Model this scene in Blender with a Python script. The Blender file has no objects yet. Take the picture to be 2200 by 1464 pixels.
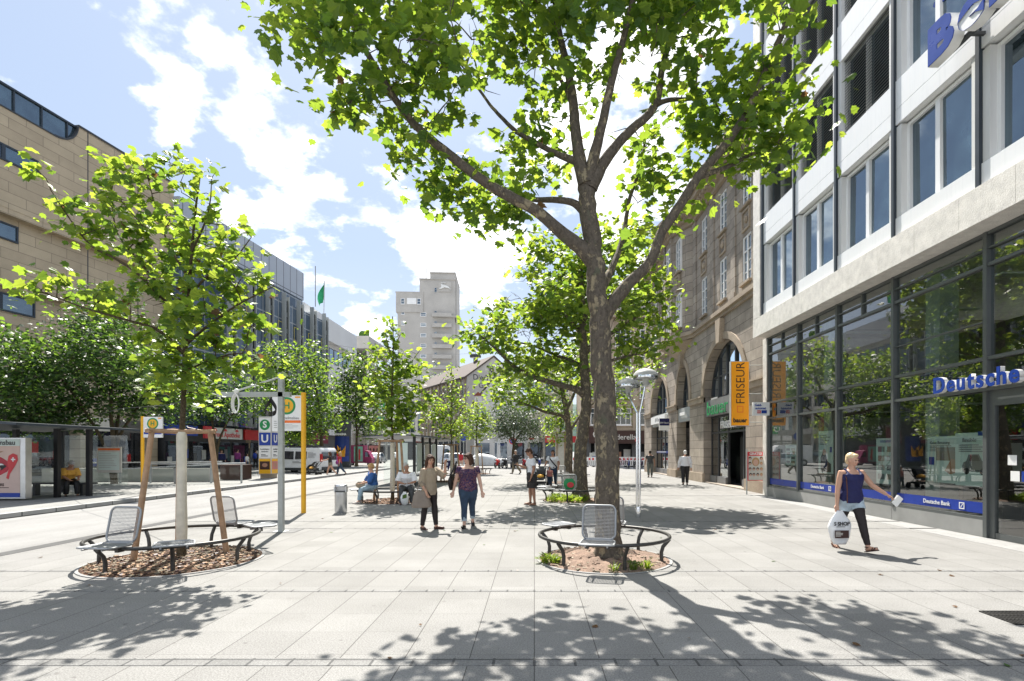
import bpy, bmesh, math, random
from mathutils import Vector, Matrix, noise
R = math.radians
rnd = random.Random(11)
C = bpy.context.scene.collection
F, CX, HZ, H = 1150.0, 1148.0, 969.0, 1.72
def U(px, py, Y):            # a measured picture position at depth Y -> a point in the place
    return Vector(((px-CX)*Y/F, Y, H+(HZ-py)*Y/F))
def GD(py, z=0.0): return (H-z)*F/(py-HZ)
def V(*a): return Vector(a)

# ------------------------------------------------------------------ materials
def _nodes(name):
    m = bpy.data.materials.new(name); m.use_nodes = True
    nt = m.node_tree; nt.nodes.clear()
    out = nt.nodes.new('ShaderNodeOutputMaterial')
    return m, nt, out
def _n(nt, t, **kw):
    n = nt.nodes.new(t)
    for k, v in kw.items(): setattr(n, k, v)
    return n
def c4(c): return (c[0], c[1], c[2], 1)
def _mixc(nt, fac, a, b, blend='MIX'):
    m = _n(nt, 'ShaderNodeMix', data_type='RGBA', blend_type=blend)
    for i, s in ((0, fac), (6, a), (7, b)):
        if isinstance(s, (int, float)): m.inputs[i].default_value = s
        elif isinstance(s, tuple): m.inputs[i].default_value = c4(s)
        else: nt.links.new(s, m.inputs[i])
    return m.outputs[2]
def _math(nt, op, a, b=0.0, c=None, clamp=False):
    m = _n(nt, 'ShaderNodeMath', operation=op); m.use_clamp = clamp
    for i, s in enumerate((a, b) if c is None else (a, b, c)):
        if isinstance(s, (int, float)): m.inputs[i].default_value = s
        else: nt.links.new(s, m.inputs[i])
    return m.outputs[0]
def _noise(nt, vec, scale, detail=4, rough=.55):
    n = _n(nt, 'ShaderNodeTexNoise'); n.inputs['Scale'].default_value = scale
    n.inputs['Detail'].default_value = detail; n.inputs['Roughness'].default_value = rough
    nt.links.new(vec, n.inputs['Vector']); return n.outputs['Fac']
def _ramp(nt, fac, stops):
    r = _n(nt, 'ShaderNodeValToRGB'); el = r.color_ramp.elements
    while len(el) > len(stops): el.remove(el[-1])
    while len(el) < len(stops): el.new(.5)
    for e, (p, c) in zip(el, stops): e.position = p; e.color = c4(c)
    nt.links.new(fac, r.inputs['Fac']); return r.outputs['Color']
def _bump(nt, h, strength, dist, bsdf):
    b = _n(nt, 'ShaderNodeBump'); b.inputs['Strength'].default_value = strength
    b.inputs['Distance'].default_value = dist
    nt.links.new(h, b.inputs['Height']); nt.links.new(b.outputs['Normal'], bsdf.inputs['Normal'])
def _bsdf(nt, out, rough=.6, metal=0, spec=.5):
    p = _n(nt, 'ShaderNodeBsdfPrincipled')
    p.inputs['Roughness'].default_value = rough; p.inputs['Metallic'].default_value = metal
    p.inputs['Specular IOR Level'].default_value = spec
    nt.links.new(p.outputs[0], out.inputs['Surface']); return p
def mat(name, col, rough=.6, metal=0, var=.12, vs=3.0, bump=0, bs=60, spec=.4, fine=0.0):
    m, nt, out = _nodes(name); p = _bsdf(nt, out, rough, metal, spec)
    tc = _n(nt, 'ShaderNodeTexCoord').outputs['Object']
    n1 = _noise(nt, tc, vs, 5)
    a = tuple(c*(1-var) for c in col); b = tuple(min(1, c*(1+var)) for c in col)
    colr = _ramp(nt, n1, [(.3, a), (.7, b)])
    if fine:
        n2 = _noise(nt, tc, bs*2, 2)
        colr = _mixc(nt, fine, colr, _ramp(nt, n2, [(.35, (.0, .0, .0)), (.65, (1, 1, 1))]), 'SOFT_LIGHT')
    nt.links.new(colr, p.inputs['Base Color'])
    rr = _math(nt, 'MULTIPLY_ADD', n1, .15, rough-.075, True); nt.links.new(rr, p.inputs['Roughness'])
    if bump: _bump(nt, _noise(nt, tc, bs, 4), bump, .02, p)
    return m
def axes(nt, axis):
    tc = _n(nt, 'ShaderNodeTexCoord').outputs['Object']
    s = _n(nt, 'ShaderNodeSeparateXYZ'); nt.links.new(tc, s.inputs[0])
    c = _n(nt, 'ShaderNodeCombineXYZ')
    i, j = {'x': (1, 2), 'y': (0, 2), 'z': (0, 1), 'zr': (1, 0)}[axis]
    nt.links.new(s.outputs[i], c.inputs[0]); nt.links.new(s.outputs[j], c.inputs[1])
    return tc, c.outputs[0]
def brickmat(name, c1, c2, cm, w, h, axis, mortar=.012, offset=.5, rough=.8, var=.15, vs=1.5, fine=.25, bump=.3, fs=90, stain=.0, freq=2):
    m, nt, out = _nodes(name); p = _bsdf(nt, out, rough, 0, .35)
    tc, v = axes(nt, axis)
    b = _n(nt, 'ShaderNodeTexBrick'); b.offset = offset; b.offset_frequency = freq
    nt.links.new(v, b.inputs['Vector'])
    for k, c in (('Color1', c1), ('Color2', c2), ('Mortar', cm)): b.inputs[k].default_value = c4(c)
    for k, q in (('Scale', 1.0), ('Mortar Size', mortar), ('Mortar Smooth', .15), ('Bias', 0.0), ('Brick Width', w), ('Row Height', h)):
        b.inputs[k].default_value = q
    n1 = _noise(nt, tc, vs, 6, .6)
    col = _mixc(nt, 1.0, b.outputs['Color'], _ramp(nt, n1, [(.3, (1-var,)*3), (.7, (1+var*.6,)*3)]), 'MULTIPLY')
    if fine:
        n2 = _noise(nt, tc, fs, 3, .7)
        col = _mixc(nt, fine, col, _ramp(nt, n2, [(.35, (0, 0, 0)), (.65, (1, 1, 1))]), 'SOFT_LIGHT')
    if stain:
        n3 = _noise(nt, tc, .9, 8, .72)
        col = _mixc(nt, _math(nt, 'MULTIPLY', _math(nt, 'MULTIPLY_ADD', n3, 5.0, -2.9, True), stain), col, tuple(x*.45 for x in c1))
    nt.links.new(col, p.inputs['Base Color'])
    h1 = _math(nt, 'MULTIPLY_ADD', b.outputs['Fac'], -1.0, _math(nt, 'MULTIPLY', n1, .3))
    if bump: _bump(nt, h1, bump, .012, p)
    return m
def leafmat(name, col, tr, mixv=.5):
    m, nt, out = _nodes(name)
    tc = _n(nt, 'ShaderNodeTexCoord').outputs['Object']
    n1 = _noise(nt, tc, 2.2, 3)
    p = _n(nt, 'ShaderNodeBsdfPrincipled'); p.inputs['Roughness'].default_value = .42
    p.inputs['Specular IOR Level'].default_value = .45
    nt.links.new(_ramp(nt, n1, [(.3, tuple(c*.75 for c in col)), (.7, tuple(c*1.3 for c in col))]), p.inputs['Base Color'])
    t = _n(nt, 'ShaderNodeBsdfTranslucent')
    nt.links.new(_ramp(nt, n1, [(.3, tuple(c*.8 for c in tr)), (.7, tuple(c*1.2 for c in tr))]), t.inputs['Color'])
    mx = _n(nt, 'ShaderNodeMixShader'); mx.inputs[0].default_value = mixv
    nt.links.new(p.outputs[0], mx.inputs[1]); nt.links.new(t.outputs[0], mx.inputs[2])
    nt.links.new(mx.outputs[0], out.inputs['Surface']); return m
def thinfresnel(nt):
    fr = _n(nt, 'ShaderNodeFresnel'); ge = _n(nt, 'ShaderNodeNewGeometry')       # same reflectance from both sides of a thin pane
    nt.links.new(_math(nt, 'MULTIPLY_ADD', ge.outputs['Backfacing'], 1/1.5-1.5, 1.5), fr.inputs['IOR']); return fr
def glassmat(name, tint=(.8, .87, .84), k=1.5, base=.05, rough=0.0):
    m, nt, out = _nodes(name)
    fr = thinfresnel(nt)
    tr = _n(nt, 'ShaderNodeBsdfTransparent'); tr.inputs[0].default_value = c4(tint)
    gl = _n(nt, 'ShaderNodeBsdfGlossy'); gl.inputs['Roughness'].default_value = rough
    tc = _n(nt, 'ShaderNodeTexCoord').outputs['Object']
    b = _n(nt, 'ShaderNodeBump'); b.inputs['Strength'].default_value = .06; b.inputs['Distance'].default_value = .01
    nt.links.new(_noise(nt, tc, 1.3, 1), b.inputs['Height']); nt.links.new(b.outputs['Normal'], gl.inputs['Normal'])
    mx = _n(nt, 'ShaderNodeMixShader')
    nt.links.new(_math(nt, 'MULTIPLY_ADD', fr.outputs[0], k, base, True), mx.inputs[0])
    nt.links.new(tr.outputs[0], mx.inputs[1]); nt.links.new(gl.outputs[0], mx.inputs[2])
    nt.links.new(mx.outputs[0], out.inputs['Surface']); return m
def darkglass(name, col=(.02, .03, .04), k=1.6, base=.22):
    m, nt, out = _nodes(name)
    fr = _n(nt, 'ShaderNodeFresnel'); fr.inputs['IOR'].default_value = 1.5
    df = _n(nt, 'ShaderNodeBsdfDiffuse')
    tc = _n(nt, 'ShaderNodeTexCoord').outputs['Object']
    n1 = _noise(nt, tc, 1.1, 3)
    nt.links.new(_ramp(nt, n1, [(.35, tuple(c*.5 for c in col)), (.65, tuple(c*1.8 for c in col))]), df.inputs['Color'])
    gl = _n(nt, 'ShaderNodeBsdfGlossy'); gl.inputs['Roughness'].default_value = .015
    gl.inputs['Color'].default_value = (.72, .86, 1, 1)
    b = _n(nt, 'ShaderNodeBump'); b.inputs['Strength'].default_value = .08; b.inputs['Distance'].default_value = .01
    nt.links.new(_noise(nt, tc, .8, 1), b.inputs['Height']); nt.links.new(b.outputs['Normal'], gl.inputs['Normal'])
    mx = _n(nt, 'ShaderNodeMixShader')
    nt.links.new(_math(nt, 'MULTIPLY_ADD', fr.outputs[0], k, base, True), mx.inputs[0])
    nt.links.new(df.outputs[0], mx.inputs[1]); nt.links.new(gl.outputs[0], mx.inputs[2])
    nt.links.new(mx.outputs[0], out.inputs['Surface']); return m
def barkmat(name, base, patch, scale=6.0):
    m, nt, out = _nodes(name); p = _bsdf(nt, out, .85, 0, .2)
    tc = _n(nt, 'ShaderNodeTexCoord').outputs['Object']
    mp = _n(nt, 'ShaderNodeMapping'); mp.inputs['Scale'].default_value = (1, 1, .6); nt.links.new(tc, mp.inputs[0])
    n0 = _noise(nt, mp.outputs[0], scale, 4, .62); n1 = _noise(nt, mp.outputs[0], scale*2.6, 5, .6)
    col = _ramp(nt, n1, [(.3, tuple(c*.6 for c in base)), (.5, base), (.75, tuple(c*1.35 for c in base))])
    msk = _math(nt, 'MULTIPLY_ADD', n0, 16.0, -8.7, True)
    col = _mixc(nt, msk, col, _ramp(nt, n1, [(.35, tuple(c*.75 for c in patch)), (.7, patch)]))
    gm = _math(nt, 'MULTIPLY_ADD', _noise(nt, mp.outputs[0], scale*.8, 2), 10.0, -6.3, True)
    col = _mixc(nt, _math(nt, 'MULTIPLY', gm, .7), col, (.11, .12, .08))
    nt.links.new(col, p.inputs['Base Color'])
    n5 = _noise(nt, mp.outputs[0], scale*9, 4, .7)
    col2 = _mixc(nt, _math(nt, 'MULTIPLY', _math(nt, 'MULTIPLY_ADD', n5, 9.0, -5.2, True), .55), col, tuple(c*.3 for c in base)); nt.links.new(col2, p.inputs['Base Color'])
    _bump(nt, _math(nt, 'ADD', _math(nt, 'MULTIPLY_ADD', msk, -.6, n1), _math(nt, 'MULTIPLY', n5, .6)), .9, .03, p); return m
def spottedmat(name, base, cols, scale, rough=.9, bump=.6, dist=.03):
    m, nt, out = _nodes(name); p = _bsdf(nt, out, rough, 0, .2)
    tc = _n(nt, 'ShaderNodeTexCoord').outputs['Object']
    vo = _n(nt, 'ShaderNodeTexVoronoi'); vo.inputs['Scale'].default_value = scale; nt.links.new(tc, vo.inputs['Vector'])
    s = _n(nt, 'ShaderNodeSeparateColor'); nt.links.new(vo.outputs['Color'], s.inputs[0])
    st = [(i/len(cols), c) for i, c in enumerate(cols)]
    col = _ramp(nt, s.outputs[0], st)
    col = _mixc(nt, _math(nt, 'MULTIPLY_ADD', _noise(nt, tc, 3, 5), 3.0, -1.2, True), col, base)
    nt.links.new(col, p.inputs['Base Color'])
    if bump: _bump(nt, _math(nt, 'ADD', s.outputs[1], _noise(nt, tc, scale*2, 3)), bump, dist, p)
    return m

def pavemat(name):
    m, nt, out = _nodes(name); p = _bsdf(nt, out, .85, 0, .3)
    tc, v = axes(nt, 'zr')
    def brick(w, ms, c1, c2, cm, sm):
        b = _n(nt, 'ShaderNodeTexBrick'); b.offset = .0
        nt.links.new(v, b.inputs['Vector'])
        for k, c in (('Color1', c1), ('Color2', c2), ('Mortar', cm)): b.inputs[k].default_value = c4(c)
        for k, q in (('Scale', 1.0), ('Mortar Size', ms), ('Mortar Smooth', sm), ('Bias', 0.0), ('Brick Width', w), ('Row Height', .538)): b.inputs[k].default_value = q
        return b.outputs['Color']
    slabs = brick(.565, .004, (.235, .232, .224), (.205, .202, .195), (.158, .156, .15), .3)
    joints = brick(4000, .0045, (1, 1, 1), (1, 1, 1), (.47, .46, .45), .1)
    col = _mixc(nt, 1.0, slabs, joints, 'MULTIPLY')
    n1 = _noise(nt, tc, .7, 7, .62); n2 = _noise(nt, tc, 75, 3, .7); n3 = _noise(nt, tc, 2.3, 8, .7); n4 = _noise(nt, tc, 11, 2, .5)
    col = _mixc(nt, 1.0, col, _ramp(nt, n1, [(.3, (.83, .83, .82)), (.7, (1.07, 1.07, 1.07))]), 'MULTIPLY')
    col = _mixc(nt, .5, col, _ramp(nt, n2, [(.3, (0, 0, 0)), (.7, (1, 1, 1))]), 'SOFT_LIGHT')
    col = _mixc(nt, _math(nt, 'MULTIPLY', _math(nt, 'MULTIPLY_ADD', n3, 7.0, -4.2, True), .3), col, (.12, .11, .1))
    col = _mixc(nt, _math(nt, 'MULTIPLY', _math(nt, 'MULTIPLY_ADD', n4, 26.0, -18.6, True), .6), col, (.1, .095, .09))
    nt.links.new(col, p.inputs['Base Color']); _bump(nt, n2, .2, .006, p); return m
def roadmat(name):
    m, nt, out = _nodes(name); p = _bsdf(nt, out, .88, 0, .3)
    tc = _n(nt, 'ShaderNodeTexCoord').outputs['Object']
    mp = _n(nt, 'ShaderNodeMapping'); mp.inputs['Scale'].default_value = (1, .05, 1); nt.links.new(tc, mp.inputs[0])
    n1 = _noise(nt, mp.outputs[0], 1.3, 5, .6); n2 = _noise(nt, tc, .5, 6, .65); n3 = _noise(nt, tc, 90, 3, .7); n4 = _noise(nt, tc, 1.6, 7, .7)
    col = _ramp(nt, n1, [(.3, (.195, .193, .188)), (.5, (.236, .234, .228)), (.7, (.255, .253, .247))])
    col = _mixc(nt, 1.0, col, _ramp(nt, n2, [(.3, (.86, .86, .86)), (.7, (1.06, 1.06, 1.06))]), 'MULTIPLY')
    col = _mixc(nt, .4, col, _ramp(nt, n3, [(.3, (0, 0, 0)), (.7, (1, 1, 1))]), 'SOFT_LIGHT')
    col = _mixc(nt, _math(nt, 'MULTIPLY', _math(nt, 'MULTIPLY_ADD', n4, 9.0, -5.9, True), .5), col, (.1, .1, .1))
    nt.links.new(col, p.inputs['Base Color']); _bump(nt, n3, .25, .006, p); return m
M = {}
def dm(k, *a, **kw): M[k] = mat(k, *a, **kw); return M[k]
dm('white_paint', (.78, .78, .77), .45, var=.04); dm('white_metal', (.82, .83, .84), .32, var=.05, vs=.7)
dm('off_white', (.6, .58, .53), .6); dm('black', (.015, .015, .017), .5); dm('dark_grey', (.045, .048, .052), .45)
dm('anthracite', (.03, .04, .052), .4); dm('mid_grey', (.18, .18, .18), .55); dm('light_grey', (.42, .42, .41), .55); dm('reveal', (.68, .68, .67), .6, var=.04, vs=1)
dm('frame_grey', (.13, .14, .14), .4, metal=.4, var=.06); dm('steel', (.55, .56, .57), .32, metal=.9, var=.1)
dm('chrome', (.78, .79, .8), .1, metal=1, var=.03); dm('galv', (.4, .42, .41), .5, metal=.3, var=.12, vs=9)
dm('bench_tube', (.06, .058, .055), .42, metal=.5, var=.2); dm('seat_steel', (.33, .34, .35), .5, metal=.5, var=.1)
dm('pale_yellow', (.5, .42, .14), .5); dm('yellow', (.8, .42, .02), .45, var=.06); dm('orange', (.9, .36, .01), .45, var=.03); dm('red', (.5, .02, .02), .5)
dm('sign_red', (.6, .05, .06), .5); dm('wine', (.16, .015, .035), .6); dm('blue', (.015, .05, .32), .35, var=.04)
dm('letter_blue', (.02, .055, .3), .25, var=.06); dm('sign_blue', (.012, .04, .3), .4); dm('sign_green', (.02, .25, .08), .45)
dm('flag_green', (.02, .3, .12), .7); dm('pink', (.3, .035, .12), .5); dm('teal', (.25, .55, .47), .5); dm('rubber', (.012, .012, .012), .8)
dm('brown_box', (.05, .022, .018), .5); dm('skin', (.52, .3, .21), .5, var=.05); dm('skin_tan', (.38, .2, .13), .5, var=.06)
dm('skin_pale', (.6, .38, .29), .5, var=.04); dm('lips', (.42, .12, .11), .45)
dm('hair_brown', (.06, .028, .017), .75, var=.35, vs=30); dm('hair_dark', (.02, .014, .011), .75, var=.3, vs=30)
dm('hair_blond', (.62, .47, .28), .45, var=.2, vs=30); dm('hair_straw', (.45, .28, .12), .5, var=.25, vs=40); dm('hair_grey', (.4, .39, .37), .55, var=.2, vs=30); dm('hair_white', (.72, .71, .68), .55)
dm('navy', (.011, .013, .075), .7, bump=.1, bs=12); dm('beige_knit', (.33, .27, .2), .85, bump=.2, bs=30); dm('tights', (.022, .016, .016), .7)
dm('denim', (.03, .055, .1), .8, var=.35, vs=7, bump=.2, bs=20); dm('denim_pale', (.36, .44, .5), .8, var=.2, vs=9); dm('denim_light', (.26, .36, .44), .8, var=.18, vs=6)
dm('white_cloth', (.72, .73, .76), .8, var=.05, vs=8, bump=.35, bs=9); dm('cardigan_blue', (.03, .1, .3), .8, var=.1); dm('plaid', (.035, .032, .032), .85, var=.5, vs=30)
dm('yellow_cloth', (.7, .38, .07), .8); dm('red_cloth', (.45, .03, .04), .8); dm('grey_cloth', (.13, .14, .13), .85); dm('khaki', (.2, .17, .12), .85)
dm('purple', (.25, .04, .2), .7); dm('pink_cloth', (.5, .2, .18), .8); dm('bag_taupe', (.23, .19, .16), .55, var=.15, bump=.3, bs=8); dm('bag_grey', (.3, .29, .27), .6)
dm('plastic_bag', (.75, .76, .77), .3, var=.06, vs=9, bump=.5, bs=7); dm('paper', (.8, .8, .78), .8, var=.02)
dm('leather', (.1, .035, .02), .5); dm('shoe_black', (.015, .012, .012), .45); dm('shoe_brown', (.06, .025, .018), .5); dm('shoe_pale', (.5, .46, .44), .7, var=.3, vs=20)
dm('wood', (.36, .23, .14), .75, var=.25, vs=9, bump=.3, bs=30); dm('trunk_wrap', (.62, .58, .48), .85, var=.16, vs=6, bump=.3, bs=25)
dm('orange_stripe', (.8, .17, .03), .5); dm('grey_text', (.25, .25, .26), .6); dm('poster_pale', (.62, .72, .68), .55, var=.04); dm('poster_skin', (.62, .46, .4), .5, var=.1, vs=1.5)
dm('lip_red', (.42, .01, .03), .25, var=.25, vs=6); dm('lavender', (.48, .36, .6), .6); dm('drink_blue', (.01, .03, .16), .3, var=.4, vs=1.5); dm('drink_orange', (.75, .33, .02), .4, var=.3, vs=4)
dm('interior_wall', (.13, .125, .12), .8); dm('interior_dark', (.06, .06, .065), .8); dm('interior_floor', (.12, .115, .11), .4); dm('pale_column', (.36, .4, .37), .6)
dm('cream', (.5, .47, .4), .85, var=.12, vs=.6); dm('pale_plaster', (.5, .48, .44), .9, var=.1, vs=.5); dm('white_plaster', (.66, .66, .65), .85, var=.06, vs=.3); dm('roof_brown', (.095, .075, .065), .8, var=.25, vs=2); dm('roof_dark', (.035, .035, .04), .8, var=.2)
dm('roof_red', (.25, .08, .05), .8); dm('relief', (.72, .72, .7), .8); dm('hill_green', (.06, .1, .08), 1, var=.35, vs=.08); dm('car_silver', (.5, .52, .54), .28, metal=.6, var=.04); dm('car_white', (.74, .75, .76), .28, var=.03)
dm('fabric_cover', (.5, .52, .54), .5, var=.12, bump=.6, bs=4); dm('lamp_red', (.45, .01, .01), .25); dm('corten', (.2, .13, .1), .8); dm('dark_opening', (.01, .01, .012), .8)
dm('shade_blind', (.2, .2, .205), .55, metal=.2); dm('travertine', (.72, .69, .64), .65, var=.13, vs=5, bump=.35, bs=30, fine=.45); dm('concrete_plinth', (.3, .3, .29), .6, var=.1, vs=2, bump=.05)
dm('asphalt', (.27, .268, .26), .9, var=.12, vs=.7, bump=.25, bs=150, fine=.35); dm('granite', (.27, .27, .265), .85, var=.12, vs=4, bump=.25, bs=120, fine=.4); dm('granite_dark', (.15, .15, .15), .8, var=.2, vs=3, fine=.35)
dm('dirt', (.21, .145, .11), .95, var=.3, vs=6, bump=.6, bs=45, fine=.6); dm('grass', (.09, .15, .03), .7, var=.35, vs=9)
dm('tower_stone', (.44, .42, .39), .9, var=.1, vs=.25, fine=.2, bs=3); dm('grey_panel', (.42, .44, .48), .5, var=.06, vs=.5)
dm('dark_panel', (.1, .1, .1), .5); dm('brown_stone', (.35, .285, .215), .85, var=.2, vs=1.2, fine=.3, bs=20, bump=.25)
M['mulch'] = spottedmat('mulch', (.06, .035, .025), [(.04, .022, .016), (.2, .12, .08), (.09, .045, .03), (.36, .27, .2), (.14, .075, .05), (.06, .03, .02), (.28, .17, .11)], 22, bump=1.0, dist=.05)
def streaked(name, base, k=.1):
    m, nt, out = _nodes(name); p = _bsdf(nt, out, .34, 0, .45)
    tc = _n(nt, 'ShaderNodeTexCoord').outputs['Object']
    mp = _n(nt, 'ShaderNodeMapping'); mp.inputs['Scale'].default_value = (4, 4, .35); nt.links.new(tc, mp.inputs[0])
    n1 = _noise(nt, mp.outputs[0], 3.2, 7, .65); n2 = _noise(nt, tc, .9, 4, .6)
    col = _ramp(nt, n1, [(.32, tuple(c*(1-k*1.6) for c in base)), (.5, base), (.7, tuple(min(.86, c*(1+k*.4)) for c in base))])
    col = _mixc(nt, 1.0, col, _ramp(nt, n2, [(.3, (.96, .96, .955)), (.7, (1.0, 1.0, 1.0))]), 'MULTIPLY')
    nt.links.new(col, p.inputs['Base Color']); return m
M['white_metal'] = streaked('white_metal', (.85, .86, .87), .03)
M['blouse'] = spottedmat('blouse', (.04, .03, .07), [(.02, .02, .09), (.2, .07, .08), (.05, .04, .13), (.3, .16, .14), (.015, .015, .06)], 55, rough=.8, bump=.0)
M['bark'] = barkmat('bark', (.125, .105, .083), (.36, .3, .2), 9); M['bark_young'] = barkmat('bark_young', (.1, .075, .045), (.14, .11, .07), 14)
M['glass'] = glassmat('glass', (.72, .8, .77), 2.0, .13); M['clear_glass'] = glassmat('clear_glass', (.94, .97, .96), .8, .01)
M['win_glass'] = darkglass('win_glass', (.03, .05, .06), 1.1, .13); M['old_glass'] = darkglass('old_glass', (.03, .04, .045), 1.5, .12); M['shop_dark'] = darkglass('shop_dark', (.03, .03, .035), 1.0, .06)
M['lamp_glass'] = glassmat('lamp_glass', (.93, .95, .96), 1.0, .05)
M['leaf_a'] = leafmat('leaf_a', (.065, .125, .022), (.33, .47, .04), .52)
M['leaf_b'] = leafmat('leaf_b', (.045, .1, .022), (.22, .36, .035), .47)
M['leaf_c'] = leafmat('leaf_c', (.09, .15, .025), (.45, .56, .06), .56)
M['leaf_brown'] = leafmat('leaf_brown', (.14, .075, .03), (.22, .11, .04), .4)
M['leaf_dark'] = leafmat('leaf_dark', (.026, .06, .017), (.075, .15, .022), .4); M['leaf_mid'] = leafmat('leaf_mid', (.055, .115, .025), (.24, .4, .045), .5)
M['leaf_olive'] = leafmat('leaf_olive', (.055, .085, .038), (.09, .14, .045), .35)
M['stone_x'] = brickmat('stone_x', (.4, .345, .285), (.29, .25, .21), (.16, .135, .115), 1.15, .46, 'x', .014, rough=.9, var=.25, stain=.35)
M['beige_x'] = brickmat('beige_x', (.53, .43, .3), (.46, .37, .26), (.3, .24, .175), 1.9, .62, 'x', .02, rough=.85, var=.14, vs=.6, fine=.2)
M['pave'] = pavemat('pave')
M['setts'] = brickmat('setts', (.2, .198, .192), (.16, .16, .156), (.07, .07, .07), .33, .4, 'z', .012, offset=.0, rough=.8, var=.2, vs=2, fine=.4, bump=.3)
M['road'] = roadmat('road')
M['walk'] = brickmat('walk', (.25, .25, .24), (.22, .22, .21), (.12, .12, .12), .6, .4, 'zr', .008, rough=.85, var=.12, vs=.8, fine=.4, bump=.1)
M['kerb'] = brickmat('kerb', (.34, .34, .335), (.3, .3, .295), (.07, .07, .07), 1.0, 5.0, 'x', .018, offset=0, rough=.85, var=.15, fine=.4)
M['panel_x'] = brickmat('panel_x', (.42, .45, .5), (.38, .41, .46), (.1, .1, .11), 1.3, 3.2, 'x', .05, offset=0, rough=.4, var=.05, vs=.3, fine=0, bump=0)
M['curtain_x'] = brickmat('curtain_x', (.04, .07, .11), (.1, .14, .19), (.3, .32, .34), 1.3, 1.7, 'x', .07, offset=0, rough=.12, var=.3, vs=.4, fine=0, bump=0)
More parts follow.
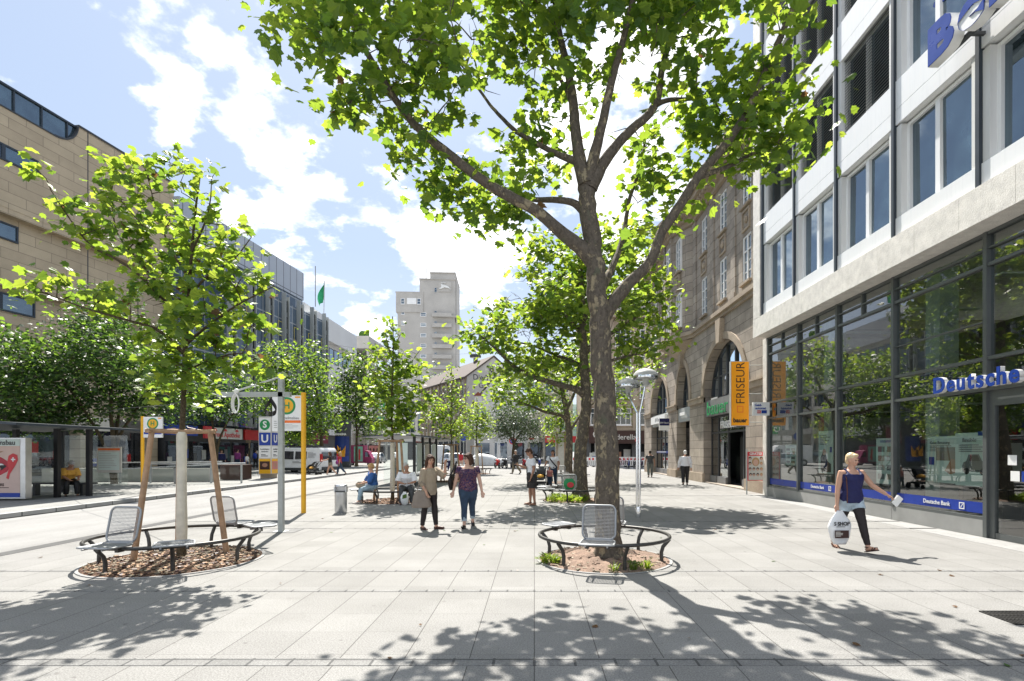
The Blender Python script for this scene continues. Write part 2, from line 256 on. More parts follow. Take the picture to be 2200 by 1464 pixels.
# ------------------------------------------------------------------ mesh building
class MB:
    def __init__(s): s.v = []; s.f = []; s.mi = []; s.cur = 0; s.ad = []; s.cuts = []
    def cut(s): s.cuts.append(len(s.ad)); return s
    def add(s, vs, fs):
        o = len(s.v); s.ad.append((o, len(s.f))); s.v += [tuple(p) for p in vs]
        for f in fs: s.f.append(tuple(i+o for i in f)); s.mi.append(s.cur)
        return s
    def box(s, x0, y0, z0, x1, y1, z1):
        if x0 > x1: x0, x1 = x1, x0
        if y0 > y1: y0, y1 = y1, y0
        if z0 > z1: z0, z1 = z1, z0
        return s.add([(x0,y0,z0),(x1,y0,z0),(x1,y1,z0),(x0,y1,z0),(x0,y0,z1),(x1,y0,z1),(x1,y1,z1),(x0,y1,z1)],
                     [(0,3,2,1),(4,5,6,7),(0,1,5,4),(1,2,6,5),(2,3,7,6),(3,0,4,7)])
    def obox(s, c, sx, sy, sz, mt=None):
        k = [(-1,-1,-1),(1,-1,-1),(1,1,-1),(-1,1,-1),(-1,-1,1),(1,-1,1),(1,1,1),(-1,1,1)]
        vs = []
        for a in k:
            p = V(a[0]*sx/2, a[1]*sy/2, a[2]*sz/2)
            if mt: p = mt @ p
            vs.append(p+V(*c))
        return s.add(vs, [(0,3,2,1),(4,5,6,7),(0,1,5,4),(1,2,6,5),(2,3,7,6),(3,0,4,7)])
    def loft(s, rings, cap=True, closed=False):
        n = len(rings[0]); vs = [p for r in rings for p in r]; fs = []
        m = len(rings)
        for i in range(m if closed else m-1):
            a, b = i*n, ((i+1) % m)*n
            for j in range(n):
                k = (j+1) % n; fs.append((a+j, a+k, b+k, b+j))
        if cap and not closed:
            fs.append(tuple(reversed(range(n)))); fs.append(tuple(range((m-1)*n, m*n)))
        return s.add(vs, fs)
    def tube(s, pts, r, n=8, closed=False, cap=True, ry=None):
        pts = [V(*p) for p in pts]; m = len(pts)
        if isinstance(r, (int, float)): r = [r]*m
        rings = []; ref = None
        for i in range(m):
            if closed: t = pts[(i+1) % m]-pts[i-1]
            else: t = pts[min(i+1, m-1)]-pts[max(i-1, 0)]
            t.normalize()
            if ref is None:
                ref = V(0,0,1) if abs(t.z) < .9 else V(1,0,0)
            u = ref - t*ref.dot(t)
            if u.length < 1e-4: u = t.orthogonal()
            u.normalize(); w = t.cross(u); ref = u
            rings.append([pts[i]+(u*math.cos(2*math.pi*k/n)+w*math.sin(2*math.pi*k/n))*r[i] for k in range(n)])
        return s.loft(rings, cap, closed)
    def lathe(s, prof, c=(0,0,0), n=20, cap=True):
        return s.loft([[(c[0]+r*math.cos(2*math.pi*k/n), c[1]+r*math.sin(2*math.pi*k/n), c[2]+z) for k in range(n)] for r, z in prof], cap)
    def ell(s, c, rx, ry, rz, nu=14, nv=9, mt=None):
        rings = []
        for i in range(nv):
            a = -math.pi/2+math.pi*(i+.35)/(nv-.3)
            rg = []
            for k in range(nu):
                p = V(rx*math.cos(a)*math.cos(2*math.pi*k/nu), ry*math.cos(a)*math.sin(2*math.pi*k/nu), rz*math.sin(a))
                if mt: p = mt @ p
                rg.append(p+V(*c))
            rings.append(rg)
        return s.loft(rings)
    def prism(s, pts, off):
        pts = [V(*p) for p in pts]; off = V(*off); n = len(pts)
        return s.add(pts+[p+off for p in pts], [tuple(reversed(range(n))), tuple(range(n, 2*n))]+[(i, (i+1) % n, n+(i+1) % n, n+i) for i in range(n)])
    def face(s, pts): return s.add(pts, [tuple(range(len(pts)))])
    def mesh(s, name, mats, smooth=None):
        me = bpy.data.meshes.new(name); me.from_pydata(s.v, [], s.f)
        for m in (mats if isinstance(mats, (list, tuple)) else [mats]): me.materials.append(M[m])
        if any(s.mi): me.polygons.foreach_set('material_index', s.mi)
        if smooth is not None:
            me.shade_smooth()
            if smooth < 180: me.set_sharp_from_angle(angle=R(smooth))
        me.update(); return me
    def parts(s, name, mats, parent, smooth=None, w=False, sub=None):
        """every piece (or every run of pieces between cuts) an object of its own"""
        st = sorted(set([0]+s.cuts)) if s.cuts else list(range(len(s.ad)))
        st = [i for i in st if i < len(s.ad)]; out = []
        for a, b in zip(st, st[1:]+[len(s.ad)]):
            v0, f0 = s.ad[a]; v1, f1 = s.ad[b] if b < len(s.ad) else (len(s.v), len(s.f))
            q = MB(); q.v = s.v[v0:v1]; q.f = [tuple(i-v0 for i in f) for f in s.f[f0:f1]]; q.mi = s.mi[f0:f1]
            ms = mats
            if isinstance(mats, (list, tuple)) and len(set(q.mi)) == 1: ms = mats[q.mi[0]]; q.mi = [0]*len(q.f)
            out.append(q.build(name, ms, parent, smooth, w))
        return out
    def build(s, name, mats, parent=None, smooth=None, w=False):
        me = s.mesh(name, mats, smooth)
        if w and parent is not None:
            me.transform(Matrix.Translation(-parent.location))
        return link(name, me, parent)
def link(name, me, parent=None, loc=None):
    o = bpy.data.objects.new(name, me); C.objects.link(o)
    if parent is not None: o.parent = parent
    if loc is not None: o.location = loc
    return o
def tag(o, label=None, cat=None, group=None, kind=None):
    for k, v in (('label', label), ('category', cat), ('group', group), ('kind', kind)):
        if v: o[k] = v
    return o
def thing(name, label, cat, loc=(0,0,0), rz=0, group=None):
    o = bpy.data.objects.new(name, None); C.objects.link(o); o.empty_display_size = .2
    o.location = loc; o.rotation_euler = (0,0,R(rz)); return tag(o, label, cat, group)
def dup(o, loc=None, rz=None, label=None, group=None, parent=None, scale=None):
    c = o.copy(); C.objects.link(c); c.parent = parent
    if loc is not None: c.location = loc
    if rz is not None: c.rotation_euler = (0,0,R(rz))
    if scale: c.scale = (scale,)*3
    if label: c['label'] = label
    if group: c['group'] = group
    for ch in list(o.children): dup(ch, parent=c)
    return c
def structure(mb, name, mats, smooth=None): return tag(mb.build(name, mats, None, smooth), kind='structure')
def evalmesh(o, name):
    bpy.context.view_layer.update()
    dg = bpy.context.evaluated_depsgraph_get()
    me = bpy.data.meshes.new_from_object(o.evaluated_get(dg)); me.name = name; return me
def textmesh(s, size, ext=.01, bold=0.0, align='CENTER', sx=1.0, spacing=1.0):
    cu = bpy.data.curves.new('txt', 'FONT'); cu.body = s; cu.size = size; cu.extrude = ext; cu.offset = bold
    cu.align_x = align; cu.align_y = 'CENTER'; cu.space_character = spacing; cu.resolution_u = 3
    o = bpy.data.objects.new('txt', cu); C.objects.link(o)
    me = evalmesh(o, 'lettering'); bpy.data.objects.remove(o); me.materials.clear()
    me.transform(Matrix.Rotation(R(90), 4, 'X') @ Matrix.Diagonal((sx, 1, 1, 1))); return me
# writing in a local frame: faces local -Y, x to the reader's right, z up
def text(parent, s, x, z, size, mt, y=-.006, ext=.003, bold=0.0, align='CENTER', sx=1.0, name='lettering', rot=0, spacing=1.0):
    me = textmesh(s, size, ext, bold, align, sx, spacing); me.materials.append(M[mt])
    if rot: me.transform(Matrix.Rotation(R(-rot), 4, 'Y'))
    me.transform(Matrix.Translation((x, y, z)))
    return link(name, me, parent)
def flat(parent, name, pts, mt, y=-.004, t=.003):
    return MB().prism([(a, y, b) for a, b in pts], (0, t, 0)).build(name, mt, parent)
def rect(x0, z0, x1, z1): return [(x0,z0),(x1,z0),(x1,z1),(x0,z1)]
def disc(x, z, r, n=28, rz=None): return [(x+r*math.cos(2*math.pi*k/n), z+(rz or r)*math.sin(2*math.pi*k/n)) for k in range(n)]
def lines(parent, x0, x1, z0, z1, n, mt='grey_text', y=-.006, hgt=.5, seed=1, name='small_print'):
    r = random.Random(seed); mb = MB(); st = (z1-z0)/n
    for i in range(n):
        e = x0+(x1-x0)*r.uniform(.55, 1)
        mb.box(x0, y, z1-st*(i+hgt), e, y+.002, z1-st*i)
    return mb.build(name, mt, parent)

# ------------------------------------------------------------------ people (body = one continuous surface; clothes, hair and shoes are children)
def blob(mb, name, mt, parent, voxel, smooth=4):
    me0 = bpy.data.meshes.new('tmp'); me0.from_pydata(mb.v, [], mb.f)
    bm = bmesh.new(); bm.from_mesh(me0); bmesh.ops.recalc_face_normals(bm, faces=bm.faces[:]); bm.to_mesh(me0); bm.free()
    o = bpy.data.objects.new('tmp', me0); C.objects.link(o)
    m = o.modifiers.new('r', 'REMESH'); m.mode = 'VOXEL'; m.voxel_size = voxel
    if smooth: k = o.modifiers.new('s', 'SMOOTH'); k.factor = .5; k.iterations = smooth
    me = evalmesh(o, name); bpy.data.objects.remove(o); bpy.data.meshes.remove(me0)
    me.materials.clear(); me.materials.append(M[mt])
    if name in ('top', 'trousers', 'shorts', 'skirt', 'hair'):      # folds in the cloth, strands in the hair
        n = len(me.vertices); nr = [v.normal.copy() for v in me.vertices]; cs = []
        k = 9.0 if name == 'top' else 7.0
        for v, m_ in zip(me.vertices, nr):
            q = v.co
            if name == 'hair': d = .005*noise.noise(V(q.x*70, q.y*70, q.z*14))
            else: d = .009*(noise.noise(V(q.x*k*1.6+q.z*3, q.y*k*1.6, q.z*k*.8+7))+.5*noise.noise(V(q.x*k*3, q.y*k*3+q.z*k, q.z*k*2.4)))
            cs += (q+m_*d)[:]
        me.vertices.foreach_set('co', cs); me.update()
    me.shade_smooth()
    return link(name, me, parent)
def nrm(v): v = V(*v); return v.normalized()
def person(label, loc, yaw, h=1.7, legs=((5,5,3),(-5,8,3)), lean=0, arms=None, skin='skin', top=None, bottom=None, shoes='shoe_black',
           hair=('hair_brown','short'), head=(0,0), near=True, sit=None, girth=1.0, chest=1.0, group=None, foot_out=8, hands=True, skirt=None, sandals=False):
    P = thing('person', label, 'person', loc, yaw, group)
    vx = .0085 if near else .016
    S = h
    g = girth
    rot = Matrix.Rotation(R(lean), 3, 'X')
    hipz = .525
    hips, knees, ankles, fdir = {}, {}, {}, {}
    for sd, (a, k, sp) in zip((-1, 1), legs):
        hp = V(sd*.052, 0, 0); a_, k_ = R(a), R(k)
        th = V(sd*math.sin(R(sp)), -math.sin(a_), -math.cos(a_)); th.normalize()
        sh = V(sd*math.sin(R(sp))*.3, -math.sin(a_-k_), -math.cos(a_-k_)); sh.normalize()
        kn = hp+th*.242; an = kn+sh*.24
        hips[sd], knees[sd], ankles[sd] = hp, kn, an
        tilt = (a_-k_) if sit is None else 0
        fd = V(sd*math.sin(R(foot_out)), -math.cos(tilt*.75), math.sin(tilt*.75)) ; fd.normalize(); fdir[sd] = fd
    if sit is None:
        low = min(min(ankles[s].z-.045 for s in (-1, 1)), min((ankles[s]+fdir[s]*.1).z-.028 for s in (-1,1)))
        base = V(0, 0, -low)
    else: base = V(0, 0, sit/S)
    def W(p): return (V(*p)+base)*S                        # pelvis frame -> local metres
    def T(p): return W(rot @ V(*p))                        # upper body, leaning
    def ring(c, rx, ry, n=16, up=False):
        return [T((c[0]+rx*math.cos(2*math.pi*k/n), c[1]+ry*math.sin(2*math.pi*k/n), c[2])) for k in range(n)]
    prof = [(-.05,.075,.06,0),(0,.1*g,.072*g,0),(.045,.097*g,.068*g,0),(.105,.082*g,.06*g,.0),(.16,.086*g,.062*g,-.002),(.215,.096*g*chest,.07*g*chest,-.006),(.265,.1*chest,.06,0),(.292,.085,.045,.004),(.31,.045,.035,.006),(.335,.033,.034,.004),(.375,.031,.034,-.004)]
    def at(z):
        for a, b in zip(prof, prof[1:]):
            if a[0] <= z <= b[0]:
                t = (z-a[0])/(b[0]-a[0]); return [a[i]+(b[i]-a[i])*t for i in range(4)]
        return list(prof[0] if z < prof[0][0] else prof[-1])
    def torso(mb, z0, z1, e):
        zs = [z0]+[p[0] for p in prof if z0+.008 < p[0] < z1-.008]+[z1]
        mb.loft([ring((0, at(z)[3], z), at(z)[1]+e, at(z)[2]+e) for z in zs])
    def limb(mb, pts, rs, n=12):
        mb.tube([W(p) for p in pts], [r*S for r in rs], n)
    body = MB(); torso(body, -.05, .375, 0)
    sh, el, wr = {}, {}, {}
    if arms is None: arms = {-1: ((-.2,.05,-1),(-.1,-.15,-1)), 1: ((.2,.05,-1),(.1,-.15,-1))}
    inv = rot
    for sd in (-1, 1):
        s0 = rot @ V(sd*.108*chest, .004, .277); u, f = nrm(arms[sd][0]), nrm(arms[sd][1])
        sh[sd], el[sd] = s0, s0+u*.172; wr[sd] = el[sd]+f*.15
        limb(body, [rot @ V(sd*.07, .004, .272), s0, s0+u*.05, el[sd]], [.034, .034, .031, .0245])
        limb(body, [el[sd]-u*.008, el[sd]+f*.04, wr[sd]], [.0245, .0245, .0165])
        # hand: palm and five separate fingers, gently curled
        side = f.cross(V(0,0,1) if abs(f.z) < .8 else V(0,-1,0)); side.normalize(); nor = side.cross(f); nor.normalize()
        if sd < 0: side = -side
        if nor.dot(V(-sd, -.3, 0)) < 0: nor = -nor
        pc = wr[sd]+f*.03
        rg = []
        for t, a_, b_ in ((-.008,.014,.012),(.01,.02,.011),(.03,.024,.0105),(.055,.024,.009)):
            c = wr[sd]+f*t
            rg.append([W(c+side*a_*math.cos(2*math.pi*k/10)+nor*b_*math.sin(2*math.pi*k/10)) for k in range(10)])
        body.loft(rg)
        if near and hands:
            for i, (o, ln) in enumerate(((-.0185,.04),(-.006,.046),(.0065,.043),(.0185,.034))):
                b0 = wr[sd]+f*.05+side*o; d1 = (f*1.0+nor*.25).normalized(); d2 = (f*.7+nor*.75).normalized()
                limb(body, [b0, b0+d1*ln*.5, b0+d1*ln*.5+d2*ln*.5], [.0062,.0058,.0048], 8)
            b0 = wr[sd]+f*.018-side*.017; d1 = (f*.75-side*.6+nor*.35).normalized()
            limb(body, [b0, b0+d1*.022, b0+d1*.022+(f*.9+nor*.4-side*.1).normalized()*.02], [.0085,.0072,.0055], 8)
        else:
            limb(body, [wr[sd]+f*.05, wr[sd]+f*.075+nor*.006, wr[sd]+f*.092+nor*.02], [.018,.015,.009], 8)
            limb(body, [wr[sd]+f*.02-side*.016, wr[sd]+f*.05-side*.026+nor*.01], [.008,.006], 8)
        kn, an, hp = knees[sd], ankles[sd], hips[sd]
        limb(body, [hp+V(0,0,.02), hp+(kn-hp)*.2, hp+(kn-hp)*.6, kn, kn+(an-kn)*.28, kn+(an-kn)*.7, an], [.062*g, .058*g, .044*g, .034, .035, .024, .0205])
        fd = fdir[sd]; dn = V(0,0,-1)
        heel = an+dn*.027-fd*.022
        limb(body, [an, an+dn*.02], [.021,.022], 10)
        limb(body, [heel, an+fd*.03+dn*.02, an+fd*.075+dn*.03, an+fd*.11+dn*.033], [.019,.023,.02,.012], 10)
    # head with face
    hy, hpitch = head
    hm = rot @ Matrix.Rotation(R(hy), 3, 'Z') @ Matrix.Rotation(R(hpitch), 3, 'X')
    hc = rot @ V(0, -.002, .36)
    def Hd(p): return W(hc+hm @ V(*p))
    hm4 = hm.to_4x4()
    def hell(mb, c, a, b, d, nu=16, nv=10): mb.ell(Hd(c), a*S, b*S, d*S, nu, nv, hm4)
    hell(body, (0,.008,.062), .0455, .056, .056); hell(body, (0,-.012,.03), .036, .04, .044); hell(body, (0,-.03,.008), .022, .02, .018)
    body.tube([Hd((0,-.046,.05)), Hd((0,-.058,.036)), Hd((0,-.05,.029))], [.005*S,.0085*S,.006*S], 8)
    for sd in (-1, 1):
        hell(body, (sd*.045,.006,.045), .006, .013, .018, 10, 7); hell(body, (sd*.016,-.047,.058), .013,.006,.004, 8, 6)
        hell(body, (sd*.022,-.038,.032), .014,.012,.014, 8, 6)
    b = blob(body, 'body', skin, P, vx, 3 if near else 2)
    if near:
        e = MB()
        for sd in (-1, 1): hell(e, (sd*.0165,-.0465,.05), .0075,.005,.004, 10, 6)
        e.build('eyes', 'dark_opening', P, 180)
        l = MB(); hell(l, (0,-.0485,.0135), .013,.006,.0042, 10, 6); l.build('mouth', 'lips', P, 180)
        bw = MB()
        for sd in (-1, 1): bw.tube([Hd((sd*.008,-.051,.0615)), Hd((sd*.018,-.049,.0645)), Hd((sd*.027,-.043,.061))], [.002*S,.0026*S,.0015*S], 6)
        bw.build('eyebrows', hair[0], P)
    hv = vx*1.15
    hm_, st = hair
    hb = MB()
    if st in ('short', 'crop', 'bob', 'long', 'curly'):
        k = {'short':1.07,'crop':1.05,'bob':1.14,'long':1.12,'curly':1.2}[st]
        hell(hb, (0,.014,.071), .0455*k, .054*k, .051*k)
        if st in ('bob', 'long'):
            hell(hb, (0,.03,.03), .05, .038, .06)
            ln = -.04 if st == 'bob' else -.1
            for sd in (-1, 1):
                hb.tube([Hd((sd*.03,-.022,.1)), Hd((sd*.05,-.012,.06)), Hd((sd*.053,.006,.02)), Hd((sd*.048,.006,ln*.6)), Hd((sd*.042,.004,ln))], [.014*S,.018*S,.02*S,.019*S,.009*S], 10)
            hb.tube([Hd((0,.05,.06)), Hd((0,.052,.0)), Hd((0,.05,ln))], [.035*S,.04*S,.018*S], 12)
            hb.tube([Hd((-.032,-.04,.085)), Hd((0,-.042,.1)), Hd((.032,-.036,.09))], [.011*S,.014*S,.012*S], 8)
        else:
            hell(hb, (0,.036,.04), .043*k, .03*k, .045)
            hell(hb, (0,-.03,.098), .032, .022, .016)
            if st == 'curly':
                for i in range(26):
                    a = rnd.uniform(0, 6.28); z = rnd.uniform(.045,.12); q = math.sqrt(max(.05, 1-((z-.065)/.062)**2))
                    if math.sin(a) < -.55 and z < .085: continue
                    hell(hb, (.052*q*math.cos(a), .012+.056*q*math.sin(a), z), .017,.017,.016, 8, 6)
        blob(hb, 'hair', hm_, P, hv, 2)
    if top:
        tm, slv, bot, ex, nk = top                     # material, sleeve (0 none, 1 elbow, 2 wrist), hem height, looseness, neck height
        sb = MB(); torso(sb, bot, nk, ex)
        for sd in (-1, 1):
            u = (el[sd]-sh[sd]); f = wr[sd]-el[sd]
            if slv > 0:
                t = min(slv, 1)
                pts = [rot @ V(sd*.068, .004, .266), sh[sd], sh[sd]+u*t]; rs = [.036, .0365+ex*.6, .03+ex]
                if slv > 1: pts += [el[sd]+f*.2, el[sd]+f*(slv-1)]; rs += [.0285+ex*.5, .022+ex*.6]
                limb(sb, pts, rs)
            else:
                limb(sb, [rot @ V(sd*.06, -.07, .2), rot @ V(sd*.064, -.055, .262), rot @ V(sd*.066, .0, .312), rot @ V(sd*.064, .05, .27), rot @ V(sd*.06, .066, .2)], [.016, .015, .014, .015, .016], 8)
        blob(sb, 'top', tm, P, vx*1.1, 2)
    for bottom_ in (bottom if isinstance(bottom, list) else [bottom] if bottom else []):
        bmat, ln, ex, fl = bottom_                     # material, length (1 knee, 2 ankle), looseness, flare
        tb = MB(); torso(tb, -.05, .06, ex*.8+.003)
        for sd in (-1, 1):
            hp, kn, an = hips[sd], knees[sd], ankles[sd]
            t = min(ln, 1)
            pts = [hp+V(0,0,.02), hp+(kn-hp)*.2*t, hp+(kn-hp)*.6*t]; rs = [.064*g+ex*.5, .06*g+ex, .062*g+ex-(.016*g*t)]
            if ln <= 1: pts.append(hp+(kn-hp)*t); rs.append((.062-.026*t)*g+ex+fl)
            else:
                pts += [kn, kn+(an-kn)*.3, kn+(an-kn)*(ln-1)]; rs += [.037+ex, .0365+ex, .024+ex+fl]
            limb(tb, pts, rs)
        blob(tb, 'trousers' if ln > 1 else 'shorts', bmat, P, vx*1.1, 2)
    if skirt:
        m_, z0, r0 = skirt
        sk = MB(); sk.loft([[W((r*math.cos(2*math.pi*k/18)*1.1, r*.85*math.sin(2*math.pi*k/18), z)) for k in range(18)] for z, r in ((.09,.085*g),(0,.108*g),(z0*.5,.115*g),(z0,r0))])
        blob(sk, 'skirt', m_, P, vx*1.2, 1)
    if shoes:
        for sd in (-1, 1):
            an, fd, dn = ankles[sd], fdir[sd], V(0,0,-1)
            s_ = MB()
            if sandals:
                sw = fd.cross(V(0,0,1)).normalized()
                outl = [(-.03,.018),(.0,.024),(.05,.026),(.1,.027),(.125,.012),(.125,-.012),(.1,-.027),(.05,-.026),(0,-.024),(-.03,-.018)]
                s_.loft([[W(an+fd*a+sw*b_+dn*z) for a, b_ in outl] for z in (.05, .041)])
                for a0 in (.07, .095): s_.tube([W(an+fd*a0-sw*.026+dn*.044), W(an+fd*a0-sw*.014+dn*.018), W(an+fd*a0+sw*.014+dn*.018), W(an+fd*a0+sw*.026+dn*.044)], .006*S, 6)
                s_.tube([W(an+V(.026*math.cos(2*math.pi*k/10),.026*math.sin(2*math.pi*k/10),-.004)) for k in range(10)], .006*S, 6, closed=True)
                s_.build('sandal', shoes, P)
            else:
                heel = an+dn*.028-fd*.024
                limb(s_, [heel+dn*.001, an+fd*.02+dn*.027, an+fd*.07+dn*.031, an+fd*.108+dn*.034, an+fd*.128+dn*.036], [.023,.0265,.0255,.021,.01], 12)
                lo = min(p[2] for p in s_.v)
                fl_ = (an+dn*.047+base).z*S
                s_.v = [(p[0], p[1], max(p[2], fl_ if sit is not None or tiltless(fd) else p[2])) for p in s_.v]
                blob(s_, 'shoe', shoes, P, vx, 1)
    info = dict(W=W, T=T, Hd=Hd, wr=wr, el=el, sh=sh, knees=knees, ankles=ankles, hips=hips, hand={s: wr[s]+(wr[s]-el[s]).normalized()*.06 for s in (-1, 1)})
    mw = Matrix.Translation(Vector(loc)) @ Matrix.Rotation(R(yaw), 4, 'Z')
    info['world'] = lambda p: mw @ W(p)
    return P, info
def tiltless(fd): return abs(fd.z) < .06

# ------------------------------------------------------------------ trees
LEAF_R = [(0,0),(.27,-.06),(.3,.1),(.56,.2),(.42,.4),(.46,.66),(.22,.66),(0,1)]
def leaf_faces(mb, p, d, n, size, rnd_):
    d = d.normalized(); s = d.cross(n)
    if s.length < 1e-3: s = d.orthogonal()
    s.normalize(); n = s.cross(d)
    k = rnd_.uniform(.12, .4); dr = rnd_.uniform(.1, .35)
    o = len(mb.v)
    R_ = [p+(s*x+d*(y-.0)+n*(-abs(x)*k-y*y*dr))*size for x, y in LEAF_R]
    L_ = [p+(s*-x+d*y+n*(-abs(x)*k*1.1-y*y*dr))*size for x, y in LEAF_R[1:-1]]
    mb.v += [tuple(q) for q in R_+L_]; nr = len(R_)
    mb.f.append(tuple(range(o, o+nr))); mb.mi.append(mb.cur)
    mb.f.append((o,)+(o+nr-1,)+tuple(o+nr+i for i in range(len(L_)-1, -1, -1))); mb.mi.append(mb.cur)
def leaf_quad(mb, p, d, n, size, rnd_):
    d = d.normalized(); s = d.cross(n)
    if s.length < 1e-3: s = d.orthogonal()
    s.normalize(); n = s.cross(d); w = .34
    q = [p, p+(s*w+d*.4-n*.05)*size, p+(s*w*.55+d*.78-n*.1)*size, p+(d-n*.18)*size, p+(-s*w*.55+d*.78-n*.1)*size, p+(-s*w+d*.4-n*.05)*size]
    mb.add(q, [(0,1,2,3,4,5)])
def smoothline(pts, per=4):
    pts = [V(*p) for p in pts]; out = []
    for i in range(len(pts)-1):
        p0 = pts[max(i-1, 0)]; p1 = pts[i]; p2 = pts[i+1]; p3 = pts[min(i+2, len(pts)-1)]
        for k in range(per):
            t = k/per
            out.append(.5*((2*p1)+(p2-p0)*t+(2*p0-5*p1+4*p2-p3)*t*t+(3*p1-p0-3*p2+p3)*t**3))
    out.append(pts[-1]); return out
def tree(root, limbs, blobs, tips, lpt, lsize, mats, weights, seed, bark='bark', twig_r=.012, spread=.32, leafy=leaf_faces, trunk_n=14, shell=.35, upbias=.6, no=None, wob=.04):
    """limbs: list of (points, r0, r1) in world space, the first is the trunk; blobs: (centre, rx, ry, rz)"""
    r_ = random.Random(seed)
    tr = MB(); skel = []
    for i, (pts, r0, r1) in enumerate(limbs):
        sp = smoothline(pts, 5); m = len(sp)
        sp = [p+V(r_.gauss(0,1), r_.gauss(0,1), 0)*r1*.12 if 0 < j < m-1 else p for j, p in enumerate(sp)]
        rs = []
        for j in range(m):
            t = j/(m-1); r = r0+(r1-r0)*t
            if i == 0: r *= 1+.55*math.exp(-t*18)
            elif t < .2: r *= 1+.35*(1-t/.2)
            rs.append(r)
        if i == 0 or bark == 'bark':
            b = MB() if i else tr
            b.tube(sp, rs, trunk_n if i == 0 else 10)
            if i: b.build('limb', bark, root, 60, w=True)
        else: tr.tube(sp, rs, 8)
        skel += [(p, rs[j]) for j, p in enumerate(sp) if (i > 0 or j > m*.45)]
    tr.build('trunk', bark, root, 60, w=True)
    vol = [b[1]*b[2] for b in blobs]; tot = sum(vol)
    tw = MB(); cr = MB(); tl = []
    for (c, rx, ry, rz), vv in zip(blobs, vol):
        n = max(2, int(round(tips*vv/tot)))
        for _ in range(n):
            while True:
                q = V(r_.uniform(-1,1), r_.uniform(-1,1), r_.uniform(-1,1))
                if shell <= q.length <= 1: break
            tl.append(V(c[0]+q.x*rx, c[1]+q.y*ry, c[2]+q.z*rz))
    pts_sk = [s[0] for s in skel]
    nodes = list(pts_sk)
    tl.sort(key=lambda t: min((t-p).length_squared for p in pts_sk))
    for t in tl:
        bi = min(range(len(nodes)), key=lambda i: (t-nodes[i]).length_squared+.6*max(0, nodes[i].z-t.z))
        a = nodes[bi]; L = (t-a).length
        mid = a.lerp(t, .5)+V(r_.gauss(0,1), r_.gauss(0,1), r_.gauss(0,1)+.6)*L*.09
        rr = min(twig_r, .004+.006*L) if L > .25 else .004
        line = [a, a.lerp(mid, .6)+V(0,0,.02*L), mid, t]
        tw.tube(line, [rr*1.6, rr*1.3, rr, .003], 5, cap=False)
        if L > .3: nodes += [mid, a.lerp(t, .75)]
        for j in range(lpt):
            u = 1-r_.random()**1.6*.55
            q = a.lerp(t, u) if L > .5 else t
            q = q+V(r_.gauss(0,1), r_.gauss(0,1), r_.gauss(0,.75))*spread*(.5+.5*r_.random())
            if no and no(q): continue
            az = r_.uniform(0, 6.283); d = V(math.cos(az), math.sin(az), r_.uniform(-.75, .25))
            nn = V(r_.gauss(0,.55), r_.gauss(0,.55), upbias+r_.random()*.5)
            x = r_.random(); k = 0
            while k < len(weights)-1 and x > weights[k]: x -= weights[k]; k += 1
            cr.cur = k
            leafy(cr, q, d, nn, lsize*r_.uniform(.5, 1.2), r_)
    cr.cur = len(mats); o_ = len(cr.v); cr.v += tw.v; cr.f += [tuple(i+o_ for i in f) for f in tw.f]; cr.mi += [cr.cur]*len(tw.f)
    cr.build('crown', list(mats)+[bark], root, w=True)
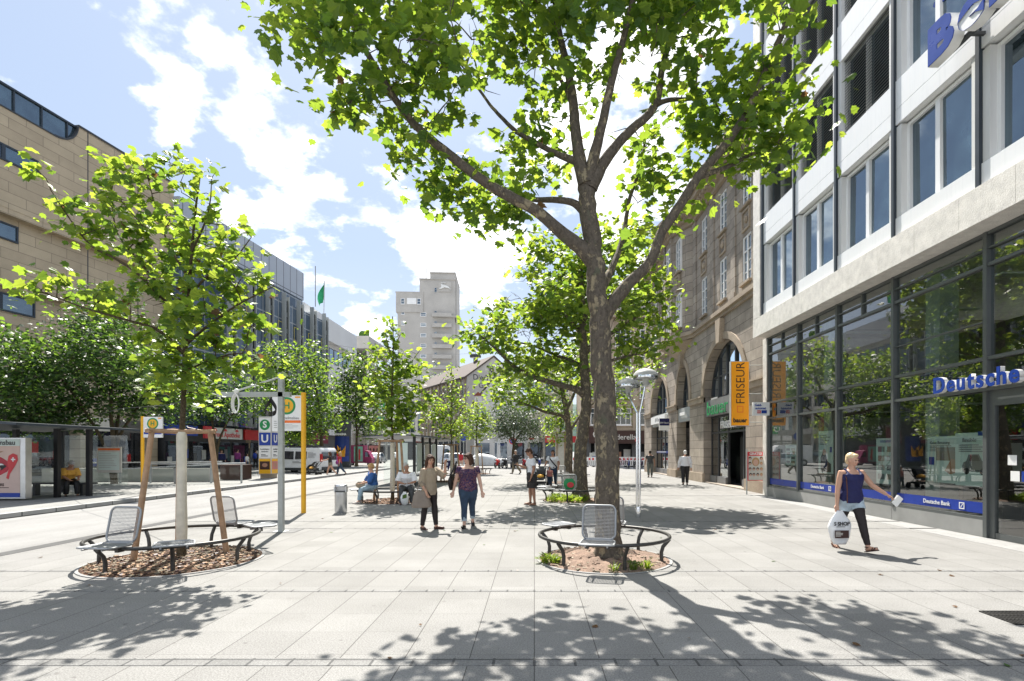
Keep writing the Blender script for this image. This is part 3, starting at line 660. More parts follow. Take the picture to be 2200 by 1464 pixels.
# ------------------------------------------------------------------ sky, sun, camera
SUN_EL, SUN_D = 55.0, V(-.25, 1, 0).normalized()
def make_world():
    w = bpy.data.worlds.new('World'); bpy.context.scene.world = w; w.use_nodes = True
    nt = w.node_tree; nt.nodes.clear()
    out = _n(nt, 'ShaderNodeOutputWorld'); bg = _n(nt, 'ShaderNodeBackground'); nt.links.new(bg.outputs[0], out.inputs[0])
    sky = _n(nt, 'ShaderNodeTexSky', sky_type='NISHITA'); sky.sun_disc = False
    sky.sun_elevation = R(SUN_EL); sky.sun_rotation = math.atan2(SUN_D.x, SUN_D.y); sky.altitude = 250; sky.air_density = 1.0; sky.dust_density = 1.2; sky.ozone_density = 1.5
    tc = _n(nt, 'ShaderNodeTexCoord').outputs['Generated']
    nv = _n(nt, 'ShaderNodeVectorMath', operation='NORMALIZE'); nt.links.new(tc, nv.inputs[0]); d = nv.outputs[0]
    s = _n(nt, 'ShaderNodeSeparateXYZ'); nt.links.new(d, s.inputs[0])
    zz = _math(nt, 'ADD', _math(nt, 'MAXIMUM', s.outputs[2], 0.0), .28)
    cb = _n(nt, 'ShaderNodeCombineXYZ')
    nt.links.new(_math(nt, 'DIVIDE', s.outputs[0], zz), cb.inputs[0]); nt.links.new(_math(nt, 'DIVIDE', s.outputs[1], zz), cb.inputs[1])
    cb.inputs[2].default_value = 3.7
    n1 = _noise(nt, cb.outputs[0], 4.2, 9, .6); n2 = _noise(nt, cb.outputs[0], 1.3, 3, .5)
    acc = None
    B = [(330,40,.13,1),(430,130,.14,1),(540,220,.13,1),(600,310,.13,1),(670,390,.14,1),(600,470,.13,1),(560,420,.1,.8),(690,500,.08,.8),(640,560,.08,.7),(310,205,.05,.8),(395,275,.08,.95),(330,300,.05,.6),
         (850,430,.14,1.05),(800,360,.11,.95),(930,520,.15,1.05),(1060,570,.14,1.05),(830,520,.08,.8),(1150,620,.12,.8),(770,700,.07,.8),(800,640,.07,.7),(700,770,.1,.8),(900,330,.12,.7),(1000,480,.1,.8),(760,180,.13,.8),(560,60,.1,.6),
         (1290,330,.25,1.1),(1380,220,.22,1.1),(1150,480,.16,.9),(1050,-120,.4,.9),(1400,640,.2,.8),(1900,-200,.4,.7),(120,620,.25,.4),(200,-200,.3,.5)]
    for px, py, r, a in B:
        v = V((px-CX)/F, 1, (HZ-py)/F).normalized()
        dt = _n(nt, 'ShaderNodeVectorMath', operation='DISTANCE'); nt.links.new(d, dt.inputs[0]); dt.inputs[1].default_value = v
        mr = _n(nt, 'ShaderNodeMapRange', interpolation_type='SMOOTHSTEP')
        mr.inputs[1].default_value = r*1.25; mr.inputs[2].default_value = 0; mr.inputs[3].default_value = 0; mr.inputs[4].default_value = a
        nt.links.new(dt.outputs['Value'], mr.inputs[0])
        acc = mr.outputs[0] if acc is None else _math(nt, 'MAXIMUM', acc, mr.outputs[0])
    bk = _math(nt, 'MULTIPLY', _math(nt, 'LESS_THAN', s.outputs[1], .1), _math(nt, 'MULTIPLY_ADD', n2, 3.0, -.95, True))
    acc = _math(nt, 'MAXIMUM', acc, bk)
    den = _math(nt, 'ADD', _math(nt, 'MULTIPLY', acc, .62), _math(nt, 'MULTIPLY_ADD', n1, 2.3, -1.2))
    den = _math(nt, 'MULTIPLY_ADD', den, 3.4, -1.0, True)
    den2 = _n(nt, 'ShaderNodeMapRange', interpolation_type='SMOOTHSTEP'); nt.links.new(den, den2.inputs[0])
    sh = _noise(nt, cb.outputs[0], 6.5, 5, .6)
    cc = _ramp(nt, sh, [(.3, (6.4, 6.6, 6.9)), (.55, (11.5, 11.5, 11.5))])
    # thin milky veil over the whole sky, as on a bright summer day
    base = _mixc(nt, .7, sky.outputs[0], (3.25, 3.95, 5.1))
    hz = _math(nt, 'MULTIPLY_ADD', s.outputs[2], -2.4, .8, True)
    base = _mixc(nt, hz, base, (5.0, 5.4, 5.9))
    col = _mixc(nt, den2.outputs[0], base, cc)
    nt.links.new(col, bg.inputs[0]); bg.inputs[1].default_value = SKY_STRENGTH
SKY_STRENGTH = .08
make_world()
sl = bpy.data.lights.new('sun', 'SUN'); sl.energy = 5.0; sl.angle = R(.5); sl.color = (1, .95, .87)
so = bpy.data.objects.new('sun', sl); C.objects.link(so)
ld = -(SUN_D*math.cos(R(SUN_EL))+V(0,0,math.sin(R(SUN_EL))))
so.rotation_euler = ld.to_track_quat('-Z', 'Y').to_euler(); so.location = (-10, 50, 80)
cam = bpy.data.cameras.new('camera'); co = bpy.data.objects.new('camera', cam); C.objects.link(co)
co.location = (0, 0, H); co.rotation_euler = (R(90), 0, 0)
cam.lens = 36*F/2200; cam.sensor_width = 36; cam.shift_x = -(CX-1100)/2200; cam.shift_y = (HZ-732)/2200
cam.clip_start = .1; cam.clip_end = 5000
sc = bpy.context.scene; sc.camera = co
sc.view_settings.view_transform = 'Standard'; sc.view_settings.look = 'None'; sc.view_settings.exposure = 1.2; sc.view_settings.gamma = 1
sc.cycles.max_bounces = 7; sc.cycles.transparent_max_bounces = 12; sc.cycles.diffuse_bounces = 4; sc.cycles.glossy_bounces = 4
sc.cycles.transmission_bounces = 4; sc.cycles.caustics_reflective = False; sc.cycles.caustics_refractive = False; sc.cycles.sample_clamp_indirect = 8

# ------------------------------------------------------------------ ground
KX, RX = -13.4, -8.7
g = MB(); g.box(-1500, -40, -.5, 1500, 2500, -.02); structure(g, 'ground', 'asphalt')
g = MB(); g.box(RX, -10, -.3, 9.2, 70, 0); structure(g, 'plaza_paving', 'pave')
g = MB(); g.box(-60, -10, -.3, RX-.3, 200, -.004); structure(g, 'road', 'road')
g = MB(); g.box(RX-.3, -10, -.3, RX, 70, .004); structure(g, 'road_edge', 'kerb')
g = MB(); g.box(-60, -10, -.3, KX-.22, 70, .115); structure(g, 'pavement', 'walk')
g = MB(); g.box(KX-.22, -10, -.3, KX, 70, .125); structure(g, 'kerb', 'kerb')
for y, w in ((4.28, .15), (6.53, .085), (7.62, .085), (11.8, .1), (13.0, .1), (20.5, .15), (26, .15)):
    g = MB(); g.box(RX, y, 0, 8.9, y+w, .004); structure(g, 'paving_band', 'setts')
g = MB(); g.box(8.3, 5, 0, 8.9, 21, .004); structure(g, 'paving_border', 'granite')
hl = MB(); prof = [(-1400,60),(-900,120),(-520,165),(-330,150),(-200,118),(-60,100),(150,90),(500,130),(1200,150),(1500,60)]
n_ = 60; rows = []
for i in range(n_+1):
    x = -1400+2900*i/n_
    z = next(a[1]+(b[1]-a[1])*(x-a[0])/(b[0]-a[0]) for a, b in zip(prof, prof[1:]) if a[0] <= x <= b[0])
    z *= 1+.06*math.sin(i*1.7)+.04*math.sin(i*4.1)
    rows.append([(x, 900, -5), (x, 960, z*.45), (x, 1020, z*.8), (x, 1120, z), (x, 1300, z*.7), (x, 1500, -5)])
hl.loft(rows, cap=False); structure(hl, 'hills', 'hill_green', 60)

# ------------------------------------------------------------------ facade with holes (piers, arches)
from mathutils.geometry import tessellate_polygon
def holed(mb, outer, holes, fn, depth):
    polys = [[V(u, v, 0) for u, v in p] for p in [outer]+holes]
    flatv = [p for pl in polys for p in pl]
    tris = tessellate_polygon(polys)
    mb.add([fn(p.x, p.y, 0) for p in flatv], [tuple(t) for t in tris])
    for h in holes:
        n = len(h)
        for i in range(n):
            a, b = h[i], h[(i+1) % n]
            mb.face([fn(a[0], a[1], 0), fn(b[0], b[1], 0), fn(b[0], b[1], depth), fn(a[0], a[1], depth)])
def archpts(y0, y1, z0, sp, top, n=18):
    c, hw = (y0+y1)/2, (y1-y0)/2
    return [(y0, z0), (y1, z0)]+[(c+hw*math.cos(math.pi*i/n), sp+(top-sp)*math.sin(math.pi*i/n)) for i in range(n+1)]

# ------------------------------------------------------------------ the office building on the right, a bank at street level
ob = thing('office_building', 'white panelled office building with dark posts above a glazed bank branch', 'building', (8.95, 12, 0))
FX, PX = 8.50, 8.45
YP = [19.9-2.42*i for i in range(7)]
Y_END = YP[-1]
FL = [(7.2, 9.35), (10.42, 12.5), (13.6, 15.7), (16.8, 18.9)]
w = MB(); w.box(8.8, Y_END, 6.75, 24, 20.6, 20.2); w.box(8.42, 20.0, 6.75, 8.8, 20.6, 20.2); w.build('wall', 'travertine', ob, w=True)
w = MB(); w.box(8.35, Y_END, 20.2, 24.2, 20.7, 20.6); w.build('roof', 'mid_grey', ob, w=True)
cn = MB(); ys = [20.62]+[20.62-1.25*k for k in range(1, 12)]+[Y_END]
for a, b in zip(ys, ys[1:]): cn.box(8.42, b+.004, 6.05, 9.6, a-.004, 6.74)
cn.build('cornice', 'travertine', ob, w=True)
w = MB(); w.box(8.9, 20.52, 0, 9.6, 20.85, 6.04); w.box(9.6, 20.52, 0, 24, 20.85, 6.04); w.build('pier', 'travertine', ob, w=True)
bw = 2.42
def sp_panel(z0, z1, joint=None):
    m = MB()
    if joint: m.box(FX, -bw/2+.035, z0, 8.79, bw/2-.035, joint-.006); m.box(FX, -bw/2+.035, joint+.006, 8.79, bw/2-.035, z1)
    else: m.box(FX, -bw/2+.035, z0, 8.79, bw/2-.035, z1)
    return m.mesh('spandrel_panel', 'white_metal')
bands = [(6.745, 7.18, None)]+[(FL[i][1]+.02, FL[i+1][0]-.02, FL[i][1]+.38) for i in range(3)]+[(18.92, 20.19, 19.3)]
bm_ = [sp_panel(*b) for b in bands]
wf = MB(); hw = bw/2-.05
wf.box(8.52, -hw, 0, 8.8, -hw+.16, 2.12); wf.box(8.52, hw-.16, 0, 8.8, hw, 2.12)       # grey reveals
wf.cur = 1
for a, b in ((-hw+.16, -hw+.24), (-.0, .13), (hw-.24, hw-.16)): wf.box(8.66, a, .0, 8.79, b, 2.12)
wf.box(8.665, -hw+.24, 0, 8.785, hw-.24, .07); wf.box(8.665, -hw+.24, 2.05, 8.785, hw-.24, 2.12)
wmesh = wf.mesh('window', ['reveal', 'white_metal'])
pm = MB()
for a, b in ((-hw+.24, 0), (.13, hw-.24)): pm.box(8.73, a, .07, 8.75, b, 2.05)
pmesh = pm.mesh('pane', 'win_glass')
bl = MB()
for i in range(26): bl.obox((8.62, 0, .06+i*.08), .06, bw-.46, .007, Matrix.Rotation(R(-38), 3, 'Y'))
bl.box(8.59, -hw+.18, 2.06, 8.65, hw-.18, 2.11); blm = bl.mesh('blind', 'shade_blind')
post = MB(); post.box(PX, -.045, 0, 8.56, .045, 13.4); post.box(8.56, -.02, 0, 8.79, .02, 13.4); pom = post.mesh('post', 'anthracite')
blinds = {(0,1),(1,1),(2,1),(0,2),(1,2),(2,2),(3,3),(0,3),(1,3),(2,3),(0,0) if False else (5,3)}
for i in range(7):
    link('post', pom, ob, (-8.95, YP[i]-12, 6.752))
    if i == 6: break
    yc = (YP[i]+YP[i+1])/2-12
    for me in bm_: link('spandrel_panel', me, ob, (-8.95, yc, 0))
    for k, (z0, z1) in enumerate(FL):
        wo = link('window', wmesh, ob, (-8.95, yc, z0)); po = link('pane', pmesh, wo); wz = rnd.uniform(-.012, .012); po.location = (8.73*wz*0-.0, 0, 0); po.data = pmesh.copy(); po.data.transform(Matrix.Translation((8.74, 0, 1)) @ Matrix.Rotation(wz, 4, 'Z') @ Matrix.Rotation(rnd.uniform(-.008, .008), 4, 'Y') @ Matrix.Translation((-8.74, 0, -1)))
        if (i, k) in blinds: link('blind', blm, wo)
# street level glazing
YM = [20.52, 18.2, 15.86, 13.38, 10.64, 8.1, 5.4]
w = MB()
for a, b in zip(YM[:4], YM[1:5]): w.box(8.93, b+.006, 0, 9.3, a-.006, .34)
w.box(8.93, 5.4, 0, 9.3, 8.1, .34); w.parts('plinth', 'concrete_plinth', ob, w=True)
for i, (a, b) in enumerate(zip(YM, YM[1:])):
    m = MB(); x0, x1 = 8.93, 9.06
    door = i == 4
    m.box(x0-.02, a-.09, .34 if not door else 0, x1, a, 6.045)
    if i == 5: m.box(x0-.02, b, .34, x1, b+.09, 6.045)
    zs = ([.34] if not door else [])+[2.93, 3.52, 5.36]
    for z in zs: m.box(x0, b, z, x1-.02, a-.09, z+.065)
    m.box(x0+.005, b, 5.7, x1-.02, a-.09, 5.735); m.box(x0, b, 5.985, x1-.02, a-.09, 6.045)
    if i in (0, 1, 2): m.box(x0+.006, (a+b)/2-.03, 5.425, x1-.022, (a+b)/2+.03, 5.985)
    if i in (3, 5): m.box(x0+.015, b, 4.28, x1-.05, a-.09, 4.30)
    fr = m.build('shop_window', 'frame_grey', ob, w=True)
    p = MB()
    if not door: p.face([(9, b, .4), (9, b, 2.93), (9, a-.09, 2.93), (9, a-.09, .4)])
    for z0, z1 in ((2.99, 3.52), (3.58, 5.36), (5.42, 5.7), (5.735, 5.985)): p.face([(9, b, z0), (9, b, z1), (9, a-.09, z1), (9, a-.09, z0)])
    pn = p.build('pane', 'glass', fr); pn.data.transform(Matrix.Translation((-8.95, -12, 0)))
    if not door:
        s = MB(); s.box(8.982, b+.03, .46, 8.988, a-.13, .68); s = s.build('window_strip', 'sign_blue', fr); s.data.transform(Matrix.Translation((-8.95, -12, 0)))
        if i in (1, 3, 5):
            me = textmesh('Deutsche Bank', .13, .002, .002, 'CENTER'); me.materials.append(M['white_paint'])
            me.transform(Matrix.Translation((8.975-8.95, (a+b)/2-12-.05, .57)) @ Matrix.Rotation(R(-90), 4, 'Z')); link('lettering', me, fr)
            lg = MB(); yy = (a+b)/2-.7-12; X = .022
            for q in ((.0,.0,.14,.02),(.0,.12,.14,.14),(.0,.02,.02,.12),(.12,.02,.14,.12)): lg.box(X, yy-q[0], .5+q[1], X+.003, yy-q[2], .5+q[3])
            lg.prism([(X, yy-.03, .53), (X, yy-.05, .53), (X, yy-.11, .61), (X, yy-.09, .61)], (.003, 0, 0)); lg.build('logo', 'white_paint', fr)
# entrance door
d = MB(); x0, x1 = 8.96, 9.05
d.box(x0, 10.42, 0, x1, 10.55, 2.93); d.box(x0, 8.1, 0, x1, 8.22, 2.93); d.box(x0, 8.22, 2.6, x1, 10.42, 2.93); d.box(x0+.01, 9.27, .1, x1-.02, 9.37, 2.6); d.box(x0+.01, 8.22, 0, x1-.01, 10.42, .12)
dr = d.build('entrance_door', 'frame_grey', ob, w=True)
p = MB(); p.face([(9, 8.22, .12), (9, 8.22, 2.6), (9, 10.42, 2.6), (9, 10.42, .12)]); p = p.build('pane', 'glass', dr); p.data.transform(Matrix.Translation((-8.95, -12, 0)))
hd = MB(); hd.tube([(8.9, 9.5, .8), (8.88, 9.5, .85), (8.88, 9.5, 1.6), (8.9, 9.5, 1.65)], .018, 8); hd = hd.build('handle', 'steel', dr, 60); hd.data.transform(Matrix.Translation((-8.95, -12, 0)))
st = MB()
for k, (yy, zz) in enumerate(((10.1, 1.15), (9.87, 1.15), (9.64, 1.15), (10.16, 1.45))): st.cur = k % 3; st.box(8.985, yy-.19, zz, 8.99, yy, zz+.19)
for o in st.parts('sticker', ['paper', 'letter_blue', 'sign_red'], dr): o.data.transform(Matrix.Translation((-8.95, -12, 0)))
# rooms behind the glass
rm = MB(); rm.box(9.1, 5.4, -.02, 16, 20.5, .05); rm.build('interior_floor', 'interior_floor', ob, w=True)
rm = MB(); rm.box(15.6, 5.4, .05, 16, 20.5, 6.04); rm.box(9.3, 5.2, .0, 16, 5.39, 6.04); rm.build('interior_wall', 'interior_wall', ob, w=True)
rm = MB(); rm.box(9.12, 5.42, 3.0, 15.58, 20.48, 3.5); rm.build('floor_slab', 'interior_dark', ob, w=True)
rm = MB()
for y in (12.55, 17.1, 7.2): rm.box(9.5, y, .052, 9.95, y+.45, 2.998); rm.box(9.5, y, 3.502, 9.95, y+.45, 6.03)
rm.parts('column', 'pale_column', ob, w=True)
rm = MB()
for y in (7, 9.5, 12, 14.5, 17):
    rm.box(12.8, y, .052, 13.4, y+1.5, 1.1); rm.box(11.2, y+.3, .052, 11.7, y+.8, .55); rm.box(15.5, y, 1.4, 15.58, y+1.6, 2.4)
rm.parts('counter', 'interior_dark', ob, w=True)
lt = MB()
for y in (8, 11, 14, 17): lt.box(11, y, 2.95, 12.6, y+.25, 2.985); lt.box(10.5, y+1, 5.7, 12.5, y+1.2, 5.74)
lt.parts('ceiling_fitting', 'white_paint', ob, w=True)

# letters standing on the facade and over the door
bs = thing('shop_sign', 'large blue raised letters with white sides across the white office facade', 'sign', (8.02, 8.7, 9.42), -90)
def letters(root, s, size, ext, x0, sp, bold, rise=0, sx=1.0):
    x = x0
    for ch in s:
        if ch == ' ': x += size*.3; continue
        a = textmesh(ch, size, ext, bold, 'LEFT', sx); b = textmesh(ch, size, .012, bold*.93, 'LEFT', sx)
        xs = [v.co.x for v in a.vertices]; wd = max(xs)-min(xs); off = x-min(xs)
        a.materials.append(M['white_paint']); b.materials.append(M['letter_blue'])
        a.transform(Matrix.Translation((off, 0, size*.36+rise))); b.transform(Matrix.Translation((off, -ext-.004, size*.36+rise)))
        o = link('letter', a, root); link('face', b, o); x += wd+sp
    return x
e = letters(bs, 'Berlitz', .94, .1, -2.06, .08, .055, 0, 1.22)
rl = MB(); rl.box(-2.1, .12, .1, e, .2, .17); rl.box(-2.1, .12, .62, e, .2, .69)
for x in (-1.4, .2, 1.6): rl.box(x, .14, .12, x+.06, .45, .18)
rl.build('rail', 'dark_grey', bs)
ds = thing('shop_sign', 'blue raised lettering over the bank entrance door', 'sign', (8.8, 11.73, 2.95), -90)
e = letters(ds, 'Deutsche Bank', .47, .045, 0, .05, .014)
rl = MB(); rl.box(-.05, .05, -.05, e+.05, .12, .0); rl.build('rail', 'frame_grey', ds)
wl = thing('window_sign', 'small blue oval sticker with white lettering on an upper office window', 'sign', (8.715, 10.95, 10.93), -90)
flat(wl, 'backing', disc(0, .5, .75, 30, .17), 'letter_blue'); text(wl, 'Berlitz', 0, .5, .3, 'white_paint', y=-.009, bold=.006)

# posters hanging in the bank windows
def poster(label, y, z0, z1, wd, kind, x=9.2):
    p = thing('poster', label, 'poster', (x, y, z0), -90)
    h = z1-z0
    MB().box(-wd/2, 0, 0, wd/2, .012, h).build('sheet', 'poster_pale', p)
    wi = MB()
    for s in (-.4, .4): wi.tube([(s*wd, .006, h), (s*wd, .006, 2.9-z0)], .004, 4)
    wi.build('wire', 'light_grey', p)
    if kind == 'car':
        text(p, 'flexible', -wd*.12, h*.86, .13, 'grey_text'); lines(p, -wd*.4, wd*.4, h*.62, h*.78, 4, seed=3)
        c = [(-.3,.3),(-.31,.42),(-.27,.5),(-.2,.52),(-.14,.66),(.12,.67),(.2,.53),(.3,.5),(.34,.42),(.34,.31)]
        flat(p, 'picture', c, 'mid_grey', y=-.003); flat(p, 'picture', [(-.12,.53),(-.09,.64),(.09,.645),(.15,.53)], 'dark_grey', y=-.006)
        for cx_ in (-.19, .22): flat(p, 'picture', disc(cx_, .31, .07, 16), 'black', y=-.007)
        lg = MB(); lg.box(.36,-.006,.5,.5,-.003,.66); lg.build('logo', 'blue', p); flat(p, 'logo', [(.39,.53),(.42,.53),(.48,.63),(.45,.63)], 'white_paint', y=-.009)
        flat(p, 'header', rect(wd*.1, h-.07, wd*.5, h+.02), 'blue', y=-.006)
    elif kind == 'advice':
        text(p, 'Gute Beratung', -wd*.1, h*.86, .1, 'grey_text'); lines(p, -wd*.42, wd*.4, h*.66, h*.8, 4, seed=5)
        flat(p, 'picture', rect(-.2, .5, .35, .8), 'bag_taupe'); flat(p, 'picture', [(.05,.28),(.2,.2),(.45,.25),(.45,.5),(.25,.55)], 'skin_tan', y=-.006)
        flat(p, 'logo', rect(-.42, .4, -.26, .58), 'blue', y=-.006)
    elif kind == 'grid':
        lines(p, -wd*.3, wd*.4, h*.9, h*.95, 2, 'sign_blue', seed=6)
        for i in range(2):
            for j in range(4): flat(p, 'picture', rect(-wd*.42+i*wd*.46, h*(.7-.2*j), -wd*.08+i*wd*.46, h*(.82-.2*j)), ('mid_grey', 'brown_stone', 'light_grey')[(i+j) % 3])
    else:
        lines(p, -wd*.4, wd*.3, h*.66, h*.9, 6, seed=8)
        flat(p, 'picture', [(-.3,.05),(-.3,.5),(-.2,.66),(0,.62),(.1,.4),(.3,.3),(.3,.05)], 'dark_grey'); flat(p, 'picture', disc(-.08,.68,.1,16), 'skin', y=-.006)
        flat(p, 'logo', rect(wd*.28, h*.5, wd*.42, h*.62), 'blue', y=-.006)
    return p
poster('pale poster with a white car in the bank window beside the door', 11.15, .98, 2.1, 1.0, 'car', 9.16)
poster('pale poster with a pointing hand and grey picture in the bank window', 12.05, 1.0, 2.05, .95, 'advice', 9.2)
poster('pale poster with a grid of small photographs in the bank window', 14.0, .85, 2.05, .8, 'grid')
poster('pale poster with a dark dressed figure in the bank window', 16.9, 1.0, 2.35, .85, 'figure')
poster('small pale notice sheet in the farthest bank window', 19.2, 1.2, 1.95, .8, 'grid')
hs = thing('window_display', 'pale red heart shaped decoration behind the upper edge of a bank window', 'decoration', (9.6, 17.6, 2.35), -90)
hp_ = [(.0,-.5),(.35,-.1),(.5,.15),(.45,.4),(.25,.5),(.08,.42),(0,.28),(-.08,.42),(-.25,.5),(-.45,.4),(-.5,.15),(-.35,-.1)]
flat(hs, 'panel', hp_, 'pink_cloth', t=.03)
hs_w = MB(); hs_w.tube([(0,.01,.3),(0,.01,.6)], .006, 6); hs_w.build('wire', 'light_grey', hs)

# ------------------------------------------------------------------ the stone building with arches
sb = thing('stone_building', 'brown sandstone commercial building with tall arches and a heavy cornice', 'building', (9.2, 32, 0))
OPN = [(23.3, 29.1, 7.15), (31.7, 34.6, 7.1), (36.8, 42.1, 7.1)]
wl_ = MB(); Y0, Y1 = 20.86, 44.4
holed(wl_, [(Y0, 0), (Y1, 0), (Y1, 8.4), (Y0, 8.4)], [archpts(a, b, .05, 4.65, t) for a, b, t in OPN], lambda u, v, d: (9.2+d, u, v), .6)
wl_.box(9.85, Y0, 0, 21, Y0+.3, 15); wl_.box(9.2, Y1, 0, 21, Y1+.3, 15.0)
wl_.face([(9.2, Y0, 0), (9.86, Y0, 0), (9.86, Y0, 15), (9.2, Y0, 15)])
def fx(y):
    if 31.0 < y < 36.4: return 9.2-.8*math.sin(math.pi*(y-31)/5.4)**.6
    return 9.2
WC = [23.2, 26.1, 29.0, 32.15, 33.7, 35.25, 38.2, 40.6, 43.0]; WW = .95
br = [Y0]
for c in WC: br += [c-WW/2, c+WW/2]
br.append(Y1)
ext = sorted(set(br+[31.0, 31.25, 36.15, 36.4]))
ROWS = [(9.05, 11.1), (12.4, 14.35)]
for a, b in zip(ext, ext[1:]):
    xa, xb = fx(a), fx(b)
    isw = any(abs(a-(c-WW/2)) < 1e-6 for c in WC)
    def q(z0, z1, d0=0, d1=0): wl_.face([(xb+d0, b, z0), (xa+d0, a, z0), (xa+d1, a, z1), (xb+d1, b, z1)])
    if not isw: q(8.4, 15)
    else:
        zs = [8.4, ROWS[0][0], ROWS[0][1], ROWS[1][0], ROWS[1][1], 15]
        for k in (0, 2, 4): q(zs[k], zs[k+1])
        for z0, z1 in ROWS:
            for z in (z0, z1): wl_.face([(xa, a, z), (xb, b, z), (xb+.32, b, z), (xa+.32, a, z)])
            for x, y in ((xa, a), (xb, b)): wl_.face([(x, y, z0), (x+.32, y, z0), (x+.32, y, z1), (x, y, z1)])
wl_.build('wall', 'stone_x', sb, w=True)
cr_ = MB()
def course(mb, z0, z1, out, step=.45):
    y = Y0; pr = []
    while y < Y1-1e-6:
        yn = min(Y1, y+step); pr.append(y); y = yn
    pr.append(Y1)
    outer = [(fx(y)-out, y) for y in pr]
    mb.loft([[(fx(y)-out, y, z0), (fx(y)+.05, y, z0), (fx(y)+.05, y, z1), (fx(y)-out, y, z1)] for y in pr])
c1 = MB(); course(c1, 8.25, 8.42, .12); course(c1, 8.42, 8.62, .24); c1.build('string_course', 'brown_stone', sb, w=True)
c1 = MB(); course(c1, 14.75, 14.98, .18); course(c1, 15.2, 15.42, .75); course(c1, 15.42, 15.6, .88); course(c1, 14.98, 15.2, .42)
y = Y0+.2
while y < Y1: c1.box(fx(y)-.6, y, 15.0, fx(y)-.3, y+.2, 15.198); y += .42
c1.build('cornice', 'brown_stone', sb, w=True)
at_ = MB(); at_.box(9.3, Y0, 15.6, 21, Y1, 17.0); at_.build('attic', 'stone_x', sb, w=True)
rf = MB(); rf.prism([(9.1, Y0-.05, 17.0), (21.2, Y0-.05, 17.0), (17.5, Y0-.05, 21), (11.5, Y0-.05, 21)], (0, Y1-Y0+.1, 0)); rf.build('roof', 'roof_dark', sb, w=True)
pl = MB()
mids = [Y0+.75]+[(a+b)/2 for a, b in zip(WC, WC[1:])]+[Y1-.5]
for i, y in enumerate(mids):
    wd = .5 if not 31.5 < y < 35.8 else .3
    x = fx(y)
    pl.cut()
    for z0, z1, o in ((8.62, 8.95, .12), (8.95, 14.45, .07), (14.45, 14.75, .11)): pl.box(x-o, y-wd/2-o*.2, z0, x+.1, y+wd/2+o*.2, z1)
pl.parts('pilaster', 'stone_x', sb, w=True)
im = MB()
for a, b in ((Y0, 23.3), (29.1, 31.7), (34.6, 36.8), (42.1, Y1)): im.cut(); im.box(9.08, a-.0, 4.35, 9.3, b+.0, 4.62); im.box(9.02, a-.04, 4.62, 9.25, b+.04, 4.7); im.cut(); im.box(9.12, a-.02, 0, 9.25, b+.02, .5)
im.parts('impost', 'brown_stone', sb, w=True); im = MB()
for a, b, t in OPN:
    c = (a+b)/2; im.cut(); im.prism([(8.95, c-.22, t-.15), (8.95, c+.22, t-.15), (8.95, c+.34, t+1.0), (8.95, c-.34, t+1.0)], (.3, 0, 0))
    n = 16; hw_ = (b-a)/2
    for i in range(n):                          # archivolt
        a0, a1 = math.pi*i/n, math.pi*(i+1)/n
        P_ = lambda ang, k: (9.13, c+(hw_+k)*math.cos(ang), 4.65+(t-4.65+k)*math.sin(ang))
        im.prism([P_(a0, .0), P_(a1, .0), P_(a1, .34), P_(a0, .34)], (.1, 0, 0))
im.parts('arch_moulding', 'brown_stone', sb, w=True); im = MB()
im.loft([[(9.25, 33.7-k, z), (9.25-d, 33.7-k*.6, z), (9.25-d*1.2, 33.7, z), (9.25-d, 33.7+k*.6, z), (9.25, 33.7+k, z)] for z, k, d in ((6.9, .15, .05), (7.5, .5, .2), (7.9, 1.5, .5), (8.24, 2.6, .75))])
im.build('corbel', 'brown_stone', sb, w=True)
pn_ = MB()
for c in WC:
    x = fx(c); z0, z1 = 11.3, 12.2; pn_.cut()
    for q in ((c-.42, z0, c+.42, z0+.09), (c-.42, z1-.09, c+.42, z1), (c-.42, z0+.09, c-.33, z1-.09), (c+.33, z0+.09, c+.42, z1-.09)): pn_.box(x-.07, q[0], q[1], x+.05, q[2], q[3])
    pn_.ell((x-.03, c, 11.75), .09, .15, .17, 8, 6)
    for z in (9.05, 12.4): pn_.cut(); pn_.box(x-.14, c-.56, z-.1, x+.04, c+.56, z)
q_ = pn_.parts('relief_panel', 'brown_stone', sb, w=True)
for o in q_:
    if len(o.data.vertices) == 8: o.name = 'sill'
wn = MB(); hw = WW/2
for q in ((-hw, 0, -hw+.09, 2.05), (hw-.09, 0, hw, 2.05), (-hw+.09, 0, hw-.09, .08), (-hw+.09, 1.97, hw-.09, 2.05), (-.045, .08, .045, 1.97)): wn.box(-.06, q[0], q[1], .06, q[2], q[3])
wn.box(-.05, -hw+.09, 1.35, .05, -.045, 1.41); wn.box(-.05, .045, 1.35, .05, hw-.09, 1.41)
for z in (.45, .9): wn.box(-.04, -hw+.09, z, .03, -.045, z+.03); wn.box(-.04, .045, z, .03, hw-.09, z+.03)
wnm = wn.mesh('window', 'white_paint'); pp = MB(); pp.box(0, -hw+.05, .04, .01, hw-.05, 2.0); ppm = pp.mesh('pane', 'old_glass')
for c in WC:
    for z0, z1 in ROWS:
        o = link('window', wnm, sb, (fx(c)+.09-9.2, c-32, z0)); o.scale = (1, 1, (z1-z0)/2.05); link('pane', ppm, o)
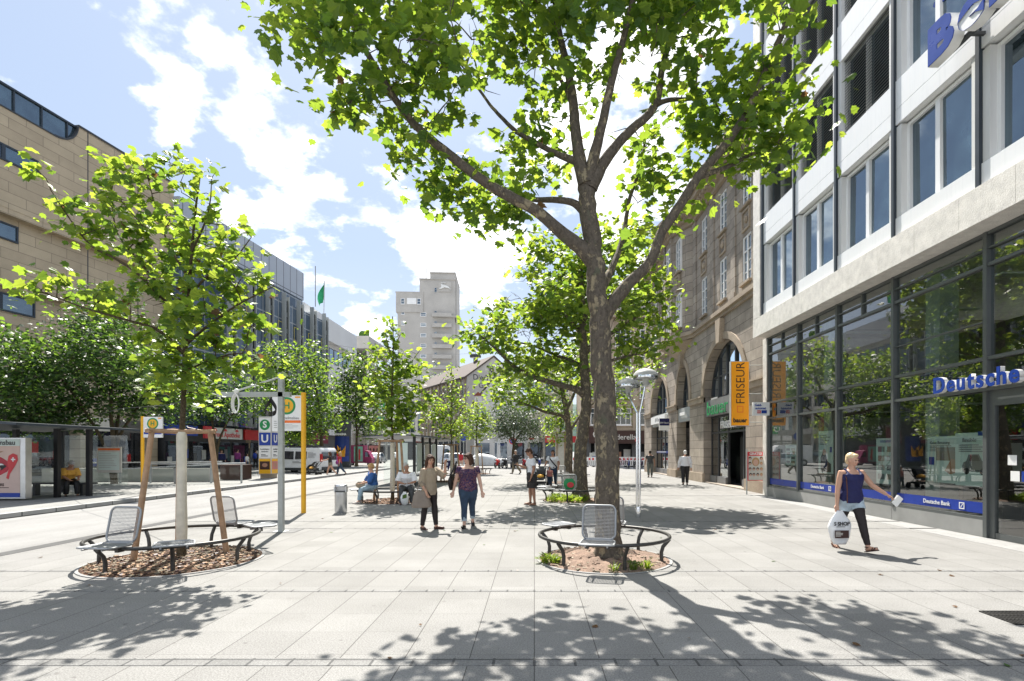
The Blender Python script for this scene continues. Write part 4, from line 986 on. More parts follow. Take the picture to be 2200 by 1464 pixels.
for (a, b, t), nm in zip(OPN, (5, 3, 5)):           # arched windows over the shops
    m = MB(); c, hw_ = (a+b)/2, (b-a)/2; X = 9.62
    ztop = lambda y: 4.65+(t-4.65)*math.sqrt(max(0, 1-((y-c)/hw_)**2))
    for k in range(1, nm):
        y = a+(b-a)*k/nm; m.box(X, y-.09, 4.5, X+.14, y+.09, ztop(y))
    e = hw_*.9; m.box(X+.01, c-e, 5.55, X+.12, c+e, 5.63); m.box(X, a, 4.42, X+.15, b, 4.55)
    ar = archpts(a+.001, b-.001, 4.45, 4.66, t-.002); ai = archpts(a+.12, b-.12, 4.55, 4.66, t-.13)
    for i in range(2, len(ar)-1): m.prism([(X, *ar[i]), (X, *ar[i+1]), (X, *ai[i+1]), (X, *ai[i])], (.12, 0, 0))
    fo = m.build('arch_window', 'dark_grey', sb, w=True)
    g_ = MB(); g_.face([(X+.08, *q) for q in archpts(a+.05, b-.05, 4.5, 4.66, t-.05)]); go = g_.build('pane', 'old_glass', fo); go.data.transform(Matrix.Translation((-9.2, -32, 0)))
    f_ = MB(); f_.box(9.3, a+.01, 3.55, 9.55, b-.01, 4.4); fa = f_.build('fascia', 'mid_grey' if a < 30 else 'galv', sb, w=True)
def shopfront(a, b, splits, dooridx, name='shopfront', inner=True):
    m = MB(); X = 9.62; ysn = [a+.02]+splits+[b-.02]
    for y in ysn: m.box(X, y-.05, .05, X+.1, y+.05, 3.55)
    m.box(X+.01, a+.02, 2.62, X+.09, b-.02, 2.72); m.box(X+.01, a+.02, 3.45, X+.09, b-.02, 3.54)
    fr = m.build(name, 'dark_grey', sb, w=True)
    g_ = MB()
    for i, (p, q_) in enumerate(zip(ysn, ysn[1:])):
        g_.box(X+.04, p+.05, 2.72, X+.05, q_-.05, 3.45)
        if i != dooridx: g_.box(X+.04, p+.05, .4, X+.05, q_-.05, 2.62)
    go = g_.build('pane', 'glass', fr); go.data.transform(Matrix.Translation((-9.2, -32, 0)))
    k = MB()
    for i, (p, q_) in enumerate(zip(ysn, ysn[1:])):
        if i != dooridx: k.box(X-.1, p+.05, .05, X+.15, q_-.05, .4)
    
    for ko in k.parts('stall_riser', 'mid_grey', fr): ko.data.transform(Matrix.Translation((-9.2, -32, 0)))
shopfront(23.3, 29.1, [24.6, 26.6, 28.0], 1); shopfront(36.8, 42.1, [38.1, 39.4, 40.7], 9)
dd = MB(); dd.box(10.3, 31.7, 0, 10.5, 34.6, 4.6); dd.build('doorway_wall', 'brown_stone', sb, w=True)
dd = MB(); dd.box(10.24, 32.4, .05, 10.29, 33.9, 2.9); dd.build('door', 'dark_panel', sb, w=True)
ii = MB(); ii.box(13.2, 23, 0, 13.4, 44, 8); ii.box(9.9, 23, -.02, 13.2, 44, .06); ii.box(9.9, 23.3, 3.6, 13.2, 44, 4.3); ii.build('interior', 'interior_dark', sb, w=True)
ii = MB(); ii.box(10.0, 25.0, .06, 10.06, 26.0, 2.4); ii.box(10.4, 27, .06, 10.8, 27.6, 1.4); ii.parts('display_board', 'black', sb, w=True)
fs = thing('shop_sign', 'green raised lettering on the grey fascia of the hairdresser', 'sign', (9.24, 27.0, 3.95), -90)
text(fs, 'bauer', .0, -.05, 1.0, 'sign_green', y=-.05, ext=.015, bold=.004, sx=1.35); lines(fs, -.9, .7, .4, .5, 1, 'light_grey', y=-.03, hgt=.8)
bk = MB(); bk.box(-1.2, -.005, -.36, 1.2, .05, -.33); bk.build('rail', 'dark_grey', fs)
fs = thing('shop_sign', 'white block lettering above the hairdresser door', 'sign', (9.5, 26.0, 3.0), -90)
text(fs, 'FRISEUR', 0, 0, .5, 'white_paint', y=-.1, ext=.02, bold=.006, sx=1.15); bk = MB(); bk.box(-1, -.04, -.03, 1, 0, .03); bk.build('rail', 'dark_grey', fs)
fs = thing('shop_sign', 'pale lettering on the grey fascia over the stone doorway', 'sign', (9.27, 33.1, 3.98), -90)
lines(fs, -.9, .9, -.1, .15, 1, 'white_paint', y=-.04, hgt=.8); bk = MB(); bk.box(-1, -.01, -.22, 1, .02, -.2); bk.build('rail', 'light_grey', fs)
fs = thing('shop_sign', 'white box sign on the grey fascia of the farthest arched shop', 'sign', (9.2, 39.5, 3.98), -90)
bk = MB(); bk.box(-2.2, -.12, -.25, 2.2, .09, .3); bk.build('box', 'white_paint', fs); text(fs, 'BW Bank', 0, .02, .4, 'grey_text', y=-.125)
ws = thing('window_strip', 'blue lettered strip across the glass of the farthest arched shop', 'sign', (9.6, 39.5, 1.55), -90)
flat(ws, 'strip', rect(-2.5, 0, 2.5, .16), 'sign_blue'); lines(ws, -2.3, 2.3, .03, .13, 1, 'white_paint', hgt=.8)
# ------------------------------------------------------------------ left side of the street
def grid_windows(root, us, zs, w, h, frame='white_paint', glass='old_glass', fn=None, depth=.12, mull=1, name='window', trans=None, fw=.07, sill=True):
    """windows on a wall facing local -Y at y=0 (or through fn to another plane); each window is a part, its pane a sub-part"""
    m = MB()
    for q in ((-w/2, 0, -w/2+fw, h), (w/2-fw, 0, w/2, h), (-w/2+fw, 0, w/2-fw, fw), (-w/2+fw, h-fw, w/2-fw, h)): m.box(q[0], -.05, q[1], q[2], .02, q[3])
    for k in range(1, mull+1): x = -w/2+w*k/(mull+1); m.box(x-fw*.35, -.045, fw, x+fw*.35, .02, h-fw)
    if trans: m.box(-w/2+fw, -.04, trans, w/2-fw, .02, trans+fw*.7)
    if sill: m.box(-w/2-.08, -.12, -.09, w/2+.08, .02, 0)
    me = m.mesh(name, frame); p = MB(); p.box(-w/2+fw*.5, -.02, fw*.5, w/2-fw*.5, -.012, h-fw*.5); pm_ = p.mesh('pane', glass)
    for z in zs:
        for u in us:
            o = link(name, me, root, (u, 0, z)); link('pane', pm_, o)
    return me
def gwx(root, us, zs, w, h, x=0, **k):                       # the same on a wall facing local +X: u runs along +Y
    n0 = len(root.children); grid_windows(root, us, zs, w, h, **k)
    for o in root.children[n0:]:
        u = o.location.x; o.location = (x, u, o.location.z); o.rotation_euler = (0, 0, R(90))

# sandstone department store, its front faces local +X
BA = -8.53
dsr = thing('department_store', 'beige sandstone clad building with ribbon windows and a glass roof railing', 'building', (-28, 48, 0), BA)
ZT, ZR, Z1, Z2, VE, VR = 23.0, 21.5, 15.8, 11.7, -5.3, -13.0
w = MB(); w.box(-14, -40, Z1, 0, VE, ZR); w.box(-14, VR, ZR, 0, VE, ZT); w.box(-14, -40, Z1-.35, -.02, VE, Z1)
n = 10
arc = [(VR-1.5+1.5*math.sin(math.pi/2*i/n), ZR+(ZT-ZR)*(1-math.cos(math.pi/2*i/n))) for i in range(n+1)]
w.prism([(-14, y, z) for y, z in arc]+[(-14, VR, ZR)], (14, 0, 0))
w.box(-14, -40, Z2, -.55, VE, Z1-.35); w.box(-14, -40, Z2-.3, -.57, VE, Z2); w.box(-14, -40, 3.9, -1.0, VE, Z2-.3)
w.build('wall', 'beige_x', dsr)
cp = MB(); cp.box(-.5, VR, ZT, .06, VE+.05, ZT+.12); cp.box(-.5, -40, ZR, .05, VR-1.5, ZR+.08)
for (a, b), (c, d) in zip(arc, arc[1:]): cp.prism([(.05, a, b+.0), (.05, c, d), (.05, c-.02, d+.12), (.05, a-.02, b+.12)], (-.5, 0, 0))
for y in (VR+.6, VR+4.4): cp.box(-.01, y, Z2, .012, y+.06, ZT)
cp.build('coping', 'dark_grey', dsr)
gr = MB(); gr.box(-.24, -40, ZR+.1, -.2, VR-.05, ZT-.1); gro = gr.build('roof_railing', 'win_glass', dsr)
gp = MB(); y = -40
while y < VR-.2: gp.box(-.3, y, ZR+.06, -.12, y+.08, ZT); y += 1.55
gp.box(-.32, -40, ZT-.1, -.1, VR, ZT+.02); gp.build('railing_frame', 'anthracite', gro)
for (xf, z0, z1, y1) in ((.0, 18.45, 19.4, -15.5), (-.55, 14.1, 15.1, -16.2), (-1.0, 10.0, 11.1, -14.9)):
    y = y1
    while y > -36:
        m = MB()
        for q in ((y-1.9, z0, y-1.8, z1), (y-.1, z0, y, z1), (y-1.8, z0, y-.1, z0+.1), (y-1.8, z1-.1, y-.1, z1)): m.box(xf-.02, q[0], q[1], xf+.07, q[2], q[3])
        o = m.build('window', 'anthracite', dsr); p = MB(); p.box(xf, y-1.8, z0+.1, xf+.02, y-.1, z1-.1); p.build('pane', 'win_glass', o); y -= 1.9
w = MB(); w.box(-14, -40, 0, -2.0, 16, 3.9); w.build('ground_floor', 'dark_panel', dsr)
w = MB()
for y in (-34, -28.5, -23, -17.5, -12, -6.5, -1, 4.5, 10): w.box(-2.0, y, .0, -1.0, y+.7, 3.9)
w.parts('pillar', 'beige_x', dsr)
w = MB()
y = -33
while y < 14: w.box(-1.9, y, .3, -1.85, y+2.4, 3.2); y += 2.6
w.parts('shop_glazing', 'shop_dark', dsr)
w = MB(); r_ = random.Random(4)
for k in range(34):
    y = -32+k*1.35; c = r_.choice((0,1,2,3,4)); w.cur = c; z = r_.uniform(.5, 1.6); w.box(-1.84, y, z, -1.8, y+r_.uniform(.3,.9), z+r_.uniform(.4,1.1))
w.parts('window_display', ['off_white', 'red', 'letter_blue', 'skin_tan', 'teal'], dsr)

# glass building with screens
gb = thing('glass_building', 'blue glass office building with grey panels and dark vertical screens', 'building', (-27.4, 52, 0), -5.71)
w = MB(); w.box(-42, 42.6, 3.9, -27.4, 61.2, 18.9); w.build('curtain_wall', 'curtain_x', gb, w=True)
w = MB(); w.box(-42.05, 42.56, 18.9, -27.3, 61.26, 22.0); w.build('roof_panels', 'panel_x', gb, w=True)
w = MB(); w.box(-27.4, 46.6, 4.2, -26.3, 64.2, 17.2); w.build('front_bay', 'curtain_x', gb, w=True)
for k in range(7):
    y = 46.8+k*2.8; m = MB()
    m.box(-26.3, y, 3.9, -25.85, y+.08, 18.0); m.box(-26.3, y+.65, 3.9, -25.85, y+.73, 17.7); m.cur = 1
    z = 4.2
    while z < 16.4: m.box(-26.1, y+.08, z, -26.05, y+.65, z+1.2); z += 1.7
    m.build('screen', ['galv', 'black'], gb, w=True)
w = MB()
for k in range(6):
    for z in (9.5, 13.5):
        y = 48.6+k*2.95; w.cut()
        for q in ((0, 0, .9, .07), (0, 1.43, .9, 1.5), (0, .07, .07, 1.43), (.83, .07, .9, 1.43)): w.box(-26.29, y+q[0], z+q[1], -26.25, y+q[2], z+q[3])
w.parts('yellow_frame', 'pale_yellow', gb, w=True)
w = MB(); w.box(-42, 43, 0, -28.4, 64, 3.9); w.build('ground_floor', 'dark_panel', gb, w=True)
w = MB()
for k in range(8): w.box(-28.38, 42.3+k*2.7, .2, -28.3, 44.7+k*2.7, 2.5)
w.parts('shop_glazing', 'shop_dark', gb, w=True)
w = MB(); r_ = random.Random(9)
for k in range(22): y = 42.5+k*.95; w.cur = k % 4; z = r_.uniform(.4,1.2); w.box(-28.29, y, z, -28.25, y+r_.uniform(.3,.7), z+r_.uniform(.4,1))
w.parts('window_display', ['off_white', 'skin_tan', 'letter_blue', 'mid_grey'], gb, w=True)
# white terrace building beyond it
wt = thing('white_building', 'long white building with a recessed ribbon of windows beyond the glass building', 'building', (-26.2, 75, 0))
w = MB(); w.box(-40, 65.1, 15.8, -26.2, 79, 18.6); w.box(-40, 65.1, 18.6, -28, 70, 19.8); w.box(-40, 65.1, 12.9, -27, 79, 15.8); w.box(-40, 65.1, 10.5, -26.2, 79, 13.0); w.box(-40, 65.1, 3.8, -27, 79, 10.5); w.build('wall', 'white_plaster', wt, w=True)
gwx(wt, [-9+1.7*i for i in range(8)], [13.4], 1.5, 1.9, frame='mid_grey', x=-.78, mull=0, sill=False); gwx(wt, [-9+1.7*i for i in range(8)], [8.2, 5], 1.4, 1.8, frame='mid_grey', x=-.78, mull=0)
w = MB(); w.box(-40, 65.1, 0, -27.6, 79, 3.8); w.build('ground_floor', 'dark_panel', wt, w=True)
gt = thing('grey_building', 'narrow grey building with open balconies and a roof plant beyond the white building', 'building', (-27.5, 92, 0))
w = MB(); w.box(-42, 86, 0, -29.2, 98, 19); w.box(-29.2, 86, 18.2, -26.6, 98, 20.2); 
for z in (4.5, 8, 11.5, 15): w.box(-29.2, 86, z, -26.6, 98, z+.9)
for y in (86.2, 91, 97): w.box(-27.0, y, 0, -26.7, y+.3, 18.2)
w.build('wall', 'pale_plaster', gt, w=True)
gwx(gt, [-4, -1.5, 1, 3.5], [1.0, 5.6, 9.1, 12.6, 16], 1.6, 1.9, frame='dark_grey', x=-1.7)
gwx_p = MB(); gwx_p.ell((-28, 88, 20.8), .9, .9, .7, 8, 6); gwx_p.build('roof_plant', 'leaf_mid', gt, w=True)
# department store closing the street
ga = thing('department_store', 'pale store with a vertical white lettered sign closing the far end of the street', 'building', (-30, 110, 0))
w = MB(); w.box(-12, 0, 4.5, 13, 14, 13.4); w.box(-12.2, -.2, 12.6, 13.2, 14, 13.9); w.box(-12, -.9, 3.6, 13, 14, 4.7); w.build('wall', 'white_plaster', ga)
w = MB(); w.box(-12, 1.2, 0, 13, 14, 3.6); w.build('ground_floor', 'dark_panel', ga)
grid_windows(ga, [-10, -7.6, -5.2, -2.6, 4.5, 7, 9.5], [5.4], 2.0, 6.6, frame='light_grey', glass='win_glass', mull=1, fw=.12, sill=False)
sg = thing('shop_sign', 'tall dark green vertical sign with white letters on the far store', 'sign', (-31.6, 109.7, 5.2))
MB().box(-.9, -.2, 0, .9, .15, 7.4).build('panel', 'sign_green', sg); text(sg, 'GALERIA', .05, 3.7, 1.75, 'white_paint', y=-.22, ext=.02, rot=90, bold=.02)
sg = thing('shop_sign', 'broad pale lettered band above the far store entrance', 'sign', (-30, 109.0, 2.6))
MB().box(-7, 0, 0, 2, .1, 1.2).build('panel', 'mid_grey', sg); lines(sg, -6, 1.5, .2, .9, 2, 'white_paint', y=-.02)
# signs of the shops on the left
def boxsign(label, loc, rz, w_, h_, m, words=(), cat='sign', d=.18, group=None):
    s = thing('shop_sign', label, cat, loc, rz, group); MB().box(-w_/2, 0, 0, w_/2, d, h_).build('panel', m, s)
    for (t, x, z, sz, mt) in words: text(s, t, x, z, sz, mt, y=-.012, ext=.008, bold=.008)
    return s
XS = -27.0
s = boxsign('pale pharmacy fascia with red lettering on the left street front', (XS, 47.2, 2.75), 90, 4.6, .95, 'off_white', [('Europa Apotheke', -.35, .36, .62, 'sign_red')])
for x in (-1.9, -.4, 1.4): flat(s, 'emblem', [(x-.3,.66),(x+.3,.66),(x+.1,.88),(x-.2,.88)], 'sign_red', y=-.01)
boxsign('bright red corner panel with a white cross beside the pharmacy fascia', (XS+.05, 44.3, 2.75), 90, .95, 1.0, 'sign_red', [('+', 0, .5, .8, 'white_paint')])
boxsign('plain dark red shop fascia right of the pharmacy', (XS, 51.8, 2.75), 90, 3.6, .95, 'red')
boxsign('black fascia with white lettering above the pharmacy', (XS-.05, 46.6, 4.0), 90, 3.6, 1.1, 'black', [('NA&GUT', .2, .55, .8, 'white_paint')])
s = boxsign('blue and lavender picture panel hanging above the red fascia', (XS, 50.3, 3.9), 90, 2.6, 1.3, 'lavender'); flat(s, 'half', rect(-1.3, 0, -.35, 1.3), 'letter_blue', y=-.006)
flat(s, 'shape', disc(.45, .6, .36, 20, .45), 'poster_skin', y=-.007); flat(s, 'shape', disc(-.6, .55, .26, 20, .42), 'pink_cloth', y=-.007)
s = boxsign('wine red awning fascia with white script beyond the van', (-25.6, 63, 2.6), 90, 7, 2.1, 'wine', [], d=.6); lines(s, .5, 2.6, .3, .8, 2, 'off_white', y=-.02)
boxsign('plain white panel above the wine red awning', (-25.7, 62.5, 4.9), 90, 5, 2.4, 'white_plaster', [], d=.5)
for k, (y, c, l) in enumerate(((36, 'interior_wall', 'grey shop fascia under the dark trees'), (41, 'blue', 'blue shop fascia under the dark trees'), (31, 'off_white', 'cream shop fascia at the left edge under the dark trees'))):
    boxsign(l, (-27.6-.0+(48-y)*.1, y, 2.9), 90, 3.6, .8, c)

# ------------------------------------------------------------------ tower
tw_ = thing('tower_block', 'tall stepped grey stone tower with a leaping animal relief near the top', 'building', (-35.3, 175, 0), 3)
def tz(py, Y=175): return H+(HZ-py)*Y/F
w = MB(); w.box(-9.3, 0, 0, 9.3, 16, 49.0); w.box(-9.8, -.3, tz(672), -1.0, 16, tz(630)); w.box(-2.2, -.003, 49.0, 9.3, 16, tz(601)); w.box(1.2, -.006, tz(601), 9.35, 16, tz(587)); w.box(9.3, 2, 0, 9.6, 14, tz(592))
for x0, x1, z in ((-9.95, -1.0, 630), (-2.3, 9.4, 601), (1.1, 9.5, 587)): w.box(x0, -.35, tz(z), x1, 16, tz(z)+.3)
w.build('wall', 'tower_stone', tw_)
rp = MB(); rp.box(3.9, -.25, tz(627), 8.2, 0, tz(606)); rpo = rp.build('relief_panel', 'tower_stone', tw_)
an = [(4.2,.5),(5.0,1.2),(4.9,2.1),(5.4,2.6),(5.2,2.1),(6.0,1.9),(7.2,1.5),(7.9,.6),(8.0,.35),(7.5,.8),(6.9,.95),(6.0,1.1),(5.5,.9),(4.9,.6)]
rp = MB(); rp.prism([(x-.1, -.3, tz(627)+.3+z*.95) for x, z in an], (0, -.3, 0))
for x in (5.0, 5.4, 5.8, 6.2): rp.box(x, -.5, tz(627)+2.75, x+.18, -.3, tz(627)+3.1)
rp.build('relief', 'relief', rpo)
zt = [tz(675+k*22.4) for k in range(9)]
bal = MB()
for z in zt[:8]: bal.cut(); bal.box(2.0, -1.3, z-1.1, 8.3, 0, z-.9); bal.box(2.0, -1.3, z-.9, 8.3, -1.15, z+.15); bal.box(2.0, -1.15, z-.9, 2.12, 0, z+.15); bal.box(8.18, -1.15, z-.9, 8.3, 0, z+.15)
for z in (zt[0], zt[5]): bal.cut(); bal.box(8.3, -1.3, z-1.1, 11.0, 8, z-.7); bal.prism([(9.61, .2, z-2.4), (9.61, .2, z-1.1), (10.9, .2, z-1.1)], (0, 6, 0))
bal.parts('balcony', 'tower_stone', tw_)
grid_windows(tw_, [3.0], [z-.4 for z in zt]+[tz(628)], .85, 1.5, frame='light_grey', mull=0, trans=.9, fw=.1)
grid_windows(tw_, [-1.0], [tz(680+k*22.3)+0 for k in range(8)], 1.9, 1.2, mull=0, trans=.55, fw=.14)
grid_windows(tw_, [-7.6, -2.4], [tz(655)], 1.2, 1.9, mull=0, trans=.9, fw=.12)
for o in tw_.children[-2:]: o.location.y = -.3
grid_windows(tw_, [-7.6], [tz(677), tz(700), tz(723)], 1.1, 1.4, mull=1, trans=.7, fw=.12)
w = MB(); w.box(-6.2, -.42, tz(655), -3.2, -.3, tz(642)); w.build('blank_panel', 'white_paint', tw_)
w = MB(); w.tube([(-.2, 1, tz(601)), (-.2, 1, tz(560))], .12, 5); w.build('antenna', 'mid_grey', tw_)

# ------------------------------------------------------------------ gabled buildings in the middle distance
ang = math.degrees(math.atan2(5.2, 8.56))
gh = thing('gabled_building', 'long dark roofed building with a pale lettered gable end', 'building', (-11.3, 90, 0), ang)
L, Wd, ez, rz_ = 27, 10, 14.4, 18.0
w = MB(); w.box(0, 0, 0, Wd, L, ez); w.prism([(0, 0, ez), (Wd, 0, ez), (Wd/2, 0, rz_)], (0, L, 0)); w.build('wall', 'pale_plaster', gh)
w = MB()
for a, b in (((-.5, ez-.2), (Wd/2, rz_+.25)), ((Wd+.5, ez-.2), (Wd/2, rz_+.25))): w.prism([(a[0], -.15, a[1]), (b[0], -.15, b[1]), (b[0], -.15, b[1]-.3), (a[0], -.15, a[1]-.3)], (0, L+.3, 0))
w.box(Wd*.42, 6, rz_-.4, Wd*.42+.6, 6.6, rz_+1.3); w.build('roof', 'roof_brown', gh)
fc = MB()
for k in range(14): fc.box(-.35, .4+k*1.95, 4.4, .0, .75+k*1.95, ez-.4)
fc.parts('pilaster', 'brown_stone', gh); fc = MB(); fc.box(-.4, 0, 4.1, 0, L, 4.4); fc.box(-.5, 0, ez-.4, 0, L, ez-.2); fc.parts('cornice', 'brown_stone', gh)
n0 = len(gh.children); grid_windows(gh, [-1.7-k*1.95 for k in range(13)], [5.4, 8.2, 11.2], 1.1, 1.9, frame='off_white')
for o in gh.children[n0:]:
    u = o.location.x; o.location = (0, -u, o.location.z); o.rotation_euler = (0, 0, R(-90))
w = MB()
for k in range(10): w.box(-.05, .6+k*2.6, .3, 0, 2.6+k*2.6, 3.4)
w.parts('shop_glazing', 'shop_dark', gh)
text(gh, 'Die Teppich', 4.4, ez-.2, 1.35, 'dark_grey', y=-.02, ext=.01); text(gh, 'Galerie', 4.1, ez-1.55, 1.35, 'dark_grey', y=-.02, ext=.01)
em = MB()
for a in (0, 60, 120):
    mt_ = Matrix.Rotation(R(a), 4, 'Y'); em.tube([(mt_ @ V(.48*math.cos(2*math.pi*k/14), 0, .2*math.sin(2*math.pi*k/14)))+V(4.6, -.03, ez+1.25) for k in range(14)], .05, 5, closed=True)
em.build('emblem', 'dark_grey', gh); flat(gh, 'window', rect(5.7, ez+2.0, 6.7, ez+2.8), 'white_paint', y=-.03)
hw_ = thing('gabled_house', 'small white gabled house with a red tiled dormer in front of the lettered gable', 'house', (-5.4, 80, 0))
w = MB(); w.box(-3.6, 0, 0, 4.6, 9, 8.9); w.prism([(-3.6, 0, 8.9), (4.6, 0, 8.9), (.3, 0, 13.6)], (0, 9, 0)); w.box(-3.7, -.12, 3.6, 4.7, 0, 4.1); w.build('wall', 'white_plaster', hw_)
w = MB()
for a, b in (((-3.9, 8.65), (.3, 13.75)), ((4.9, 8.65), (.3, 13.75))): w.prism([(a[0], -.1, a[1]), (b[0], -.1, b[1]), (b[0], -.1, b[1]+.2), (a[0], -.1, a[1]+.25)], (0, 9, 0))
w.build('roof', 'roof_brown', hw_)
w = MB(); w.box(-3.5, -.4, 8.9, -2.4, 2, 9.9); wd_ = w.build('dormer', 'white_plaster', hw_); w = MB(); w.prism([(-3.6, -.5, 9.9), (-2.3, -.5, 9.9), (-2.95, -.5, 10.5)], (0, 3, 0)); w.build('dormer_roof', 'roof_red', wd_)
grid_windows(hw_, [-2.2, .3, 2.8], [4.6, 6.8], 1.0, 1.4); grid_windows(hw_, [-.3, .9], [9.6], .7, 1.2); grid_windows(hw_, [-2.2, .4, 3], [.4], 2.0, 2.6, glass='shop_dark', mull=0)
# row behind the trees
rb = thing('shop_building', 'pale four storey building with red shop signs behind the small dark tree', 'building', (2.2, 78, 0))
w = MB(); w.box(-3.2, 0, 0, 3.4, 9, 13); w.box(-3.3, -.3, 3.5, 3.5, 0, 3.9); w.box(-3.4, -.25, 12.8, 3.6, 9.2, 13.3); w.build('wall', 'cream', rb); grid_windows(rb, [-2.2, 0, 2.2], [4.6, 7.4, 10.2], 1.2, 1.8); grid_windows(rb, [-1.9, .3, 2.4], [.3], 1.8, 2.7, glass='shop_dark', frame='dark_grey', mull=0)
rf = MB(); rf.prism([(-3.4, 0, 13.3), (3.6, 0, 13.3), (3.0, 2.5, 16), (-2.8, 2.5, 16)], (0, 6, 0)); rf.build('roof', 'roof_dark', rb)
for x, c, l in ((.2, 'sign_red', 'bright red shop sign behind the small dark tree'), (-2.4, 'off_white', 'pale shop sign with red lettering left of the small dark tree'), (3.0, 'sign_red', 'narrow red shop sign right of the small dark tree')):
    s = boxsign(l, (2.2+x, 77.4, 2.9), 0, 1.7, .95, c, [], d=.2); lines(s, -.6, .7, .25, .7, 1, 'white_paint' if c == 'sign_red' else 'sign_red', y=-.02)
# brown corner building with the dark fascia
cb_ = thing('corner_building', 'brown stone corner building with white windows above a dark lettered fascia', 'building', (9.5, 63, 0))
w = MB(); w.box(-3.6, 0, 3.2, 9, 12, 17.5); w.box(-3.8, -.5, 6.9, 9, 0, 7.4); w.box(-3.7, -.3, 4.1, 9, 0, 4.4); w.box(-3.9, -.8, 17.3, 9, 12, 17.9)
for x in (-3.4, -.5, 2.4, 5.3, 8.2): w.box(x-.35, -.22, 4.4, x+.35, 0, 17.3)
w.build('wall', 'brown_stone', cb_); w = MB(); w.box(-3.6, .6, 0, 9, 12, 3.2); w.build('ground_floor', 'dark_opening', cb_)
rf = MB(); rf.prism([(-3.7, 0, 17.9), (9, 0, 17.9), (9, 3.5, 21), (-2, 3.5, 21)], (0, 8, 0)); rf.build('roof', 'roof_dark', cb_)
grid_windows(cb_, [-1.95, .95, 3.85, 6.75], [4.75, 7.9, 10.9, 14], 1.9, 2.0, mull=2, trans=1.35, fw=.1)
w = MB()
for x in (-3.3, -.6, 2.0, 4.8, 7.6): w.box(x, -.02, 0, x+.45, .6, 3.2)
w.parts('pillar', 'dark_panel', cb_)
w = MB()
for k, x in enumerate((-2.6, -1.4, 0, 1.1, 2.7, 3.8, 5.5, 6.6)): w.cur = k % 3; w.box(x, .5, .5, x+.8, .58, 1.6+.3*(k % 2))
w.parts('window_display', ['off_white', 'mid_grey', 'skin_tan'], cb_)
s = boxsign('dark brown fascia with pale lettering on the brown corner building', (11.2, 62.4, 2.55), 0, 5.6, 1.5, 'brown_box', [('Cinderella', -1.1, .75, .85, 'off_white')], d=.55)
s = boxsign('dark brown square sign with a pale letter left of the thick trunk', (7.2, 62.4, 2.6), 0, 1.6, 1.9, 'brown_box', [('C', 0, 1.0, 1.2, 'off_white')], d=.55)
# ------------------------------------------------------------------ flag, antenna, overhead lamp and wires
fl = thing('flag', 'green flag hanging from a pole on the white terrace roof', 'flag', (-26.6, 67.6, 19.0))
m = MB(); m.tube([(0, 0, -.5), (.1, 0, 4.2)], .05, 6); m.build('pole', 'light_grey', fl)
m = MB(); rows = []
for i in range(9):
    t = i/8; rows.append([(.08-.12-1.0*math.sin(t*2.2)*.9*(1-abs(u-.4)*.3)*u+.1*math.sin(3*u+4*t), .14*math.sin(5*u+t*3), 3.9-t*2.5-.35*u) for u in (0, .25, .5, .75, 1)])
vs = [p for r in rows for p in r]; m.add(vs, [(i*5+j, i*5+j+1, i*5+j+6, i*5+j+5) for i in range(8) for j in range(4)]); fo = m.build('cloth', 'flag_green', fl, 180)
md = fo.modifiers.new('s', 'SOLIDIFY'); md.thickness = .02
m = MB(); m.tube([(-27, 72-6, 19.5), (-27, 66, 24.5)], .05, 5); tag(m.build('antenna', 'mid_grey'), 'thin aerial mast on the roof beside the green flag', 'antenna')
hl_ = thing('street_lamp', 'flat lamp hanging from the overhead wire above the square', 'lamp', (-6.6, 60, 12.2))
m = MB(); m.box(-.6, -.3, 0, .6, .3, .22); m.box(-.5, -.2, .22, .5, .2, .34); m.build('housing', 'dark_grey', hl_); m = MB(); m.box(-.5, -.25, -.05, .5, .25, -.002); m.build('diffuser', 'off_white', hl_); m = MB(); m.tube([(0, 0, .34), (0, 0, .82)], .025, 6); m.build('hanger', 'dark_grey', hl_)
m = MB(); m.tube([(-26.2+20*t*1.0 if False else -26.2+36*t, 66-8*t, 15.0-3.0*math.sin(math.pi*t)*.7+.1*t) for t in [i/16 for i in range(17)]], .015, 4); tag(m.build('overhead_wire', 'dark_grey'), 'thin overhead wire crossing the square that carries the hanging lamp', 'wire')
